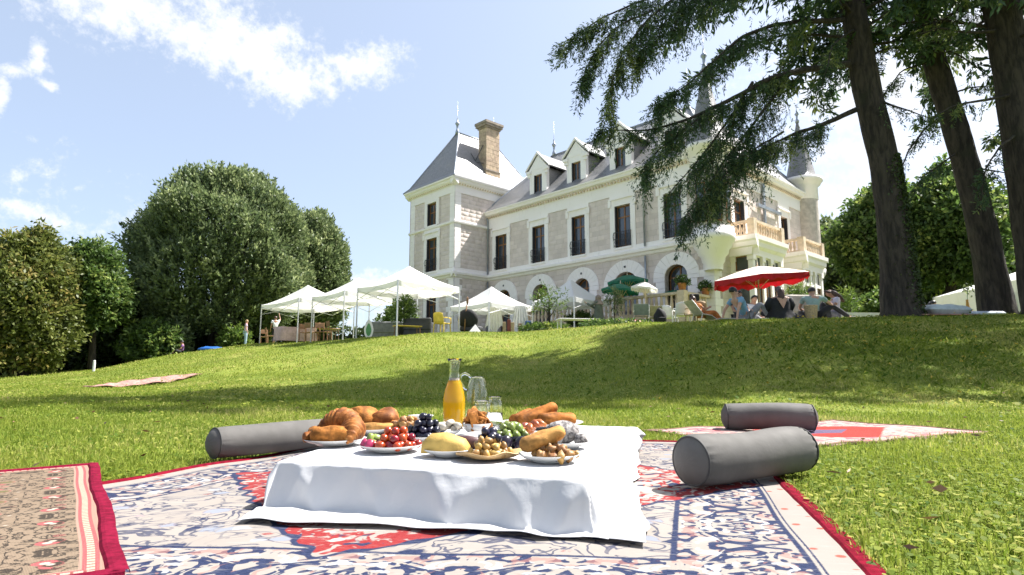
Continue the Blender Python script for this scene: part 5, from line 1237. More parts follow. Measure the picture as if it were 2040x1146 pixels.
conifer([(1797, 632, 15.2, 74), (1791, 560, 15.2, 64), (1783, 480, 15.2, 60), (1762, 330, 15.2, 55), (1728, 180, 15.2, 52), (1697, 0, 15.2, 47)], [
    ([(1708, 218, 15.1), (1650, 243, 14.9), (1590, 262, 14.6), (1530, 290, 14.3), (1470, 315, 14.0)], .075, H1),
    ([(1692, 128, 15.1), (1600, 140, 14.9), (1520, 160, 14.6), (1440, 205, 14.2), (1370, 240, 13.8), (1290, 262, 13.5), (1190, 258, 13.2)], .10, H1),
    ([(1500, 165, 14.5), (1455, 235, 14.3), (1410, 300, 14.1), (1365, 350, 13.9), (1325, 395, 13.8)], .04, H2),
    ([(1570, 150, 14.8), (1510, 235, 14.5), (1450, 310, 14.3), (1405, 380, 14.1), (1360, 440, 14.0)], .045, H2),
    ([(1560, 262, 14.5), (1500, 300, 14.3), (1440, 350, 14.1), (1410, 400, 14.0)], .03, H2),
    ([(1400, 230, 13.9), (1350, 270, 13.7), (1300, 310, 13.5), (1280, 350, 13.4)], .03, H1),
    ([(1680, 40, 15.1), (1600, 45, 14.8), (1540, 48, 14.5), (1480, 75, 14.2), (1420, 125, 13.9), (1360, 175, 13.6), (1310, 205, 13.4)], .075, H1),
    ([(1660, -150, 15.0), (1500, -80, 14.5), (1390, -30, 14.0), (1300, 30, 13.6), (1240, 100, 13.3), (1215, 180, 13.1), (1222, 225, 13.1)], .08, H2),
    ([(1390, -30, 14.0), (1260, 5, 13.6), (1180, 45, 13.3), (1110, 92, 13.0)], .04, H1),
    ([(1470, -70, 14.4), (1400, -10, 14.1), (1330, 40, 13.8), (1270, 110, 13.6)], .04, H2),
    ([(1300, 20, 13.6), (1230, 50, 13.3), (1180, 110, 13.1), (1160, 160, 13.0)], .03, H1),
    ([(1715, 120, 15.2), (1770, 95, 15.5), (1830, 110, 15.8)], .04, HS), ([(1730, 190, 15.2), (1790, 215, 14.6), (1850, 235, 14.2)], .04, HS), ([(1700, 60, 15.0), (1660, 90, 14.0), (1640, 160, 13.4)], .04, H3),
    ], 'ivy clad leaning conifer with long drooping branches, before the chateau', 11, 24.0, 9.0, 4.6, ivy=True)
conifer([(1990, 628, 16.0, 66), (1978, 560, 16.0, 56), (1962, 480, 16.0, 52), (1942, 400, 16.0, 49), (1905, 262, 16.0, 46), (1862, 120, 16.0, 42), (1835, 0, 16.0, 36)], [
    ([(1895, 230, 16.0), (1850, 250, 15.6), (1810, 300, 15.3), (1790, 360, 15.2), (1800, 420, 15.2)], .035, HS),
    ([(1915, 300, 16.0), (1870, 330, 15.6), (1835, 350, 15.4), (1815, 400, 15.3)], .03, HS),
    ([(1925, 330, 16.0), (1980, 340, 15.6), (2030, 350, 15.2)], .03, HS),
    ([(1885, 190, 16.0), (1940, 170, 15.6), (2000, 175, 15.2)], .03, HS),
    ([(1860, 120, 16.0), (1800, 140, 15.6), (1760, 190, 15.4)], .03, HS), ([(1845, 60, 16.0), (1780, 20, 15.6), (1740, 10, 15.4)], .04, H3), ([(1850, 60, 16.0), (1910, 20, 15.8), (1960, 30, 15.6)], .04, H3)],
    'slim conifer leaning hard over beside the white marquee', 12, 25.0, 9.5, 4.4)
conifer([(2092, 640, 14.6, 86), (2072, 500, 14.6, 76), (2050, 370, 14.6, 72), (2022, 180, 14.6, 68), (1992, 0, 14.6, 62)], [
    ([(2020, 190, 14.5), (1960, 200, 14.2), (1900, 210, 14.0), (1840, 245, 13.9)], .05, HS), ([(1995, 60, 14.5), (1930, 65, 14.2), (1870, 55, 14.0), (1810, 75, 13.9)], .05, HS),
    ([(2035, 260, 14.5), (1990, 290, 14.1), (1960, 340, 13.9), (1955, 400, 13.8)], .035, HS), ([(2040, 320, 14.5), (2080, 330, 14.0), (2120, 370, 13.6)], .04, H3),
    ([(2000, 90, 14.5), (2060, 60, 14.0), (2110, 90, 13.5)], .05, H3)],
    'massive dark conifer trunk rising past the corner of the marquee', 13, 26.0, 9.0, 4.8)
conifer([(2450, 660, 16.5, 80), (2430, 500, 16.5, 74), (2410, 300, 16.5, 68), (2390, 0, 16.5, 60)], [], 'conifer at the end of the row, beyond the marquee corner', 14, 25.0, 5.0, 6.0)
conifer([(2700, 660, 17.5, 80), (2680, 500, 17.5, 74), (2660, 300, 17.5, 68), (2640, 0, 17.5, 60)], [], 'outermost conifer of the row on the bank', 15, 25.0, 5.0, 6.0)

def crown_cloud(C, Rr, ncl, nl, el, ew, rg, axis_up=.5, clump=.5, shell=.55, lobes=None, flat=1.0, thin=.22, align=.55):
    """leaf clumps through an ellipsoid crown, biased to its outer shell"""
    D = unit(rg.normal(size=(ncl, 3))); D[:, 2] = np.where(D[:, 2] < -.82, -D[:, 2], D[:, 2])
    rad = shell + (1 - shell) * rg.random(ncl) ** .55
    lob = 1 + .08 * np.sin(D[:, 0] * 5 + C[0]) * np.sin(D[:, 2] * 6 + 1) + .06 * np.sin(D[:, 1] * 9 + D[:, 2] * 7)
    if lobes is not None: lob = lob * (1 + lobes * np.maximum.reduce([np.exp(-((D - d) ** 2).sum(1) / .10) for d in unit(rg.normal(size=(14, 3)))]) - lobes * .5)
    B = D * (rad * lob)[:, None] * Rr + C
    ax = unit(D + np.array([0, 0, axis_up]) + rg.normal(size=(ncl, 3)) * .25)
    t = rg.random((ncl, nl)); off = rg.normal(size=(ncl, nl, 3)) * clump * thin * (1 - .5 * t)[..., None]
    P = B[:, None] + ax[:, None] * (t * clump)[..., None] + off
    LD = ax[:, None] * align + rg.normal(size=(ncl, nl, 3)) * (1.15 - .75 * align) + np.array([0, 0, -.1 * flat])
    k = ncl * nl; V, F = leaves(P.reshape(-1, 3), LD.reshape(-1, 3), el * (.6 + .8 * rg.random(k)), ew, rg)
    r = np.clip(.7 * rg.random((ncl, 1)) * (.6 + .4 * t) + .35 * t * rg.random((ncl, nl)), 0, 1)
    return V, F, np.repeat(r.ravel(), 4)
def broadleaf(name, label, cx, cy, rx, ry, Y, base_py, wpx, m, seed, ncl, nl, el, ew, depth=1.0, group=None, cat='tree', base_px=None, **kw):
    rg = np.random.default_rng(seed); c = np.array(at_y(cx, cy, Y)); Rr = np.array([rx / FPX * Y, rx / FPX * Y * depth, ry / FPX * Y]); b0 = np.array(at_y(base_px or cx, base_py, Y)); b0[2] = float(gz(b0[0], b0[1]))
    root = empty(name, b0, 0, label, cat, group); w_ = wpx / 2 / FPX * Y
    hgt = c[2] - b0[2]; off = c - b0
    pts = [(0, 0, -.2), (off[0] * .15, off[1] * .15, hgt * .35), (off[0] * .6, off[1] * .6, hgt * .75), (off[0], off[1], hgt * 1.25)]
    b = trunk_mesh([tuple(q) for q in resample(pts, hgt / 10)[0]], list(np.linspace(w_, w_ * .3, len(resample(pts, hgt / 10)[0]))), 12, .05, seed); tk = b.build('trunk', bark, root, True)
    for i in range(7):
        a = i * 2.4; p0 = np.array(pts[1]) + (np.array(pts[3]) - np.array(pts[1])) * (.25 + .09 * i); p1 = off + Rr * np.array([math.cos(a) * .7, math.sin(a) * .7, .1 + .06 * i]); b = MB(); b.tube([tuple(p0), tuple((p0 + p1) / 2 + [0, 0, -.05 * hgt]), tuple(p1)], [w_ * .4, w_ * .25, w_ * .06], 6); b.build('branch', bark, root, True)
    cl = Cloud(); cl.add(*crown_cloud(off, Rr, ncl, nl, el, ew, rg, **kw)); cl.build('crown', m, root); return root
# the two big clipped limes, left
broadleaf('lime_tree', 'huge round clipped tree with dense upright shoots behind the gazebos', 446, 534, 146, 172, 44, 690, 62, lime_leaf, 21, 9000, 16, .27, .13, group='round clipped trees', axis_up=1.3, clump=1.35, shell=.74, thin=.085, align=.95)
broadleaf('lime_tree', 'second round clipped tree, half hidden behind the huge one', 612, 566, 68, 122, 50, 690, 50, lime_leaf, 22, 4200, 15, .28, .14, group='round clipped trees', axis_up=1.3, clump=1.3, shell=.74, thin=.085, align=.95)
# left edge trees
broadleaf('park_tree', 'yellowish broad tree with low skirts at the lawn edge', 46, 620, 70, 138, 33, 757, 26, olive_leaf, 23, 4200, 15, .26, .13, group='trees at the lawn edge', axis_up=.2, clump=.95, shell=.55, lobes=.25)
broadleaf('park_tree', 'slender tree with layered green foliage and bare dark trunk', 182, 582, 44, 78, 36, 745, 15, mid_leaf, 24, 2000, 15, .27, .13, group='trees at the lawn edge', axis_up=.15, clump=.95, shell=.45, lobes=.35)
broadleaf('park_tree', 'dark tree wedged between the slender tree and the huge round one', 246, 640, 40, 66, 42, 735, 16, hedge_leaf, 25, 1200, 14, .40, .2, group='trees at the lawn edge', axis_up=.1, clump=1.0, shell=.4, lobes=.3)
broadleaf('park_tree', 'tall olive tree at the far left, only its flank in view', -110, 600, 110, 140, 36, 760, 26, olive_leaf, 26, 1600, 14, .36, .18, group='trees at the lawn edge', axis_up=.2, clump=1.0, shell=.5, lobes=.3)
# shrubs and hedge along the left
def shrub(label, cx, cy, rx, ry, Y, m, seed, ncl=420, nl=14, el=.26, ew=.13, base=None, name='shrub', group='shrubs at the lawn edge', **kw):
    rg = np.random.default_rng(seed); c = np.array(at_y(cx, cy, Y)); Rr = np.array([rx / FPX * Y, rx / FPX * Y * .8, ry / FPX * Y]); b0 = c.copy(); b0[2] = float(gz(c[0], c[1])); root = empty(name, b0, 0, label, 'shrub', group)
    for i in range(5): b = MB(); a = i * 1.256; q = (c - b0) + Rr * np.array([math.cos(a) * .5, math.sin(a) * .5, .1]); b.tube([(0, 0, -.1), tuple(q * .5), tuple(q)], [.05, .035, .01], 6); b.build('stem', bark, root, True)
    cl = Cloud(); cl.add(*crown_cloud(c - b0, Rr, ncl, nl, el, ew, rg, **{'shell': .35, 'clump': .6, **kw})); cl.build('foliage', m, root); return root
shrub('drooping light green shrub under the huge round tree', 305, 690, 48, 40, 38, mid_leaf, 31, 500, lobes=.3)
shrub('grey green shrub beside the drooping light green one', 338, 690, 30, 36, 39, lime_leaf, 32, 300)
shrub('small bright shrub at the gazebo corner', 468, 680, 18, 14, 40, bright_leaf, 33, 160)
shrub('dark laurel mass behind the slender tree trunk', 215, 700, 60, 48, 42, hedge_leaf, 34, 520, el=.32, ew=.17)
shrub('dark laurel mass behind the skirted broad tree', 100, 705, 70, 55, 42, hedge_leaf, 35, 560, el=.32, ew=.17)
shrub('dark laurel mass at the far lawn corner', -20, 710, 80, 60, 42, hedge_leaf, 36, 500, el=.32, ew=.17)
shrub('dark laurel mass below the huge round tree', 400, 672, 70, 40, 50, hedge_leaf, 37, 480, el=.36, ew=.19)
shrub('dark laurel mass behind the gazebo chairs', 560, 655, 80, 36, 56, hedge_leaf, 38, 480, el=.4, ew=.2)
hg = empty('hedge', at_y(120, 745, 46).to_tuple()[:2] + (0,), R(18), 'long dark hedge closing the lawn on the left', 'hedge'); rg = np.random.default_rng(40)
n = 16000; P = np.stack([(rg.random(n) - .5) * 50, (rg.random(n) - .5) * 2.2, rg.random(n) ** .8 * 4.2], 1); V, F = leaves(P, rg.normal(size=(n, 3)) + [0, -.4, .3], .42, .24, rg); link('foliage', np_mesh('foliage', V, F, np.repeat(rg.random(n), 4)), hedge_leaf, hg)
b = MB(); b.box((0, .5, 1.7), (50, 1.0, 3.6)); b.build('inner_block', mat('hedge_core', (.012, .016, .008), .95), hg)  # plain near-black box filling the hedge behind its leaves
# right background trees
broadleaf('park_tree', 'leafy chestnut behind the ivy clad trunk', 1770, 480, 78, 105, 40, 640, 24, mid_leaf, 51, 2800, 14, .34, .19, group='trees behind the marquee', axis_up=.1, clump=1.1, shell=.45, lobes=.35)
broadleaf('park_tree', 'bright green chestnut between the two leaning trunks', 1895, 470, 90, 110, 38, 640, 26, mid_leaf, 52, 3200, 14, .34, .19, group='trees behind the marquee', axis_up=.1, clump=1.1, shell=.5, lobes=.35)
broadleaf('park_tree', 'pale airy tree just behind the round turret', 1668, 530, 34, 80, 46, 640, 18, lime_leaf, 53, 900, 13, .40, .2, group='trees behind the marquee', axis_up=.2, clump=1.0, shell=.35, lobes=.35)
broadleaf('park_tree', 'dark tree rising behind the marquee roof', 2010, 520, 60, 110, 46, 640, 22, hedge_leaf, 54, 1300, 13, .44, .24, group='trees behind the marquee', axis_up=.2, clump=1.1, shell=.4, lobes=.3)
broadleaf('park_tree', 'dense dark tree low behind the picnic party', 1720, 575, 60, 60, 44, 640, 18, hedge_leaf, 55, 1000, 13, .40, .22, group='trees behind the marquee', axis_up=.2, clump=1.0, shell=.4, lobes=.3)
shrub('tall yellow green grass clump behind the woman in black', 1592, 610, 15, 22, 24, bright_leaf, 56, 70, 12, .30, .03, axis_up=1.6)
shrub('yellow green grass clump behind the seated couple', 1690, 616, 11, 16, 24, bright_leaf, 57, 50, 12, .26, .03, axis_up=1.6)
shrub('bright bush in the sun beyond the white table', 1760, 622, 40, 24, 34, mid_leaf, 58, 300)

for i, (px, ry, Y, lab) in enumerate([(1690, 44, 48, 'dark undergrowth behind the turret foot'), (1760, 46, 47, 'dark undergrowth behind the ivy clad trunk'), (1840, 46, 46, 'dark undergrowth between the two leaning trunks'), (1920, 44, 47, 'dark undergrowth behind the marquee corner')]):
    shrub(lab, px, 592, 56, ry, Y, hedge_leaf, 80 + i, 520, 14, .36, .2, group='undergrowth behind the marquee')

# ================================================================ gazebos and marquee
canvas, g, bs = new_mat('tent_canvas'); co = g.coord('Object'); n1 = g.noise(co, 1.5, 4.0); g.link(g.mix(n1, (.78, .78, .78), (.86, .86, .86)), bs.inputs['Base Color']); bs.inputs['Roughness'].default_value = .6
tr = g.node('ShaderNodeBsdfTranslucent'); tr.inputs[0].default_value = (.85, .83, .78, 1); mx = g.node('ShaderNodeMixShader'); mx.inputs[0].default_value = .35
canvas.node_tree.links.new(bs.outputs[0], mx.inputs[1]); canvas.node_tree.links.new(tr.outputs[0], mx.inputs[2]); canvas.node_tree.links.new(mx.outputs[0], canvas.node_tree.nodes['Material Output'].inputs[0])
alu = mat('aluminium', (.62, .63, .65), .35, .05, 3, metal=.7)
def gazebo(cx, cy, yaw, sx, sy, leg, peak, label, group='white pop up gazebos', legs=True):
    z0 = float(gz(cx, cy)); root = empty('gazebo', (cx, cy, z0), yaw, label, 'gazebo', group); ca, sa = math.cos(yaw), math.sin(yaw)
    cor = [(-sx / 2, -sy / 2), (sx / 2, -sy / 2), (sx / 2, sy / 2), (-sx / 2, sy / 2)]
    for i, (x, y) in enumerate(cor):
        gx, gy = cx + x * ca - y * sa, cy + x * sa + y * ca; zg = float(gz(gx, gy)) - z0
        b = MB(); b.box((x, y, (leg + zg) / 2 - .02), (.045, .045, leg - zg + .06)); b.box((x, y, zg + .01), (.11, .11, .02)); b.build('leg', alu, root)
    # canopy: concave pyramid with sagging edges
    b = MB(); N = 14; vs = []; M_ = 4 * N; rings = 9
    for r_ in range(rings + 1):
        t = r_ / rings
        for k in range(M_):
            e, f_ = divmod(k, N); f_ /= N; a, c_ = cor[e], cor[(e + 1) % 4]; x = a[0] + (c_[0] - a[0]) * f_; y = a[1] + (c_[1] - a[1]) * f_
            h = leg + (peak - leg) * (1 - t) ** 1.35 - .07 * math.sin(math.pi * f_) * t * (1.0) - .05 * math.sin(math.pi * t) * math.sin(math.pi * f_); s = max(t, .004)
            vs.append((x * s, y * s, h))
    fs = [(r_ * M_ + k, r_ * M_ + (k + 1) % M_, (r_ + 1) * M_ + (k + 1) % M_, (r_ + 1) * M_ + k) for r_ in range(rings) for k in range(M_)]
    b.add(vs, fs); o = b.build('canopy', canvas, root, True)
    b = MB(); vs = []
    for r_, dz in enumerate((0, -.10, -.22)):
        for k in range(M_):
            e, f_ = divmod(k, N); f_ /= N; a, c_ = cor[e], cor[(e + 1) % 4]; x = (a[0] + (c_[0] - a[0]) * f_) * 1.006; y = (a[1] + (c_[1] - a[1]) * f_) * 1.006; w_ = 1 + .006 * math.sin(f_ * 31 + e) * r_
            vs.append((x * w_, y * w_, leg - .07 * math.sin(math.pi * f_) + dz))
    b.add(vs, [(r_ * M_ + k, r_ * M_ + (k + 1) % M_, (r_ + 1) * M_ + (k + 1) % M_, (r_ + 1) * M_ + k) for r_ in range(2) for k in range(M_)]); b.build('valance', canvas, root, True)
    for i in range(4):
        a, c_ = cor[i], cor[(i + 1) % 4]
        for j in range(2):
            for s in (0, 1):
                p0 = [a[k] + (c_[k] - a[k]) * (j * .5) for k in (0, 1)]; p1 = [a[k] + (c_[k] - a[k]) * (j * .5 + .5) for k in (0, 1)]; b = MB(); b.tube([(p0[0], p0[1], leg - .12 - .40 * s), (p1[0], p1[1], leg - .52 + .40 * s)], .012, 5); b.build('strut', alu, root)
    return root
T44 = R(44)
gazebo(-4.30, 24.6, T44, 3.0, 3.0, 2.05, 2.95, 'white gazebo standing nearest the chateau tower, a potted tree under it')
gazebo(-7.17, 27.6, T44, 3.0, 3.0, 2.05, 2.95, 'middle white gazebo of the long row')
gazebo(-10.9, 31.6, T44, 3.0, 4.6, 2.05, 3.05, 'white gazebo at the wooded end of the row, chairs beneath')
p = at_y(979, 600, 29.5); gazebo(p.x, p.y, T44, 2.9, 2.9, 1.55, 2.55, 'low white gazebo with white cloths hanging inside'); g5 = p
p = at_y(1137, 600, 29.0); gazebo(p.x, p.y, T44, 2.6, 2.6, 1.75, 2.85, 'low white gazebo beside the small olive tree')
# marquee, right
p = at_y(2055, 600, 24.0); mz = float(gz(p.x, p.y)); mq = empty('marquee', (p.x, p.y, mz), R(-8), 'large white marquee with gable roof behind the leaning trunks', 'marquee')
b = MB(); W_, D_, E_, Pk = 9.0, 7.0, 2.2, 3.6
b.add([(0, 0, E_), (W_ / 2, 0, Pk), (W_, 0, E_), (0, D_, E_), (W_ / 2, D_, Pk), (W_, D_, E_)], [(0, 1, 4, 3), (1, 2, 5, 4)]); b.build('roof', canvas, mq)
b = MB(); b.add([(0, -.02, E_), (W_ / 2, -.02, Pk), (W_, -.02, E_), (W_, -.02, E_ - .25), (W_ / 2, -.02, Pk - .9), (0, -.02, E_ - .25)], [(0, 1, 4, 5), (1, 2, 3, 4)]); b.build('gable_panel', canvas, mq)
b = MB(); n = 24; vs = []
for i in range(n + 1):
    for z in (0, E_): vs.append((.03 * math.sin(i * 1.9), D_ * i / n, z))
b.add(vs, [(2 * i, 2 * i + 1, 2 * i + 3, 2 * i + 2) for i in range(n)]); b.build('side_wall', canvas, mq)
b = MB(); vs = []
for i in range(n + 1):
    for z in (0, E_): vs.append((W_ * i / n, D_ + .03 * math.sin(i * 1.9), z))
b.add(vs, [(2 * i, 2 * i + 1, 2 * i + 3, 2 * i + 2) for i in range(n)]); b.build('back_wall', canvas, mq)
for x in (0, W_ / 2, W_):
    for y in (0, D_): b = MB(); b.box((x, y, (E_ if x != W_ / 2 else Pk) / 2), (.07, .07, E_ if x != W_ / 2 else Pk)); b.build('pole', alu, mq)
for k in range(4): b = MB(); b.tube([(k * 2.25, .02, E_ - .1 + (k % 2) * .5), ((k + 1) * 2.25, .02, E_ + .4 - (k % 2) * .5)], .03, 6); b.build('truss', alu, mq)
b = MB(); b.box((.03, 1.1, 1.1), (.02, .8, 1.2)); b.build('window', mat('clear_plastic', (.65, .70, .75), .15, .03), mq)

# ================================================================ parasols
def parasol(px, py, Y, R_, h, sag, n, mtop, mval, label, val=.14, tilt=0.0, ribs_m=None, mu=None, zoff=0.0, square=False, yaw=.2):
    q = at_y(px, py, Y); z0 = float(gz(q.x, q.y)) + zoff; root = empty('parasol', (q.x, q.y, z0), yaw, label, 'parasol'); T = Matrix.Rotation(tilt, 3, 'Y')
    b = MB(); b.tube([(0, 0, 0), (0, 0, h - .05)], .024, 8); b.build('pole', ribs_m or alu, root, True)
    b = MB(); b.lathe([(.24, 0), (.24, .05), (.06, .09), (.03, .30)], 18); b.build('base', mat('concrete_base', (.3, .3, .29), .9), root, True)
    M_ = n * 6; rings = 7; vs = []
    for r_ in range(rings + 1):
        t = r_ / rings
        for k in range(M_):
            f_ = (k % 6) / 6; th = 2 * math.pi * k / M_; th0 = 2 * math.pi * (k // 6) / n; dth = 2 * math.pi / n; R1 = R_ * math.cos(dth / 2) / math.cos(th - th0 - dth / 2); R1 *= 1 - .05 * math.sin(math.pi * f_) * t
            z = -sag * t ** 1.25 + .03 * math.sin(math.pi * f_) * math.sin(math.pi * t); s = max(t, .01); v = T @ Vector((R1 * s * math.cos(th), R1 * s * math.sin(th), z)); vs.append((v.x, v.y, v.z + h))
    b = MB(); b.add(vs, [(r_ * M_ + k, r_ * M_ + (k + 1) % M_, (r_ + 1) * M_ + (k + 1) % M_, (r_ + 1) * M_ + k) for r_ in range(rings) for k in range(M_)]); can = b.build('canopy', mtop, root, True)
    if mu: b2 = MB(); b2.add([(x, y, z - .02) for x, y, z in vs], [(r_ * M_ + k, r_ * M_ + (k + 1) % M_, (r_ + 1) * M_ + (k + 1) % M_, (r_ + 1) * M_ + k) for r_ in range(rings) for k in range(M_)]); b2.build('lining', mu, root, True)
    if val:
        b = MB(); w_ = []
        for k in range(M_):
            x, y, z = vs[rings * M_ + k]; sc_ = abs(math.sin(k / M_ * math.pi * n * 3)); w_.append((x, y, z)); w_.append((x * 1.004, y * 1.004, z - val * (.6 + .4 * sc_)))
        b.add(w_, [(2 * k, 2 * ((k + 1) % M_), 2 * ((k + 1) % M_) + 1, 2 * k + 1) for k in range(M_)]); b.build('valance', mval, root, True)
    for k in range(n):
        b = MB(); e = vs[rings * M_ + k * 6]; e = (e[0] * .97, e[1] * .97, e[2] - .03); m_ = vs[3 * M_ + k * 6]; b.tube([(0, 0, h - .06), (m_[0], m_[1], m_[2] - .035), e], .010, 5); rb = b.build('rib', ribs_m or alu, root)
        b = MB(); b.tube([(0, 0, h - sag * .75 - .45), (m_[0], m_[1], m_[2] - .04)], .009, 5); b.build('strut', ribs_m or alu, rb)
    b = MB(); b.lathe([(.02, -.02), (.035, .02), (.02, .06), (.008, .16)], 8, (0, 0, h)); b.build('finial', ribs_m or alu, root, True); return root
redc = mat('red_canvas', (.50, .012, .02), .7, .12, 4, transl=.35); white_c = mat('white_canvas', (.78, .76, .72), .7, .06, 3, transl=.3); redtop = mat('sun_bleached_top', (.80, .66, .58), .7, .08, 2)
greenc = mat('green_canvas', (.015, .17, .09), .65, .15, 4, transl=.3); wood_p = mat('parasol_wood', (.62, .50, .36), .6, .1, 6)
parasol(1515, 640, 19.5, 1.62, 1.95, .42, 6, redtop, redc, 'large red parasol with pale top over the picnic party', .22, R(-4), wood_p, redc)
parasol(1287, 640, 26.0, .62, 2.25, .30, 8, white_c, white_c, 'small cream parasol before the terrace', .10, R(8), wood_p)
parasol(1252, 640, 29.0, 1.05, 3.05, .34, 8, greenc, greenc, 'upper green parasol in front of the chateau arch', .14, R(-3), wood_p)
parasol(1238, 640, 27.5, .92, 2.40, .34, 8, greenc, greenc, 'lower green parasol beside the cream one', .12, R(5), wood_p)
parasol(1347, 640, 31.0, .85, 2.30, .22, 8, greenc, greenc, 'small green parasol on the terrace behind a flower pot', .10, 0, wood_p, zoff=.25)

# ================================================================ furniture and small things on the plateau
def gp(px, Y): q = at_y(px, 640, Y); return Vector((q.x, q.y, float(gz(q.x, q.y))))
def local(root_name, px, Y, yaw, label, cat, group=None, dz=0.0): q = gp(px, Y); q.z += dz; return empty(root_name, q, yaw, label, cat, group)
pw = mat('white_plastic', (.75, .74, .72), .45, .05, 4); rat = mat('wicker', (.50, .38, .24), .8, .25, 40, bump=.004, bscale=60); gcv = mat('grey_green_canvas', (.20, .23, .19), .8, .12, 6); anth = mat('anthracite', (.035, .037, .042), .7, .15, 5); woodb = mat('brown_wood', (.25, .13, .06), .55, .2, 8); gsofa = mat('grey_sofa_fabric', (.16, .165, .175), .85, .12, 8)
ylw = mat('yellow_cloth', (.72, .52, .08), .8, .12, 5); terra = mat('terracotta', (.50, .20, .10), .8, .15, 8); blk = mat('black_cloth', (.010, .010, .012), .8, .2, 10); whc = mat('white_linen', (.80, .79, .77), .8, .04, 4, transl=.15)
def director_chair(px, Y, yaw, m, label):
    r_ = local('folding_chair', px, Y, yaw, label, 'chair', 'canvas folding chairs')
    for x in (-.26, .26):
        for s in (1, -1): b = MB(); b.tube([(x, .22 * s, 0), (x, -.22 * s, .42)], .013, 6); b.build('leg', alu, r_)
        b = MB(); b.tube([(x, .18, .40), (x, .24, .86)], .013, 6); b.build('back_post', alu, r_); b = MB(); b.bbox((x, 0, .62), (.05, .46, .025), .006); b.build('armrest', pw, r_)
    b = MB(); b.bbox((0, 0, .42), (.52, .42, .02), .005); b.build('seat', m, r_); b = MB(); b.bbox((0, .22, .66), (.52, .02, .40), .006, M=Mrot(-.12)); b.build('backrest', m, r_); return r_
def arm_chair(px, Y, yaw, m, label, group, name='plastic_chair'):
    r_ = local(name, px, Y, yaw, label, 'chair', group)
    for x in (-.24, .24):
        for y in (-.22, .22): b = MB(); b.tube([(x * 1.1, y * 1.1, 0), (x, y, .42)], [.018, .026], 7); b.build('leg', m, r_)
        b = MB(); b.tube([(x * 1.12, -.24, .42), (x * 1.15, -.22, .64), (x * 1.15, .1, .66), (x * 1.05, .24, .64)], .022, 7); b.build('armrest', m, r_, True)
    b = MB(); b.bbox((0, 0, .43), (.52, .50, .035), .012); b.build('seat', m, r_)
    b = MB(); n = 10; vs = []
    for j in range(7):
        for i in range(n + 1):
            a = (i / n - .5) * 2.2; vs.append((.28 * math.sin(a) * (1 - .12 * (j / 6) ** 3), .26 + .08 * j / 6 - .10 * (1 - math.cos(a)), .44 + .44 * j / 6 * (1 - .12 * abs(i / n - .5) ** 2 * 4)))
    b.add(vs, [(j * (n + 1) + i, j * (n + 1) + i + 1, (j + 1) * (n + 1) + i + 1, (j + 1) * (n + 1) + i) for j in range(6) for i in range(n)]); o = b.build('backrest', m, r_, True); o.modifiers.new('t', 'SOLIDIFY').thickness = .02; return r_
def table(px, Y, yaw, L_, W_, H_, m, label, leg_m=None, cat='table', group=None, cloth=None):
    r_ = local('table', px, Y, yaw, label, cat, group); b = MB(); b.bbox((0, 0, H_ - .02), (L_, W_, .04), .01); b.build('table_top', m, r_)
    for x in (-1, 1):
        for y in (-1, 1): b = MB(); b.tube([(x * (L_ / 2 - .06), y * (W_ / 2 - .06), 0), (x * (L_ / 2 - .08), y * (W_ / 2 - .08), H_ - .04)], .022, 6); b.build('leg', leg_m or alu, r_)
    if cloth:
        b = MB(); n = 40; vs = []
        for r2, (k, z) in enumerate(((1.0, H_ + .006), (1.02, H_ - .01), (1.04, H_ * .5), (1.07, .06))):
            for i in range(n):
                th = 2 * math.pi * i / n; c_, s_ = math.cos(th), math.sin(th); q = 1 / max(abs(c_), abs(s_)); w_ = 1 + .03 * math.sin(i * 1.9) * (r2 > 1); vs.append((L_ / 2 * c_ * q * k * w_, W_ / 2 * s_ * q * k * w_, z))
        b.add(vs, [(r2 * n + i, r2 * n + (i + 1) % n, (r2 + 1) * n + (i + 1) % n, (r2 + 1) * n + i) for r2 in range(3) for i in range(n)] + [tuple(range(n))]); b.build('table_skirt', cloth, r_, True)
    return r_
director_chair(1278, 21.5, R(170), gcv, 'grey green canvas chair before the terrace, its back to the lawn')
director_chair(1303, 22.5, R(190), mat('olive_canvas', (.26, .25, .13), .8), 'olive canvas chair next to the grey green one')
arm_chair(1358, 21.0, R(175), pw, 'white plastic garden armchair below the terrace corner', 'white garden chairs')
arm_chair(1333, 22.5, R(140), pw, 'white plastic chair with a black rucksack beside it', 'white garden chairs')
arm_chair(1386, 20.6, R(200), rat, 'round wicker armchair beside the deck chair', None, 'wicker_chair')
# deck chair with steel frame
r_ = local('deck_chair', 1404, 20.0, R(-75), 'white framed deck chair under the person in orange', 'chair'); 
for x in (-.27, .27): b = MB(); b.tube([(x, .55, .05), (x, .1, .36), (x, -.22, .40), (x, -.62, .86)], .016, 6); b.build('frame_rail', pw, r_, True); b = MB(); b.tube([(x, -.25, .40), (x, -.35, 0)], .014, 6); b.build('leg', pw, r_)
b = MB(); b.add([(x, y, z) for y, z in ((.55, .06), (.1, .35), (-.22, .39), (-.62, .85)) for x in (-.26, .26)], [(0, 1, 3, 2), (2, 3, 5, 4), (4, 5, 7, 6)]); b.build('sling', mat('grey_sling', (.40, .38, .36), .8), r_)
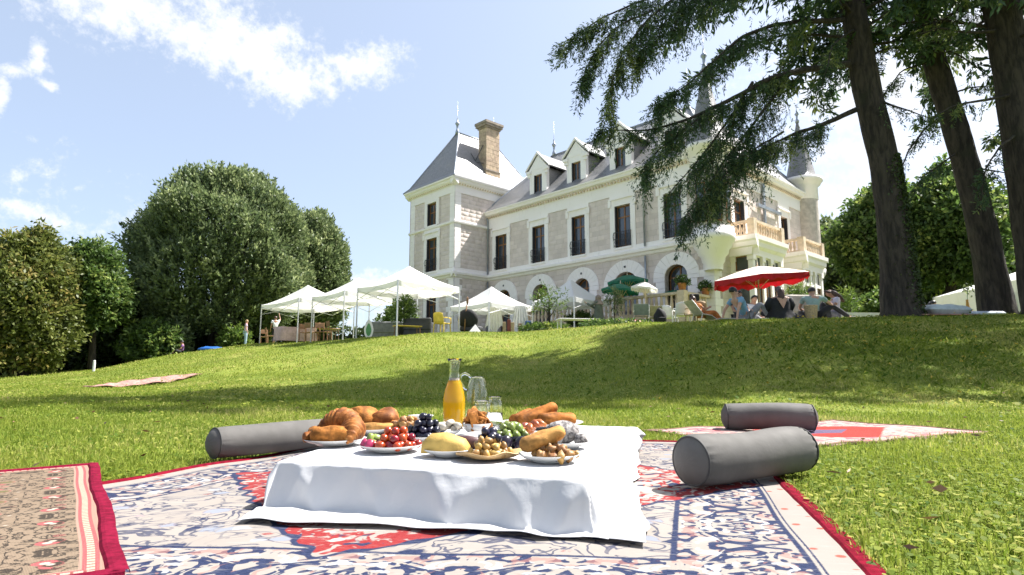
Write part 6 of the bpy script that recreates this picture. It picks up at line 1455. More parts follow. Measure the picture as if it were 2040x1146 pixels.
# rucksacks and bags
def bag(px, Y, s, m, label, yaw=0.0, name='rucksack', cat='bag'):
    r_ = local(name, px, Y, yaw, label, cat); b = MB(); b.ell((0, 0, .24 * s), (.17 * s, .12 * s, .25 * s), 16, 12, lambda x, y, z: 1 + .08 * math.sin(5 * x + 3 * z) - .12 * max(0, -z)); b.build('body', m, r_, True)
    b = MB(); b.bbox((0, -.12 * s, .16 * s), (.22 * s, .06 * s, .18 * s), .02); b.build('pocket', m, r_)
    for x in (-.07, .07): b = MB(); b.tube([(x * s, .10 * s, .42 * s), (x * s, .16 * s, .30 * s), (x * s, .12 * s, .08 * s)], .014 * s, 6); b.build('strap', m, r_)
    b = MB(); b.tube([(-.04 * s, .02, .47 * s), (0, .02, .53 * s), (.04 * s, .02, .47 * s)], .010 * s, 6); b.build('handle', m, r_); return r_
bag(1316, 20.5, 1.35, blk, 'black rucksack hanging by the white chair'); bag(1293, 23, 1.1, blk, 'slim black bag on the olive chair', .4); bag(1643, 15.9, .95, mat('charcoal_nylon', (.03, .03, .033), .5, .2, 12), 'charcoal rucksack between the seated couple', .5); bag(1238, 21.5, .85, blk, 'black bag lying before the floral blanket', .9)
b = MB(); q = gp(1617, 15.5); b.lathe([(.13, 0), (.135, .02), (.165, .34), (.175, .36), (.165, .37), (.13, .03)], 20, cap=False); b.lathe([(.13, .004), (.001, .006)], 20, cap=False); tag(b.build('basket', mat('straw', (.52, .38, .22), .85, .2, 40, bump=.003, bscale=80), None, True, q), 'tan straw bucket basket behind the person in green', 'basket')
r_ = local('loudspeaker', 1385, 22.5, R(170), 'black loudspeaker box on a stand under the balustrade', 'speaker'); b = MB(); b.bbox((0, 0, 1.05), (.34, .30, .55), .02); b.build('cabinet', blk, r_); b = MB(); b.lathe([(.12, 0), (.10, -.02), (.02, -.03)], 16, (0, 0, 0)); b.V = [(x, -.155 + z * .3, y + .98) for x, y, z in b.V]; b.build('cone', anth, r_, True); b = MB(); b.tube([(0, 0, 0), (0, 0, .78)], .02, 6); b.build('pole', blk, r_)
for a in range(3): b = MB(); b.tube([(0, 0, .35), (.3 * math.cos(a * 2.1), .3 * math.sin(a * 2.1), 0)], .012, 5); b.build('leg', blk, r_)
# floral blanket heap
b = MB(); q = gp(1245, 22.0); b.ell((0, 0, .10), (.75, .35, .26), 26, 12, lambda x, y, z: 1 + .14 * math.sin(7 * x + 4 * z) * math.sin(5 * y + 2)); mfl, g, bs = new_mat('floral_cloth'); v1 = g.voro(g.coord('Object'), 9.0, out='Color'); a_, b_, c_ = g.sep(v1); g.link(g.mix(a_.gt(.55), (.70, .60, .55), g.mix(b_.gt(.5), (.55, .08, .10), (.62, .30, .28))), bs.inputs['Base Color']); tag(b.build('blanket', mfl, None, True, q), 'pink and white floral blanket heaped before the balustrade', 'blanket')
# flower pots on the balustrade
def flower_pot(v, u, z, s, label, seed):
    p_ = CN + Matrix.Rotation(R(43), 3, 'Z') @ L(v, u, z); r_ = empty('flower_pot', p_, 0, label, 'flower pot', 'terracotta pots on the balustrade'); b = MB(); b.lathe([(.001, 0), (.15 * s, 0), (.20 * s, .28 * s), (.23 * s, .28 * s), (.23 * s, .34 * s), (.19 * s, .34 * s), (.17 * s, .30 * s), (.001, .30 * s)], 18, cap=False); b.build('pot', terra, r_, True)
    rg = np.random.default_rng(seed); cl = Cloud(); cl.add(*crown_cloud(np.array([0, 0, .42 * s]), np.array([.26, .26, .16]) * s, 60, 10, .11, .06, rg, shell=.2, clump=.15)); cl.build('leaves', mid_leaf, r_)
    n = 40; P = rg.normal(size=(n, 3)) * [.16, .16, .08] + [0, 0, .5 * s]; V, F = leaves(P, rg.normal(size=(n, 3)), .05, .05, rg); link('blossoms', np_mesh('blossoms', V, F), mat('white_petals', (.8, .75, .75), .7), r_)
flower_pot(-2.8, .35, 4.66, 1.0, 'terracotta pot of flowers on the balustrade corner', 1); flower_pot(-2.8, 4.4, 4.60, 1.15, 'terracotta pot of flowers under the green parasols', 2); flower_pot(-.4, .35, 4.60, 1.0, 'terracotta pot of flowers beside the corner pier', 3)
# small olive tree and potted tree
broadleaf('olive_tree', 'small airy olive tree growing before the low gazebos', 1094, 608, 24, 24, 25.5, 660, 7, bright_leaf, 61, 48, 15, .16, .04, axis_up=.5, clump=.5, shell=.3)
broadleaf('potted_tree', 'small dark potted tree under the white gazebo', 805, 622, 16, 22, 26.0, 668, 3, mid_leaf, 62, 90, 14, .16, .07, clump=.35, shell=.2); q = gp(805, 26.0); b = MB(); b.lathe([(.001, 0), (.2, 0), (.26, .42), (.29, .42), (.29, .48), (.22, .48), (.001, .44)], 18, cap=False); tag(b.build('planter', anth, None, True, q), 'dark round planter holding the small potted tree', 'planter')
broadleaf('tall_plant', 'tall thin leaved plant beside the hooded person', 1224, 608, 7, 15, 26.5, 650, 3, lime_leaf, 63, 26, 12, .24, .035, clump=.4, shell=.2, axis_up=.2)
shrub('low flower border before the olive tree', 1085, 655, 50, 6, 24.8, bright_leaf, 64, 160, 12, .12, .05, clump=.14, group='low borders on the plateau edge'); shrub('low green border below the terrace', 1225, 648, 75, 5, 21.0, mid_leaf, 65, 220, 12, .10, .05, clump=.12, group='low borders on the plateau edge'); shrub('yellow flowering bush behind the potted tree', 785, 640, 28, 20, 34, bright_leaf, 66, 140, 14, .2, .1, clump=.3); shrub('green bush at the terrace end behind the white tables', 1158, 640, 30, 12, 30, mid_leaf, 67, 140, 12, .15, .08, clump=.2)
# tables under the gazebos
table(590, 30.0, T44, 1.8, .8, .74, whc, 'long table with white skirt under the far gazebo', None, 'table', None, mat('pinkish_linen', (.52, .36, .33), .8)); table(640, 31, T44, 1.8, .8, .74, woodb, 'brown wooden table behind the chairs in the gazebo row'); table(1150, 23.5, R(10), 1.6, .7, .5, whc, 'low white table by the plateau edge', pw); table(1715, 22, R(5), 1.9, .8, .55, whc, 'white clothed table beyond the seated couple', None, 'table', None, whc)
for i, (px, Y, yw, lab) in enumerate([(528, 35.5, .5, 'wooden chair beside the standing person'), (540, 34, 2.1, 'wooden chair at the white skirted table'), (610, 29.5, 1.0, 'brown chair at the end of the skirted table'), (622, 28.6, 2.6, 'brown chair turned away under the middle gazebo'), (637, 28.2, .3, 'brown chair in front of the wooden table'), (650, 29.0, 1.4, 'brown chair at the wooden table corner'), (664, 27.6, 2.2, 'brown chair next to the gazebo leg')]):
    r_ = local('dining_chair', px, Y, yw, lab, 'chair', 'wooden chairs under the gazebos')
    for x in (-.2, .2):
        b = MB(); b.tube([(x, -.2, 0), (x, -.2, .45)], .02, 6); b.build('leg', woodb, r_); b = MB(); b.tube([(x, .2, 0), (x, .2, .45), (x, .27, .92)], .02, 6); b.build('leg', woodb, r_)
    b = MB(); b.bbox((0, 0, .46), (.44, .44, .035), .01); b.build('seat', woodb, r_); b = MB(); b.bbox((0, .25, .78), (.42, .025, .24), .01, M=Mrot(-.14)); b.build('backrest', woodb, r_)
def sofa(px, Y, yaw, W_, m, label):
    r_ = local('garden_sofa', px, Y, yaw, label, 'sofa', 'grey garden sofas'); b = MB(); b.bbox((0, 0, .20), (W_, .8, .32), .03); b.build('base', m, r_); b = MB(); b.bbox((0, .36, .52), (W_, .16, .52), .04); b.build('backrest', m, r_)
    for s in (-1, 1): b = MB(); b.bbox((s * (W_ / 2 - .08), 0, .46), (.16, .8, .26), .04); b.build('armrest', m, r_)
    for k in range(2): b = MB(); b.bbox(((k - .5) * (W_ / 2 - .12), -.04, .42), (W_ / 2 - .2, .6, .13), .04); b.build('seat_cushion', m, r_)
sofa(770, 27.5, R(180), 1.7, gsofa, 'grey garden sofa seen from behind by the teardrop sign'); sofa(838, 26.0, R(165), 1.3, anth, 'dark grey sofa near the yellow cloth'); sofa(1590, 17.6, R(185), 1.1, mat('beige_cushion', (.42, .38, .33), .9), 'beige floor sofa behind the woman in black')
# yellow throw over a chair, wooden wheel barrow table, teardrop sign
r_ = arm_chair(881, 24.5, R(150), ylw, 'chair hidden under a bright yellow cloth', None, 'covered_chair'); table(812, 24.4, R(30), 1.1, .5, .45, ylw, 'low table with yellow cloth under the gazebo', woodb)
r_ = local('teardrop_sign', 735, 25.8, R(5), 'white teardrop shaped sign with green centre', 'sign'); b = MB(); pts = [(.20 * math.sin(a) * (1 - .35 * max(0, math.cos(a))), 0, .42 - .42 * math.cos(math.pi - a) * 1.0) for a in np.linspace(0, 2 * math.pi, 25)[:-1]]; b.prism(pts, (0, .02, 0)); b.build('panel', pw, r_); b = MB(); b.prism([(x * .6, -.006, .12 + z * .66) for x, y, z in pts], (0, .004, 0)); b.build('emblem', mat('leaf_green', (.10, .28, .10), .6), r_)
# black egg chair with pole, small white pyramid sign
r_ = local('egg_chair', 932, 24.8, R(160), 'black shell lounge chair tilted beside a dark pole', 'chair'); b = MB(); b.ell((0, 0, .62), (.46, .40, .42), 20, 14, lambda x, y, z: 1.0); b.V = [(x, y * .6 + .2 * (z - .6), z) for x, y, z in b.V]; b.build('shell', blk, r_, True); b = MB(); b.bbox((-.1, -.15, .22), (.9, .5, .2), .05); b.build('seat', anth, r_)
for s in (-.3, .3): b = MB(); b.tube([(s, 0, .25), (s * 1.2, -.25, 0)], .02, 6); b.build('leg', alu, r_)
q = gp(925, 24.6); b = MB(); b.tube([(0, 0, 0), (.06, 0, .9), (.10, 0, 1.2)], [.025, .025, .03], 8); b.ell((.12, 0, 1.36), (.05, .03, .18), 10, 8); tag(b.build('paddle', woodb, None, True, q), 'dark wooden paddle leaning by the black chair', 'paddle')
q = gp(947, 24.0); b = MB(); b.add([(-.28, -.2, 0), (.28, -.2, 0), (.28, .2, 0), (-.28, .2, 0), (0, 0, .36)], [(0, 1, 4), (1, 2, 4), (2, 3, 4), (3, 0, 4), (3, 2, 1, 0)]); tag(b.build('pyramid_tent', canvas, None, False, q), 'tiny white pyramid tent standing on the grass', 'toy tent')
# white cloths hanging in the low gazebo, boards and blue crate
for (px, w_, lab) in ((985, .95, 'white dress hanging under the low gazebo beside the boards'), (1037, .9, 'white cloth hanging at the low gazebo corner')):
    q = gp(px, 28.6); b = MB(); n = 26; vs = []
    for j in range(9):
        for i in range(n + 1): t = j / 8; x = (i / n - .5) * w_ * (.55 + .45 * t); vs.append((x, .07 * math.sin(i * 1.35) * (.3 + .7 * t) + .1 * (i / n - .5) ** 2, 1.52 - 1.36 * t * (.86 + .14 * math.cos((i / n - .5) * 9))))
    b.add(vs, [(j * (n + 1) + i, j * (n + 1) + i + 1, (j + 1) * (n + 1) + i + 1, (j + 1) * (n + 1) + i) for j in range(8) for i in range(n)]); o = tag(b.build('hanging_cloth', whc, None, True, q), lab, 'cloth')
for (px, h_, m_, lab) in ((1005, .62, wood, 'pale wooden board leaning under the low gazebo'), (1014, .72, mat('reddish_board', (.22, .05, .03), .6), 'reddish narrow board among the pale ones'), (1021, .60, mat('straw', (.52, .38, .22)), 'straw coloured panel beside the reddish board'), (1036, .55, woodb, 'orange brown board near the blue crate')):
    q = gp(px, 26.6); b = MB(); b.bbox((0, 0, h_ / 2), (.16, .06, h_), .01, M=Mrot(-.1)); tag(b.build('board', m_, None, False, q), lab, 'board')
r_ = local('blue_crate', 1052, 26.4, .2, 'blue upright crate with a white edge', 'crate'); b = MB(); b.bbox((0, 0, .32), (.24, .22, .64), .015); b.build('body', mat('blue_paint', (.015, .09, .28), .5), r_); b = MB(); b.bbox((.13, -.02, .32), (.03, .24, .66), .006); b.build('edge_board', pw, r_)
# left lawn: tarpaulin, white post
q = gp(425, 37.5); b = MB(); b.ell((0, 0, .04), (.9, .5, .18), 20, 8, lambda x, y, z: 1 + .2 * math.sin(6 * x) * math.sin(5 * y)); tag(b.build('tarpaulin', mat('blue_tarp', (.03, .13, .42), .4), None, True, q), 'crumpled blue tarpaulin under the huge round tree', 'tarpaulin')
q = gp(196, 30); b = MB(); b.bbox((0, 0, .25), (.10, .10, .5), .02); b.lathe([(.05, .5), (.06, .53), (.001, .58)], 10); tag(b.build('marker_post', pw, None, False, q), 'short white marker post at the shaded lawn edge', 'post')
# pillow, mat, vase, right
pill = mat('blue_grey_pillow', (.40, .46, .48), .8, .08, 6, bump=.002); q = gp(1877, 15.3)
b = MB(); nn = 18; vs = []
for s in (1, -1):
    for i in range(nn + 1):
        for j in range(nn + 1):
            x, y = i / nn * 2 - 1, j / nn * 2 - 1; h_ = max(0, (1 - x ** 4) * (1 - y ** 4)) ** .55; vs.append((x * .60 * (1 - .06 * (1 - abs(y)) ** 1), y * .36, .15 + s * .15 * h_ + .012 * math.sin(9 * x) * h_))
W_ = nn + 1; b.add(vs, [(s * W_ * W_ + i * W_ + j, s * W_ * W_ + (i + 1) * W_ + j, s * W_ * W_ + (i + 1) * W_ + j + 1, s * W_ * W_ + i * W_ + j + 1) for s in (0, 1) for i in range(nn) for j in range(nn)]); o = b.build('pillow', pill, None, True, q, .12); tag(o, 'large grey blue pillow lying on the bank crest', 'pillow')
q = gp(1950, 15.6); b = MB(); b.bbox((0, 0, .06), (1.0, .7, .12), .05); tag(b.build('mattress', mat('pale_blue_linen', (.55, .60, .68), .8), None, True, q), 'thin pale mattress between pillow and slim trunk', 'mattress')
q = gp(1870, 15.1); b = MB(); b.bbox((0, 0, .012), (1.5, .8, .02), .008); tag(b.build('blanket', mat('pink_blanket', (.50, .26, .22), .9), None, False, q), 'thin pink blanket under the grey blue pillow', 'blanket')
r_ = local('vase', 1931, 17.0, 0, 'tall ochre bottle vase with a flower stem', 'vase'); b = MB(); b.lathe([(.001, 0), (.10, 0), (.12, .12), (.10, .25), (.045, .36), (.03, .52), (.038, .56), (.02, .56), (.001, .5)], 18, cap=False); b.build('body', mat('ochre_glaze', (.62, .32, .05), .4, .1, 5), r_, True); b = MB(); b.tube([(0, 0, .5), (.03, 0, .75), (.08, .02, .95)], .008, 5); b.build('stem', mat('leaf_green', (.10, .28, .10)), r_)
rg = np.random.default_rng(71); n = 50; P = rg.normal(size=(n, 3)) * [.07, .07, .09] + [.06, 0, .88]; V, F = leaves(P, rg.normal(size=(n, 3)), .10, .05, rg); link('flowers', np_mesh('flowers', V, F, np.repeat(rg.random(n), 4)), lime_leaf, r_)['kind'] = 'stuff'
# picnic blanket of the party
q = gp(1560, 16.6); b = MB(); b.bbox((0, 0, .012), (4.2, 2.0, .02), .006); tag(b.build('blanket', mat('white_blanket', (.62, .58, .55), .9, .15, 3), None, False, q), 'pale picnic blanket under the seated party', 'blanket')
q = gp(1521, 16.0); b = MB(); b.lathe([(.001, 0), (.04, 0), (.05, .09), (.047, .09), (.038, .01), (.001, .01)], 14, cap=False); tag(b.build('cup', pw, None, True, q), 'white cup on the picnic blanket before the woman in black', 'cup')

# ================================================================ people
def skin_obj(name, verts, edges, rads, m, parent, root_i=0, lv=1):
    me = bpy.data.meshes.new(name); me.from_pydata([tuple(v) for v in verts], edges, []); me.update(); o = link(name, me, m, parent)
    o.modifiers.new('skin', 'SKIN'); sv = me.skin_vertices[0].data
    for i, r_ in enumerate(rads): sv[i].radius = r_ if hasattr(r_, '__len__') else (r_, r_)
    sv[root_i].use_root = True; o.modifiers['skin'].use_smooth_shade = True
    s = o.modifiers.new('sub', 'SUBSURF'); s.levels = lv; s.render_levels = lv; return o
skins = [mat('skin_fair', (.52, .30, .21), .5, .08, 8, sss=.1), mat('skin_tan', (.38, .20, .125), .5, .08, 8, sss=.1)]
hair_b = mat('hair_black', (.010, .008, .008), .45, .2, 30); hair_br = mat('hair_brown', (.06, .025, .014), .45, .25, 30); hair_bl = mat('hair_blond', (.32, .22, .10), .5, .2, 30)
SIT = dict(pelvis=(0, 0, .12), waist=(0, -.03, .28), chest=(0, -.04, .45), neck=(0, -.03, .585), head=(0, .0, .70), shL=(-.18, -.04, .52), shR=(.18, -.04, .52), elL=(-.24, .06, .30), elR=(.24, .06, .30), haL=(-.12, .26, .22), haR=(.12, .26, .22), hipL=(-.09, .03, .11), hipR=(.09, .03, .11), knL=(-.34, .30, .20), knR=(.34, .30, .20), anL=(.08, .40, .07), anR=(-.08, .42, .08), toL=(.20, .44, .05), toR=(-.20, .46, .06))
STAND = dict(pelvis=(0, 0, .92), waist=(0, 0, 1.08), chest=(0, 0, 1.28), neck=(0, .0, 1.43), head=(0, .02, 1.55), shL=(-.18, 0, 1.37), shR=(.18, 0, 1.37), elL=(-.24, -.02, 1.10), elR=(.24, -.02, 1.10), haL=(-.24, .08, .86), haR=(.24, .08, .86), hipL=(-.09, 0, .88), hipR=(.09, 0, .88), knL=(-.10, .02, .48), knR=(.10, .02, .48), anL=(-.10, 0, .08), anR=(.10, 0, .08), toL=(-.11, .16, .03), toR=(.11, .16, .03))
def person(label, px, Y, yaw, base, over, skin, top_m, leg_m, hair_m, hair='short', sleeves=.55, shoes=None, dz=0.0, legs_to=1.0, dress=None, scarf=None, look=0.0, group='people on the lawn'):
    J = {k: Vector(v) for k, v in {**base, **over}.items()}; q = gp(px, Y); q.z += dz; root = empty('person', q, yaw, label, 'person', group); root.scale = (1.1,) * 3 if Y < 19 else (1, 1, 1)
    V, E, R2 = [], [], []; I = {}
    def add(n, p, r_, to=None):
        I[n] = len(V); V.append(Vector(p)); R2.append(r_)
        if to is not None: E.append((I[to], I[n]))
    hd = J['head']; nk = J['neck']; upv = (hd - nk).normalized(); fwd = Vector((math.sin(-look), math.cos(look), 0))
    add('pelvis', J['pelvis'], (.135, .10)); add('waist', J['waist'], (.115, .085), 'pelvis'); add('chest', J['chest'], (.135, .095), 'waist'); add('neck', nk, .052, 'chest'); add('jaw', hd - upv * .045 + fwd * .012, (.076, .084), 'neck'); add('cran', hd + upv * .035 - fwd * .008, (.094, .108), 'jaw'); add('crown', hd + upv * .105 - fwd * .01, (.058, .066), 'cran')
    for s in 'LR':
        sg = -1 if s == 'L' else 1
        add('sh' + s, J['sh' + s], .058, 'chest'); add('ua' + s, (J['sh' + s] + J['el' + s]) / 2, .046, 'sh' + s); add('el' + s, J['el' + s], .038, 'ua' + s); w_ = J['ha' + s]; d = (w_ - J['el' + s]).normalized(); add('wr' + s, w_, .025, 'el' + s); add('pa' + s, w_ + d * .055, (.034, .018), 'wr' + s)
        sd = d.cross(Vector((0, 0, 1))); sd = sd.normalized() if sd.length > .1 else Vector((1, 0, 0)); dn = d.cross(sd)
        for k, ln in enumerate((.060, .072, .068, .052)):
            b0 = w_ + d * .085 + sd * (.024 - .016 * k); add('f%d%s' % (k, s), b0, .010, 'pa' + s); add('g%d%s' % (k, s), b0 + d * ln * .6 - dn * .012, .0085, 'f%d%s' % (k, s)); add('h%d%s' % (k, s), b0 + d * ln * .9 - dn * .03, .007, 'g%d%s' % (k, s))
        add('t0' + s, w_ + d * .035 + sd * .036, .011, 'pa' + s); add('t1' + s, w_ + d * .070 + sd * .052, .009, 't0' + s)
        add('hip' + s, J['hip' + s], .088, 'pelvis'); add('th' + s, (J['hip' + s] + J['kn' + s]) / 2, .078, 'hip' + s); add('kn' + s, J['kn' + s], .055, 'th' + s); add('ca' + s, J['kn' + s] * .6 + J['an' + s] * .4, .052, 'kn' + s); add('an' + s, J['an' + s], .036, 'ca' + s); add('to' + s, J['to' + s], (.042, .026), 'an' + s)
    body = skin_obj('body', V, E, R2, skin, root, 0, 1)
    if top_m:
        v, e, r_ = [J['pelvis'], J['waist'], J['chest'], J['chest'] * .5 + nk * .5], [(0, 1), (1, 2), (2, 3)], [(.150, .115), (.135, .105), (.152, .112), (.080, .07)]
        for s in 'LR':
            i0 = len(v); v += [J['sh' + s], J['sh' + s] + (J['el' + s] - J['sh' + s]) * sleeves * .55, J['sh' + s] + (J['el' + s] - J['sh' + s]) * sleeves]; e += [(2, i0), (i0, i0 + 1), (i0 + 1, i0 + 2)]; r_ += [.074, .066, .064]
            if sleeves >= 1.0: v.append(J['el' + s] + (J['ha' + s] - J['el' + s]) * .95); e.append((i0 + 2, i0 + 3)); r_.append(.042)
        skin_obj('shirt', v, e, r_, top_m, root, 0, 1)
    if leg_m:
        v, e, r_ = [J['pelvis'] + Vector((0, 0, .02))], [], [(.150, .118)]
        for s in 'LR':
            i0 = len(v); an = J['kn' + s] + (J['an' + s] - J['kn' + s]) * legs_to; v += [J['hip' + s], (J['hip' + s] + J['kn' + s]) / 2, J['kn' + s], (J['kn' + s] + an) / 2, an]; e += [(0, i0), (i0, i0 + 1), (i0 + 1, i0 + 2), (i0 + 2, i0 + 3), (i0 + 3, i0 + 4)]; r_ += [.102, .094, .072, .064, .056]
        skin_obj('trousers', v, e, r_, leg_m, root, 0, 1)
    if shoes:
        for s in 'LR': b = MB(); d = (J['to' + s] - J['an' + s]); b.ell(tuple(J['an' + s] * .35 + J['to' + s] * .65), (.05, .13, .045), 12, 8, None, Matrix.Rotation(math.atan2(-d.x, d.y), 3, 'Z')); b.build('shoe', shoes, root, True)
    # face
    sdv = fwd.cross(upv).normalized()
    for k in (-1, 1):
        b = MB(); b.ell(tuple(hd + fwd * .072 + sdv * .031 * k + upv * .012), (.013, .008, .009), 8, 6); b.build('eye', blk, root, True)
        b = MB(); b.ell(tuple(hd + sdv * .078 * k - fwd * .008), (.012, .022, .032), 8, 6); b.build('ear', skin, root, True)
    b = MB(); b.ell(tuple(hd + fwd * .088 - upv * .016), (.014, .02, .022), 8, 6); b.build('nose', skin, root, True); b = MB(); b.ell(tuple(hd + fwd * .074 - upv * .060), (.024, .010, .007), 8, 6); b.build('mouth', mat('lips', (.35, .10, .09), .5), root, True)
    # hair: a cap that leaves the face free, longer below when asked
    b = MB(); n, mm = 20, 12; vs = []; rq = fwd; yaw_m = Matrix((sdv, rq, upv)).transposed()
    for j in range(mm + 1):
        ph = math.pi * .5 - math.pi * .62 * j / mm
        for i in range(n):
            th = 2 * math.pi * i / n; front = max(0, math.sin(th)); p2 = max(ph, (.28 * front - .9 * (1 - front)) if hair != 'short' else (.38 * front - 1.1 * (1 - front))); rr = 1 + .03 * math.sin(5 * th + 3 * j)
            v = Vector((.090 * math.cos(p2) * math.cos(th) * rr, .102 * math.cos(p2) * math.sin(th) * rr - .014, .102 * math.sin(p2) * rr + .028)); vs.append(hd + yaw_m @ v)
    b.add(vs, [(j * n + i, j * n + (i + 1) % n, (j + 1) * n + (i + 1) % n, (j + 1) * n + i) for j in range(mm) for i in range(n)]); ho = b.build('hair', hair_m, root, True)
    if hair == 'long':
        b = MB(); bk = -fwd; b.tube([hd + bk * .05 + upv * .05, hd + bk * .085 - upv * .03, hd + bk * .085 - upv * .14, hd + bk * .07 - upv * .26, hd + bk * .06 - upv * .34], [.075, .085, .075, .055, .018], 14); b.build('long_hair', hair_m, ho, True)
    if hair == 'bun': b = MB(); b.ell(tuple(hd + upv * .14 - fwd * .03), (.045, .045, .04), 12, 8); b.build('hair_bun', hair_m, ho, True)
    if scarf:
        b = MB(); b.ell(tuple(hd - fwd * .012), (.125, .135, .16), 18, 12, lambda x, y, z: 1 + .05 * math.sin(6 * x + 5 * z)); o = b.build('hood', scarf, root, True); b = MB(); b.lathe([(.13, .0), (.20, -.10), (.24, -.22)], 20, tuple(hd - Vector((0, 0, .06))), cap=False); b.build('shawl', scarf, root, True)
    if dress:
        b = MB(); n = 40; vs = []
        for j, (z, rx, ry, ox, oy) in enumerate(dress[1]):
            for i in range(n): th = 2 * math.pi * i / n; w_ = 1 + .05 * math.sin(th * 9 + j) * (j / len(dress[1])); vs.append((ox + rx * math.cos(th) * w_, oy + ry * math.sin(th) * w_, z))
        b.add(vs, [(j * n + i, j * n + (i + 1) % n, (j + 1) * n + (i + 1) % n, (j + 1) * n + i) for j in range(len(dress[1]) - 1) for i in range(n)]); b.build('dress', dress[0], root, True)
    return root
blue_s = mat('blue_shirt', (.20, .36, .52), .8, .1, 6, bump=.003, bscale=12); grey_t = mat('grey_trousers', (.22, .22, .24), .85, .1, 8); white_s = mat('white_shirt', (.72, .72, .74), .8, .05, 6, bump=.003, bscale=12); green_s = mat('sage_shirt', (.26, .36, .33), .8, .1, 6, bump=.003, bscale=12); lilac = mat('lilac_shirt', (.52, .48, .58), .8, .08, 6); khaki = mat('grey_green_cloth', (.10, .115, .095), .85, .15, 5, bump=.004, bscale=10); pale_b = mat('pale_blue_denim', (.34, .46, .58), .85, .1, 8)
# blue shirt, leaning back on both arms, facing right
person('person in light blue shirt leaning back on straight arms', 1488, 15.7, R(-72), SIT, dict(waist=(0, -.12, .27), chest=(0, -.25, .43), neck=(0, -.31, .565), head=(0, -.33, .685), shL=(-.19, -.27, .50), shR=(.19, -.27, .50), elL=(-.25, -.42, .28), elR=(.25, -.42, .28), haL=(-.26, -.50, .06), haR=(.26, -.48, .06), knL=(-.12, .36, .12), knR=(.12, .32, .42), anL=(-.30, .66, .07), anR=(.13, .56, .07), toL=(-.34, .80, .05), toR=(.14, .72, .05)), skins[0], blue_s, grey_t, hair_b, shoes=blk, look=-.3)
person('dark haired person half hidden behind the one in light blue', 1474, 16.6, R(200), SIT, {}, skins[1], blk, blk, hair_b)
person('person in white shirt sitting cross legged, facing the lawn', 1503, 18.0, R(182), SIT, dict(head=(0, .06, .69)), skins[0], white_s, mat('dusty_pink_trousers', (.42, .24, .20), .85), hair_b)
drs = [(.56, .10, .075, 0, -.04), (.52, .21, .10, 0, -.04), (.40, .23, .14, 0, -.04), (.25, .24, .17, 0, 0), (.12, .36, .30, .06, .10), (.03, .50, .42, .16, .16), (.005, .54, .45, .18, .16)]
pb = person('woman in a wide black dress with open back, seen from behind', 1556, 15.6, R(-4), SIT, {}, skins[0], None, blk, hair_br, 'long', dress=(blk, drs))
b = MB(); b.add([(-.135, -.170, .535), (.135, -.170, .535), (0, -.205, .26), (0, -.19, .5)], [(0, 3, 2), (3, 1, 2)]); b.build('open_back', skins[0], pb)
for s in (-1, 1): b = MB(); b.tube([(s * .19, -.02, .53), (s * .26, .02, .36), (s * .25, .12, .22)], [.085, .10, .07], 12); b.build('sleeve', blk, pb, True)
person('person in sage green tee reaching over one knee, back turned', 1622, 15.7, R(-25), SIT, dict(waist=(0, .0, .28), chest=(0, .05, .46), neck=(0, .10, .59), head=(0, .15, .70), shL=(-.20, .05, .53), shR=(.20, .06, .53), elL=(-.30, .16, .30), elR=(.40, .26, .38), haR=(.52, .46, .28), haL=(-.10, .36, .20), knR=(.42, .34, .36), anR=(.78, .52, .08), toR=(.90, .58, .05), knL=(-.30, .36, .22), anL=(-.02, .50, .08), toL=(.1, .56, .05)), skins[0], green_s, mat('black_trousers', (.012, .012, .015), .8), hair_b, shoes=blk, look=-.4)
person('brown haired woman in lilac top leaning beside the sage green tee', 1664, 16.4, R(75), SIT, dict(chest=(0, .02, .45), head=(0, .08, .68)), skins[1], lilac, grey_t, hair_br, 'long')
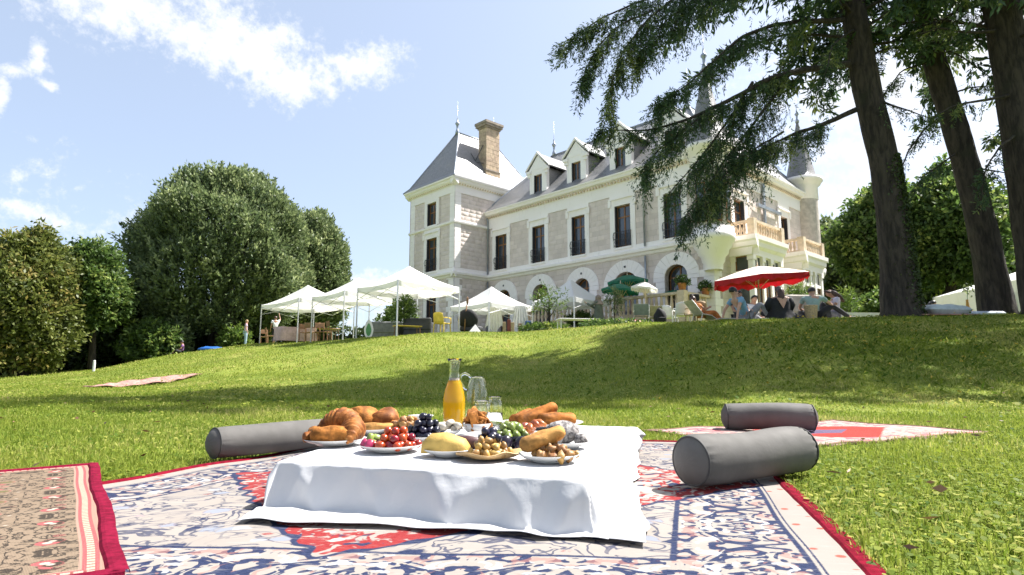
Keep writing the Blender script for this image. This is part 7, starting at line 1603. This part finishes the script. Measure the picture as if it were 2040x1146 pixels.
# hooded person standing by the olive tree
person('standing person in loose grey green clothes and hood, arm raised', 1193, 26.0, R(60), STAND, dict(elL=(-.16, .30, 1.22), haL=(-.10, .52, 1.36), elR=(.22, .22, 1.14), haR=(.10, .44, 1.28)), skins[0], khaki, khaki, hair_br, sleeves=1.0, shoes=blk, scarf=mat('taupe_scarf', (.24, .19, .16), .9), dress=(khaki, [(1.30, .20, .14, 0, 0), (1.0, .23, .18, 0, 0), (.6, .28, .24, 0, 0), (.12, .34, .30, 0, 0)]))
# reclining person in orange
person('person in orange reclining in the deck chair, reading', 1406, 20.2, R(-75), SIT, dict(pelvis=(0, -.15, .42), waist=(0, -.27, .52), chest=(0, -.38, .66), neck=(0, -.44, .78), head=(0, -.44, .90), shL=(-.18, -.38, .73), shR=(.18, -.38, .73), elL=(-.24, -.16, .56), elR=(.24, -.16, .56), haL=(-.10, .08, .64), haR=(.10, .08, .64), hipL=(-.09, -.1, .42), hipR=(.09, -.1, .42), knL=(-.11, .30, .50), knR=(.11, .30, .50), anL=(-.10, .56, .20), anR=(.10, .56, .20), toL=(-.1, .70, .14), toR=(.1, .70, .14)), skins[1], mat('orange_cloth', (.56, .21, .06), .8, .12, 6), mat('orange_cloth', (.56, .21, .06)), hair_br, 'bun')
# standing at the far gazebo
person('standing person in striped pale shirt at the far gazebo corner', 491, 38.2, R(-60), STAND, {}, skins[0], mat('pale_patterned_shirt', (.50, .50, .62), .8, .25, 12, hue=(.55, .25, .30)), pale_b, hair_bl, shoes=pw, group='people by the gazebos')
person('person in white top with raised arm under the far gazebo', 549, 35.0, R(40), STAND, dict(elR=(.30, .10, 1.5), haR=(.26, .18, 1.75)), skins[1], white_s, blk, hair_br, shoes=blk, group='people by the gazebos')
person('person in purple sitting on grass below the huge round tree', 366, 36.5, R(120), SIT, {}, skins[1], mat('purple_top', (.22, .10, .30), .8), blk, hair_b, group='people by the gazebos')
person('dark haired person resting behind the pillow, near the trunk', 1841, 20.5, R(165), SIT, {}, skins[1], mat('rust_top', (.30, .08, .05), .8), blk, hair_b)
person('person with black curls resting behind the grey blue pillow', 1862, 20.0, R(215), SIT, {}, skins[0], mat('cream_top', (.55, .50, .42), .8), blk, hair_b, 'long')
